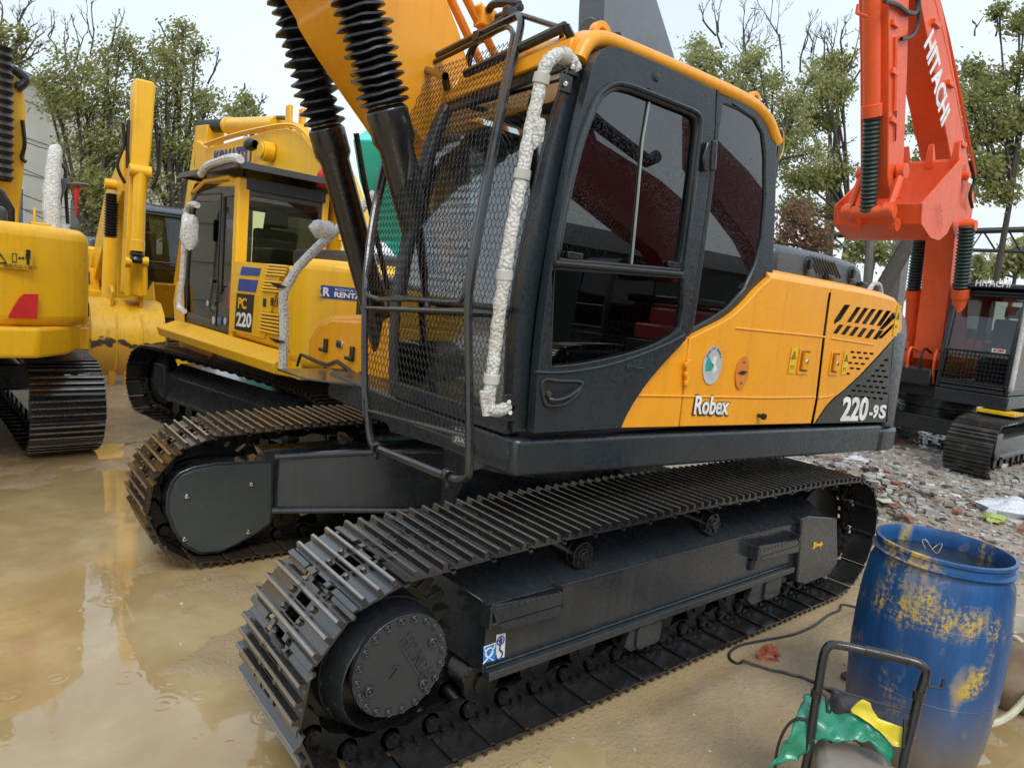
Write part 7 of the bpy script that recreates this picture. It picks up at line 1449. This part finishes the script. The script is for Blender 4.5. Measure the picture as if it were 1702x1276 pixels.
# things behind the barrel at the right edge
c = up(1700, 1120, 'z', .22); o = blob('mottled_sack', (c.x+.12, c.y-.02, .17), .24, (1.0, 1.0, .85), flat('mottled_brown_sack', (.26, .19, .12), .85), None, 8, .25, 24); tag(o, 'mottled brown sack behind the barrel at the right edge', 'sack')
c2 = up(1712, 1060, 'z', .30); b = MB(); b.lathe([(0, 0), (.17, 0), (.19, .30), (.2, .31), (.2, .33), (.18, .33), (.17, .05), (0, .05)], (c2.x+.1, c2.y, 0), Z, 28); tag(b.obj('cream_tub', flat('cream_plastic', (.50, .47, .38), .5)), 'cream plastic tub behind the barrel at the right edge', 'tub')
def corr(pts, r): P = smooth(pts, 14); return P, [r*(1+.12*(i % 2)) for i in range(len(P))]
P, rr_ = corr([up(1640, 1205, 'z', .12), up(1665, 1196, 'z', .13), up(1690, 1178, 'z', .16), up(1725, 1135, 'z', .2)], .016); b = MB(); b.tube(P, rr_, 8); tag(b.obj('cream_hose', flat('cream_hose', (.50, .47, .33), .5)), 'cream corrugated hose, lower one beside the barrel', 'hose')
P, rr_ = corr([up(1672, 1062, 'z', .34), up(1685, 1058, 'z', .36), up(1700, 1068, 'z', .35), up(1720, 1085, 'z', .3)], .014); b = MB(); b.tube(P, rr_, 8); tag(b.obj('cream_hose', MATS['cream_hose']), 'cream corrugated hose, upper one over the tub', 'hose')
# ------------------------------------------------------------------ pressure washer with cloths
TL, TR = up(1382, 1074, 'z', .76), up(1532, 1108, 'z', .76); wx = (TR-TL).normalized(); nW = wx.cross(Z).normalized()
nW = nW if nW.dot(CAM-TL) > 0 else -nW; nW = (nW*math.cos(R(8))+Z*math.sin(R(8))).normalized()
def wp(px, py, off=0): return onplane(W0, px, py, TL+nW*off, nW)
wo = TL.copy(); wo.z = 0
wsh = thing('pressure_washer', 'black handled pressure washer cart in the bottom right corner', 'pressure washer', tuple(wo)); wM = Matrix.Translation(-wo)
def wobj(b, name, mat, par=wsh, bevel=0, angle=35): b.v = [tuple(wM @ Vector(v)) for v in b.v]; return b.obj(name, mat, par, bevel, angle=angle)
b = MB(); P = smooth([wp(*q) for q in ((1335, 1290), (1345, 1245), (1352, 1190), (1362, 1130), (1368, 1095), (1374, 1078), (1388, 1071), (1440, 1081), (1500, 1094), (1527, 1102), (1538, 1114), (1537, 1128), (1527, 1160), (1515, 1210), (1505, 1250), (1498, 1290))], 5); b.tube(P, .0165, 12); ha = wobj(b, 'handle', BLACK)
b = MB(); b.tube([wp(1437, 1080), wp(1512, 1097)], .0195, 12); wobj(b, 'handle_sleeve', RUB, ha)
for q in ((1357, 1150), (1527, 1152)): b = MB(); p = wp(*q); b.cyl(p-Z*.02, p+Z*.01, .020, seg=12); wobj(b, 'handle_joint', BLACK, ha)
b = MB(); b.tube([wp(1362, 1140), wp(1383, 1144), wp(1512, 1183)], .0055, 8); wobj(b, 'cross_bar', BLACK, ha)
b = MB(); b.tube(smooth([wp(1362, 1152, .01), wp(1373, 1157, .02), wp(1375, 1183, .02), wp(1382, 1178, .02), wp(1384, 1146, .01)], 2), .005, 6); wobj(b, 'cable_hook', BLACK, ha)
b = MB(); b.tube([wp(1534, 1139), wp(1562, 1143), wp(1567, 1138), wp(1569, 1127)], .0058, 8); wobj(b, 'lance_hook', BLACK, ha)
b = MB(); b.tube([wp(1504, 1195, .02), wp(1503, 1215, .03), wp(1501, 1240, .03)], .006, 6); wobj(b, 'cable_hook', BLACK, ha)
# body
e = wx; c = up(1424, 1268, 'z', .37); dpt = -nW; dpt.z = 0; dpt.normalize()
b = MB(); b.prism(rrect(0, 0, .27, .26, .07, 6), .20, .37, Vector((c.x, c.y, 0))+dpt*.02, e, dpt, Z); wobj(b, 'motor_cover', paint('beige_grey_plastic', (.27, .245, .21), .45, drops=.1, dirt=.5, dcol=(.14, .12, .10), dsc=6), wsh, .035, 40)
b = MB(); b.prism(rrect(0, 0, .30, .30, .05, 4), .06, .19, Vector((c.x, c.y, 0))+dpt*.02, e, dpt, Z); wobj(b, 'chassis', RUB, wsh, .02)
for s_ in (-1, 1): b = MB(); p = Vector((c.x, c.y, .10))+e*.18*s_+dpt*.08; b.cyl(p-e*.025, p+e*.025, .10, seg=28); wobj(b, 'wheel', RUB, wsh, .01)
b = MB(); b.tube(smooth([wp(1349, 1200), wp(1330, 1193), wp(1312, 1202), wp(1298, 1225), wp(1290, 1255), wp(1288, 1290)], 5), .0055, 8); wobj(b, 'supply_hose', RUB)
# cloths lying over it
def cloth(name, label, grid, mat, amp, seed, cat='cloth', sub=7, th=.004):
    rows = [[Vector(p) for p in r_] for r_ in grid]; R1 = [smooth(r_, sub) for r_ in rows]; n_ = len(R1[0]); cols = [smooth([R1[i][k] for i in range(len(R1))], sub) for k in range(n_)]
    b = MB(); m2 = len(cols[0]); vs = []
    for k in range(n_):
        for j in range(m2):
            p = cols[k][j]; f_ = p*7+Vector((seed, 0, 0)); p = p+noise.noise_vector(f_)*amp*1.2+noise.noise_vector(f_*2.6)*amp*.9+noise.noise_vector(f_*6)*amp*.25+Vector((0, 0, 1))*abs(noise.noise(f_*1.4+Vector((5, 5, 5))))*amp*.8; vs.append(tuple(p))
    b.add(vs, [(k*m2+j, (k+1)*m2+j, (k+1)*m2+j+1, k*m2+j+1) for k in range(n_-1) for j in range(m2-1)]); o = b.obj(name, mat, None, angle=80, recalc=False); s_ = o.modifiers.new('solid', 'SOLIDIFY'); s_.thickness = th; tag(o, label, cat); return o
GREEN = paint('green_rubber_cloth', (.01, .20, .11), .33, drops=.25, dirt=.4, dcol=(.10, .22, .15), dsc=5, coat=.3)
YELC = paint('yellow_rubber_cloth', (.72, .58, .02), .4, drops=.1, dirt=.1, coat=.2)
GREYC = paint('dark_grey_cloth', (.04, .042, .045), .75, drops=0, dirt=.3, coat=0)
cloth('grey_cloth', 'dark grey rag heaped behind the green sheet', [[wp(1375, 1172, -.12), wp(1400, 1150, -.14), wp(1440, 1165, -.14), wp(1475, 1195, -.14)], [wp(1375, 1200, -.08), wp(1405, 1175, -.08), wp(1450, 1190, -.08), wp(1480, 1215, -.08)], [wp(1375, 1230, -.05), wp(1410, 1215, -.05), wp(1450, 1225, -.05), wp(1485, 1240, -.05)]], GREYC, .03, 2)
cloth('green_sheet', 'green rubber sheet draped over the pressure washer', [[wp(1337, 1160, -.12), wp(1362, 1160, -.12), wp(1385, 1190, -.06), wp(1420, 1186, -.06), wp(1455, 1200, -.06), wp(1478, 1225, -.05)], [wp(1330, 1180, -.05), wp(1358, 1195, -.03), wp(1390, 1205, -.02), wp(1425, 1208, -.02), wp(1460, 1225, -.02), wp(1488, 1245, -.02)], [wp(1308, 1220, .0), wp(1352, 1222, -.015), wp(1385, 1226, .01), wp(1420, 1228, .01), wp(1455, 1232, .01), wp(1485, 1262, .0)], [wp(1275, 1275, .02), wp(1320, 1268, .02), wp(1352, 1236, .012), wp(1400, 1233, .015), wp(1450, 1236, .015), wp(1488, 1272, .0)]], GREEN, .018, 5, 'sheet')
cloth('yellow_cloth', 'yellow rubber cloth hanging between the green sheet and the handle', [[wp(1422, 1166, -.05), wp(1432, 1163, -.05), wp(1444, 1168, -.05)], [wp(1414, 1182, -.045), wp(1436, 1188, -.04), wp(1462, 1196, -.04)], [wp(1440, 1200, -.03), wp(1470, 1212, -.03), wp(1500, 1206, -.03)], [wp(1470, 1222, -.02), wp(1492, 1235, -.02), wp(1522, 1222, -.03)], [wp(1488, 1240, -.01), wp(1497, 1243, -.01), wp(1505, 1238, -.02)]], YELC, .010, 8)
# ------------------------------------------------------------------ pieces that stand apart become objects of their own
def islands(o):
    me = o.data; bm = bmesh.new(); bm.from_mesh(me); bm.verts.ensure_lookup_table(); seen = set(); out = []
    for v in bm.verts:
        if v.index in seen: continue
        st = [v]; seen.add(v.index); isl = []
        while st:
            q = st.pop(); isl.append(q.index)
            for e_ in q.link_edges:
                w_ = e_.other_vert(q)
                if w_.index not in seen: seen.add(w_.index); st.append(w_)
        cs = [bm.verts[i].co for i in isl]; out.append([set(isl), [min(c[k] for c in cs)-.004 for k in range(3)], [max(c[k] for c in cs)+.004 for k in range(3)]])
    bm.free(); ch_ = True
    while ch_:
        ch_ = False
        for i in range(len(out)):
            for j in range(i+1, len(out)):
                a, b_ = out[i], out[j]
                if all(a[1][k] <= b_[2][k] and b_[1][k] <= a[2][k] for k in range(3)):
                    a[0] |= b_[0]; a[1] = [min(x, y) for x, y in zip(a[1], b_[1])]; a[2] = [max(x, y) for x, y in zip(a[2], b_[2])]; out.pop(j); ch_ = True; break
            if ch_: break
    return out
SPLIT = ('tape_band cab_frame roller_guard windscreen_seal rail_bracket guard_clamp window_surround plate_bolt louvre window_catch control_console control_lever boom_pipe rear_wall right_wall cab_floor right_window side_lettering cab_front_guard leg_flange guard_stay boom_cylinder machinery_housing cab_post cylinder_pipe side_ledge hydraulic_hose rain_gutter work_lamp lid_latch roof_header track_roller bucket_link').split()
for o in list(scene.objects):
    if o.type != 'MESH' or o.name.split('.')[0] not in SPLIT: continue
    isl = islands(o)
    if len(isl) < 2 or len(isl) > 30: continue
    src = o.data
    for k, (ids, _a, _b) in enumerate(isl):
        bm = bmesh.new(); bm.from_mesh(src); bmesh.ops.delete(bm, geom=[v for v in bm.verts if v.index not in ids], context='VERTS')
        me = bpy.data.meshes.new(src.name); bm.to_mesh(me); bm.free()
        for m in src.materials: me.materials.append(m)
        me.set_sharp_from_angle(angle=R(35))
        if k == 0: o.data = me
        else: c = o.copy(); c.data = me; scene.collection.objects.link(c)
